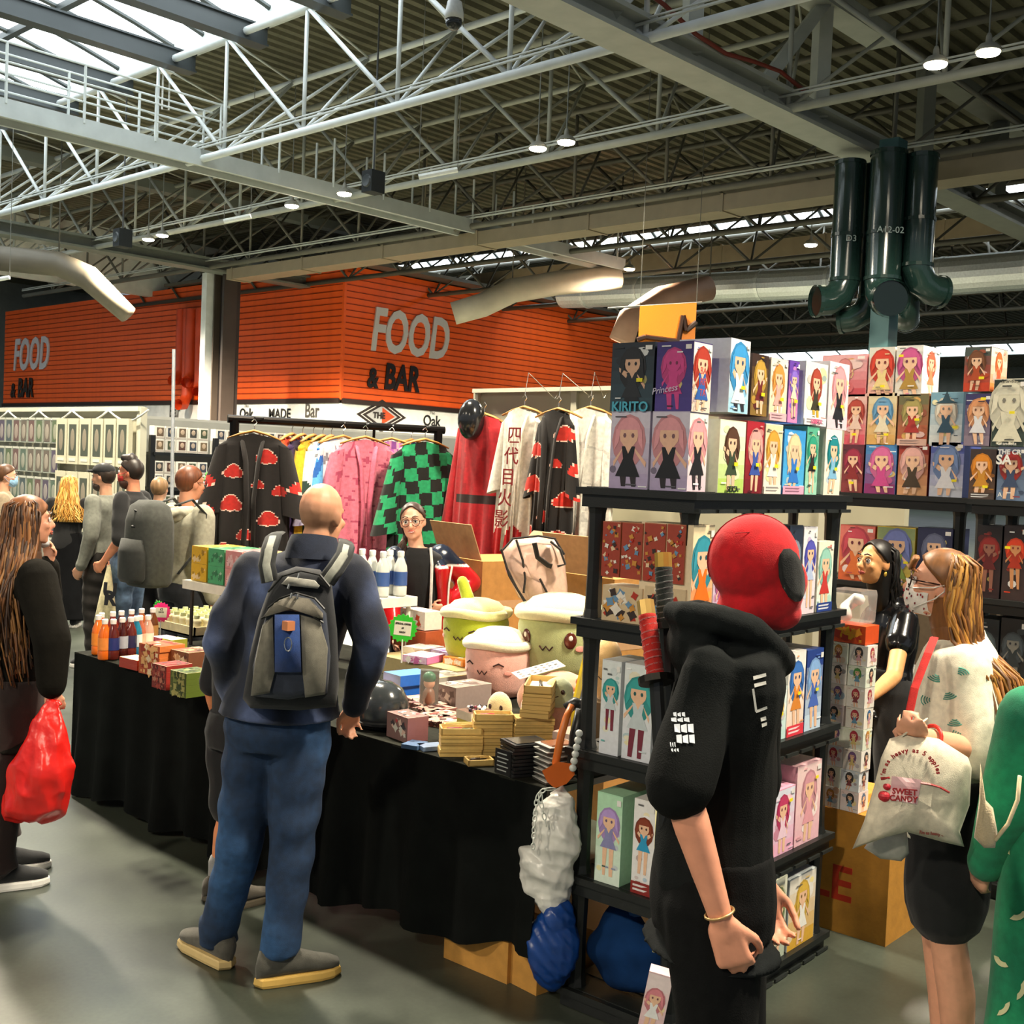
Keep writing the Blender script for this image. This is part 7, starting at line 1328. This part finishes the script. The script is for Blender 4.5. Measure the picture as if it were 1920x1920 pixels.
# ================================================================== COSTUMES, RAIL, BACKGROUND BOOTHS
def hanger(label, p, rz, metal=False):
    t = thing('clothes_hanger', label, 'hanger', p, rz, 'clothes hangers'); b = MB(); b.tube([(-.19, 0, -.1), (-.1, 0, -.065), (0, 0, -.04), (.1, 0, -.065), (.19, 0, -.1)], [.012, .018, .022, .018, .012], '#b9813c', 8, flat=.5); b.build('hanger_arm', 'wood', t, smooth=True)
    b = MB(); b.tube([(0, 0, -.04), (0, 0, .0), (.018, 0, .02), (0, 0, .045), (-.02, 0, .025)], .003, '#c8c8c4', 5); b.build('hook', 'steel', t); return t
def garment(label, p, rz, W, Ln, pat, sl=.45, slw=.15, splay=.12, open_=.0, nu=56, nv=60, name='robe', cat='robe', dp=.07, mat='cloth', collar=None, group=None, seed=0, flare=1.12):
    """hanging robe: body shell with drop folds, two kimono sleeves, collar band. Local: x across, front -Y, z = 0 at the hanger"""
    t = thing(name, label, cat, p, rz, group); rg = random.Random(seed)
    def hw(z): v = -z / Ln; return W / 2 * (.28 + .72 * min(1, (v / .1)) ** .7) * (1 + (flare - 1) * v)
    vs = []; rows = nv + 1
    for i in range(rows):
        z = -.05 - (Ln - .05) * i / nv; h_ = hw(z); v = i / nv
        for k in range(nu):
            a = 2 * math.pi * k / nu - math.pi / 2 + .001; f_ = 1 + (.03 + .05 * v) * math.sin(a * 7 + seed + 1.3 * math.sin(v * 3)) * min(1, v * 3)
            d = dp * (.55 + .7 * v) * (1 + .35 * v * math.sin(a * 11 + seed * 2)); x = h_ * math.cos(a) * f_; y = d * math.sin(a)
            if open_ and math.sin(a) < -.2: y += max(0, 1 - abs(x) / (open_ * (1 + v))) * d * .9
            vs.append((x, y, z + (.05 * (1 - abs(x) / (W / 2)) if i == 0 else 0)))
    fs = []; cs = []
    for i in range(nv):
        for k in range(nu):
            k2 = (k + 1) % nu; fs.append((i * nu + k, i * nu + k2, (i + 1) * nu + k2, (i + 1) * nu + k)); a, c = vs[fs[-1][0]], vs[fs[-1][2]]; cs.append(pat((a[0] + c[0]) / 2, (a[2] + c[2]) / 2, 0 if a[1] + c[1] < 0 else 1))
    b = MB(); b.add(vs, fs, cs); b.build('garment_body', mat, t, smooth=True)
    for sx in (-1, 1):
        rings = []; n = 20; m = 22; cs2 = []
        for i in range(m + 1):
            v = i / m; c = V((sx * (W / 2 - .03 + splay * v), -.0 - .02 * v, -.09 - sl * v)); w_ = slw * (.55 + .45 * v)
            rings.append([c + V((w_ * math.cos(2 * math.pi * k / n) * .55 * (1 + .12 * math.sin(k * 2.5 + seed)), w_ * .42 * math.sin(2 * math.pi * k / n), .02 * math.cos(2 * math.pi * k / n) * -sx)) for k in range(n)])
        vv = [q for r_ in rings for q in r_]; fs = []; cs = []
        for i in range(m):
            for k in range(n): fs.append((i * n + k, i * n + (k + 1) % n, (i + 1) * n + (k + 1) % n, (i + 1) * n + k)); a, c = vv[fs[-1][0]], vv[fs[-1][2]]; cs.append(pat((a[0] + c[0]) / 2, (a[2] + c[2]) / 2, 2))
        b = MB(); b.add(vv, fs, cs); b.build('sleeve', mat, t, smooth=True)
    if collar:
        b = MB(); b.tube([(-.05, .02, -.03), (-.07, -.04, -.06), (-.04, -dp * .9, -.2), (-.02, -dp * 1.2, -Ln * .5), (-.03, -dp * 1.5, -Ln * .95)], .022, collar, 6, flat=.3, up=(0, -1, 0)); b.tube([(.05, .02, -.03), (.07, -.04, -.06), (.05, -dp * .9, -.2), (.03, -dp * 1.2, -Ln * .5), (.04, -dp * 1.5, -Ln * .95)], .022, collar, 6, flat=.3, up=(0, -1, 0)); b.build('collar_band', mat, t, smooth=True)
    return t
def clouds(base, red, line, cs):
    def f(x, z, s):
        for cx, cz, r in cs:
            d = min(math.hypot(x - cx, z - cz) / r, math.hypot(x - cx + r * .8, (z - cz + r * .35)) / (r * .6), math.hypot(x - cx - r * .8, (z - cz + r * .3)) / (r * .65))
            if d < .88: return red
            if d < 1: return line
        return base
    return f
def checks(a, b_, sz, ang=.12):
    return lambda x, z, s: a if (int(math.floor((x + z * ang) / sz)) + int(math.floor((z - x * ang) / sz))) % 2 else b_
def flame(base, red, z0):
    def f(x, z, s):
        e = z0 + .035 * math.sin(x * 38) + .02 * math.sin(x * 77 + 1) + (.08 if s == 2 else 0); return base if z > e + .012 else ('#e8d8c8' if z > e and z > e + .004 else red)
    return f
def web(base, line, k=9., lo=None):
    def f(x, z, s):
        q = abs((math.sin(x * k * 2.3 + z * k) + math.sin(z * k * 2.6 - x * k * 1.4))); c = line if q < .13 else base; 
        return mixc(c, lo, min(1, max(0, (-z - .45) * 2.5))) if lo else c
    return f
def floral(cs, k=16.):
    def f(x, z, s): return cs[int((2 + math.sin(x * k + 1.7 * math.sin(z * 9)) + math.sin(z * k * .8 + 1.3 * math.sin(x * 12))) / 4.001 * len(cs))]
    return f
plain = lambda c, c2=None: (lambda x, z, s: c if not c2 or math.sin(x * 30 + z * 4) < .6 else c2)
# ---- rail
ra, rb_ = at(440, 786, 8.6), at(822, 806, 9.2); rz_ = (ra.z + rb_.z) / 2
t = thing('clothes_rail', 'black tube clothes rail hung with printed robes', 'rail', (ra.x, ra.y, 0)); o = V(t.location); A_ = V((0, 0, rz_)); B_ = V((rb_.x - ra.x, rb_.y - ra.y, rz_)); dr = (B_ - A_).normalized(); pn = V((-dr.y, dr.x, 0))
b = MB(); b.tube([A_ - dr * .05, A_.lerp(B_, .5), B_ + dr * .05], .03, '#16120f', 10); b.build('top_bar', 'metal', t)
for e in (A_, B_): b = MB(); b.tube([e, V((e.x, e.y, .06))], .034, '#16120f', 10); b.build('upright', 'metal', t); b = MB(); b.tube([V((e.x, e.y, .04)) + pn * .35, V((e.x, e.y, .04)) - pn * .35], .03, '#16120f', 8); b.build('foot', 'metal', t)
b = MB(); m_ = A_.lerp(B_, .67); b.tube([m_, m_ - V((0, 0, .35))], .012, '#16120f', 6); b.build('price_hook', 'metal', t)
CL = [(-.13, -.27, .052), (.1, -.16, .056), (.2, -.4, .04), (-.14, -.5, .062), (.05, -.36, .034), (.13, -.6, .056), (-.03, -.72, .045), (-.18, -.82, .04), (.1, -.86, .056), (-.32, -.34, .045), (.33, -.38, .045), (-.31, -.55, .04)]
RL = [(494, 0, 'black robe with red cloud print at the rail end', .5, .92, clouds('#17110f', '#b8241c', '#e6c4b4', CL), '#17110f', 4, .5),
      (548, 72, 'red-orange robe second on the rail', .44, .85, floral(['#d8401c', '#e8581c', '#c8341c', '#e88a3a']), '#c8341c', 1, .42), (568, 72, 'dark purple robe third on the rail', .44, .84, plain('#34204a', '#241636'), '#241636', 2, .42),
      (588, 72, 'yellow robe fourth on the rail', .44, .82, plain('#d8b01c', '#c89a1c'), '#e8c83a', 3, .4), (606, 72, 'white and dark green robe fifth on the rail', .44, .86, lambda x, z, s: '#e4e2d2' if z > -.32 + .04 * math.sin(x * 30) else '#17362c', None, 5, .4), (622, 72, 'bright blue robe sixth on the rail', .44, .86, floral(['#2470c0', '#3a8ad8', '#1c5aa8', '#5aa8e0']), '#2a78c8', 6, .42),
      (648, 38, 'white robe with fine black web lines and lilac hem', .48, .92, web('#e2e2e8', '#8a8c94', 9, '#a890d0'), '#dcdce4', 7, .55), (692, 22, 'pink robe with dark branch lines in the middle of the rail', .46, .98, web('#e0788e', '#b84a68', 11), '#d86a84', 8, .6),
      (738, 4, 'lilac and pink floral robe with mandarin collar', .46, .9, floral(['#b86ab8', '#e090b0', '#8a4a9a', '#e8a8b8', '#c878c0', '#6a3a8a']), '#e0a0a8', 9, .5), (772, 40, 'navy blossom robe near the rail end', .42, .8, floral(['#2c2a6a', '#3a2c7a', '#6a4a9a', '#24225a']), '#2c2a6a', 10, .4),
      (806, 24, 'green and black checked robe at the other rail end', .46, .98, checks('#1f9a62', '#10140f', .095), None, 11, .6)]
RP = on_plane(V(t.location), dr)
for i, (px, tw, lab, W, Ln, pat, cb, sd, sl) in enumerate(RL):
    p = RP(px, 800); p.z = rz_ - .045; rz = AZ - math.pi / 2 + R(tw)
    fwd_ = {0: .3, 6: .1, 7: .2, 8: .1, 10: .45}.get(i, 0); p = p - V((math.cos(AZ), math.sin(AZ), 0)) * fwd_
    if fwd_: b = MB(); q0 = p + V((0, 0, .06)) - V(t.location); b.tube([q0 + V((math.cos(AZ), math.sin(AZ), 0)) * fwd_, q0 + V((0, 0, -.01))], .008, '#16120f', 6); b.build('face_out_arm', 'metal', t)
    hanger('wooden hanger holding the %s' % lab.split(' robe')[0].replace(' with', '') + ' robe', p, rz); garment(lab, p - V((0, 0, .06)), rz, W, Ln, pat, sl, .17 if i in (0, 6, 7, 10) else .14, .1, 0, name='robe', group='robes on the rail', seed=sd, collar=cb, nu=120 if i in (0, 10) else 60, nv=130 if i in (0, 10) else 70)
# low second rail of goods behind the man: dark patterned hems
for i, (px, c_, lab) in enumerate(((655, '#1a1416', 'black spotted garment hem hanging under the white robe'), (668, '#a8243a', 'crimson garment hanging low beside the pink robe'), (842, '#2a4aa0', 'blue garment half hidden behind the checked robe'))):
    p = at(px, 985 if i < 2 else 900, 9.6); garment(lab, V((p.x, p.y, p.z)), AZ - math.pi / 2, .4, .5 if i < 2 else .75, floral([c_, c_, '#e8e4e0', c_, c_], 30) if i == 0 else plain(c_), .3, .1, .05, name='garment', cat='clothing', seed=20 + i, nu=30, nv=30)
# ---- costume panel
pw = MB(); pw.box((6.5, 4.7, 1.22), (.06, 3.5, 2.44), '#aaa68e'); pw.box((6.46, 4.7, 2.45), (.1, 3.5, .03), '#c8c6b4')
for y in (6.44, 5.45, 4.45, 3.45): pw.box((6.465, y, 1.22), (.05, .05, 2.44), '#b9b6a2')
struct(pw.build('partition_panel', 'paint'), 'beige shell-scheme panel behind the hanging costumes')
PX = on_plane(V((6.4, 0, 0)), V((0, 1, 0))); rzp = -math.pi / 2
def hang_on(px, py, lab): 
    p = on_plane(V(({984: 6.04, 1048: 6.0}.get(px, 6.24), 0, 0)), V((0, 1, 0)))(px, py); h_ = hanger('wooden hanger on the panel holding the %s' % lab, p, rzp + R(6)); b = MB(); b.tube([(.0, .0, .045), (.0, .03, .2), (0, 6.44 - p.x - .04, 2.38 - p.z), (0, 6.44 - p.x, 2.42 - p.z)], .0025, '#d8d6cc', 5); b.build('panel_hook', 'steel', h_); return p
p = on_plane(V((6.1, 0, 0)), V((0, 1, 0)))(908, 778)
def redsuit(x, z, s): return '#2a1210' if -.64 < z < -.58 and abs(x) < .2 and s == 0 else ('#b3141f' if math.sin(x * 26 + z * 3) < .7 else '#9c101a')
garment('red hooded jumpsuit with black belt hanging on the panel', p, rzp, .5, 1.28, redsuit, .82, .13, .1, name='jumpsuit', cat='costume', seed=31, dp=.1, flare=1.02, group='costumes on the panel')
hanger('wooden hanger inside the red jumpsuit', p + V((0, 0, .05)), rzp)
mk = thing('fencing_mask', 'glossy black oval face mask hung at the neck of the red jumpsuit', 'mask', p + V((-.1, .03, -.06))); b = MB(); b.ell((0, 0, .02), (.1, .1, .15), '#1c1d1f', RY(R(0)), 20, 14); b.build('mask_shell', 'gloss', mk, smooth=True)
WR = [(984, 752, 'white robe with red flame hem and black characters', .34, 1.05, flame('#dedace', '#b3161a', -.86), '#d4d0c2', 32, .5, .12), (1048, 755, 'black robe with red cloud print on the panel', .3, 1.1, clouds('#14100f', '#c02a1e', '#e8c8b8', CL + [(.25, -.2, .05), (.28, -.6, .06)]), '#14100f', 33, .5, .1), (1108, 752, 'plain white open robe with violet inner hem', .42, 1.05, web('#dcdad0', '#c2c0b8', 7), '#d2d0c4', 34, .5, .14)]
for px, py, lab, W, Ln, pat, cb, sd, sl, sw in WR:
    q = hang_on(px, py, lab.split(' with')[0]); g_ = garment(lab, q - V((.02, 0, .05)), rzp + R(4), W, Ln, pat, sl, sw, .06, .0, name='robe', group='costumes on the panel', seed=sd, collar=cb, nu=100, nv=120, dp=.08)
    if sd == 32:
        for i, ch in enumerate('四代目火影'): text(ch, .13, '#7a1c1c', g_, T(.02 - .012 * i, -.1 - .012 * i, -.2 - .145 * i) @ RX(math.pi / 2), extrude=.001, bold=.001)
# ---- far toy wall
tw = MB(); tw.box((7.75, 16.2, 1.22), (.06, 5.0, 2.44), '#b4b19c'); tw.box((7.72, 13.72, 1.22), (.09, .1, 2.44), '#c9c7b4'); tw.box((7.7, 16.2, 2.42), (.1, 5, .06), '#d0cebc'); struct(tw.build('partition_toy_wall', 'paint'), 'beige panel wall hung with toy packets')
rg = random.Random(21); pmesh = []
for v in range(6):
    b = MB(); c_ = ['#5a6a5e', '#6a6258', '#4f5a5c', '#6a5450', '#5c6a50', '#575060'][v]; b.box((0, 0, 0), (.03, .2, .36), '#9aa096'); b.box((-.016, 0, -.01), (.004, .17, .3), c_); b.ell((-.018, 0, -.02), (.006, .06, .11), mixc(c_, '#e0d8c8', .3)); b.box((-.017, 0, .165), (.004, .2, .03), '#c4c6ba')
    me = b.mesh('toy_packet'); me.materials.append(M['foil']); pmesh.append(me)
for r_ in range(5):
    for c_ in range(12):
        o = link('toy_packet', pmesh[rg.randrange(6)], None, (7.62, 18.55 - c_ * .245, 2.12 - r_ * .42)); tag(o, 'clear toy packet hanging in rows on the beige panel wall', 'packet', 'toy packets on the panel wall')
b = MB(); b.box((0, 0, 0), (.06, .3, .62), '#c9c6ae'); b.box((-.032, 0, .02), (.004, .2, .42), '#4c5248'); b.ell((-.034, 0, .02), (.005, .06, .15), '#8a8272'); b.box((-.033, 0, -.25), (.004, .18, .04), '#e2e0cc'); bm_ = b.mesh('boxed_doll'); bm_.materials.append(M['print'])
for r_ in range(3):
    for c_ in range(6): o = link('boxed_doll', bm_, None, (7.6, 15.6 - c_ * .335, 1.98 - r_ * .72)); tag(o, 'cream windowed doll box in the grid beside the figurine shelves', 'box', 'doll boxes on the panel wall')
b = MB(); P_ = []
for k in range(5):
    for q in range(7): P_.append((7.62, 18.4 - k * 1. - q / 6, 2.4 - .14 * math.sin(math.pi * q / 6)))
b.tube(P_, .014, '#d8d8d4', 5); tag(b.build('tinsel_garland', 'foil', smooth=True), 'thin white garland looped along the toy wall top', 'garland')
# ---- figurine shelves
t = thing('display_shelf', 'black display shelving full of white figurine boxes', 'shelf', (7.95, 14.0, 0)); b = MB(); b.box((3.2, .25, 1.16), (6.4, .06, 2.32), '#8f918c'); b.build('back_panel', 'paint', t)
for z in (.5, .95, 1.4, 1.86): b = MB(); b.box((3.2, 0, z), (6.4, .4, .04), '#15171a'); b.build('shelf_board', 'plastic', t)
for x in (0, .95, 2.55, 4.2, 5.9): b = MB(); b.box((x, -.15, 1.05), (.07, .05, 2.1), '#15171a'); b.build('upright', 'plastic', t)
vm = []
for v in range(6):
    c_ = ['#6a5a4a', '#3a4250', '#5a4038', '#46523e', '#70604a', '#3c3c3c'][v]; b = MB(); b.box((0, 0, .085), (.15, .12, .17), '#e6e4dc'); b.box((.012, -.061, .092), (.1, .004, .115), c_); b.ell((.012, -.063, .1), (.03, .006, .035), mixc(c_, '#e8d0b8', .5)); b.box((0, -.061, .016), (.14, .004, .022), '#b8b0a8'); me = b.mesh('figurine_box'); me.materials.append(M['print']); vm.append(me)
for iz, z in enumerate((.98, 1.152, 1.425, 1.597, 1.882, 2.054)):
    for i in range(30):
        x = 8.06 + i * .164 + .1 * (i > 4) + .08 * (i > 13)
        if iz > 3 and False: continue
        o = link('figurine_box', vm[rg.randrange(6)], None, (x, 13.93, z)); tag(o, 'small white windowed figurine box in the rows on the black display shelving', 'box', 'figurine boxes on the display shelving')
# grey partition panels behind the rail
gp = MB(); gp.box((11.2, 14.4, 1.18), (6.6, .06, 2.36), '#b2b3ae'); struct(gp.build('partition_grey', 'paint'), 'pale grey partition behind the clothes rail')
# second vertical pole of a light stand
b = MB(); b.tube([V((at(326, 920, 14.5).x, at(326, 920, 14.5).y, 0)), at(326, 655, 14.5)], .022, '#d0d4d6', 8); q = b.build('sign_pole', 'metal'); tag(q, 'thin white pole standing in front of the orange wall', 'pole')
# far stall goods seen under the racks
for i, (x, y, w_, h_, c_, lab) in enumerate(((7.6, 3.0, 1.6, 1.2, '#6a5a48', 'stack of brown cartons far behind the rear rack'), (8.2, 1.6, 1.4, 1.6, '#3a4038', 'dark draped table of goods far behind the edge rack'), (9.5, 4.0, 2.4, 1.0, '#5a5650', 'low counter of another booth behind the racks'))):
    t = thing('booth_counter', lab, 'counter', (x, y, 0)); b = MB(); b.box((0, 0, h_ / 2), (w_, w_ * .6, h_), c_); b.build('counter_body', 'card', t); b = MB(); b.box((0, 0, h_ + .02), (w_ + .06, w_ * .6 + .06, .04), mixc(c_, '#ffffff', .15)); b.build('counter_top', 'plastic', t)
# ------------------------------------------------------------------ end
bpy.context.view_layer.update()
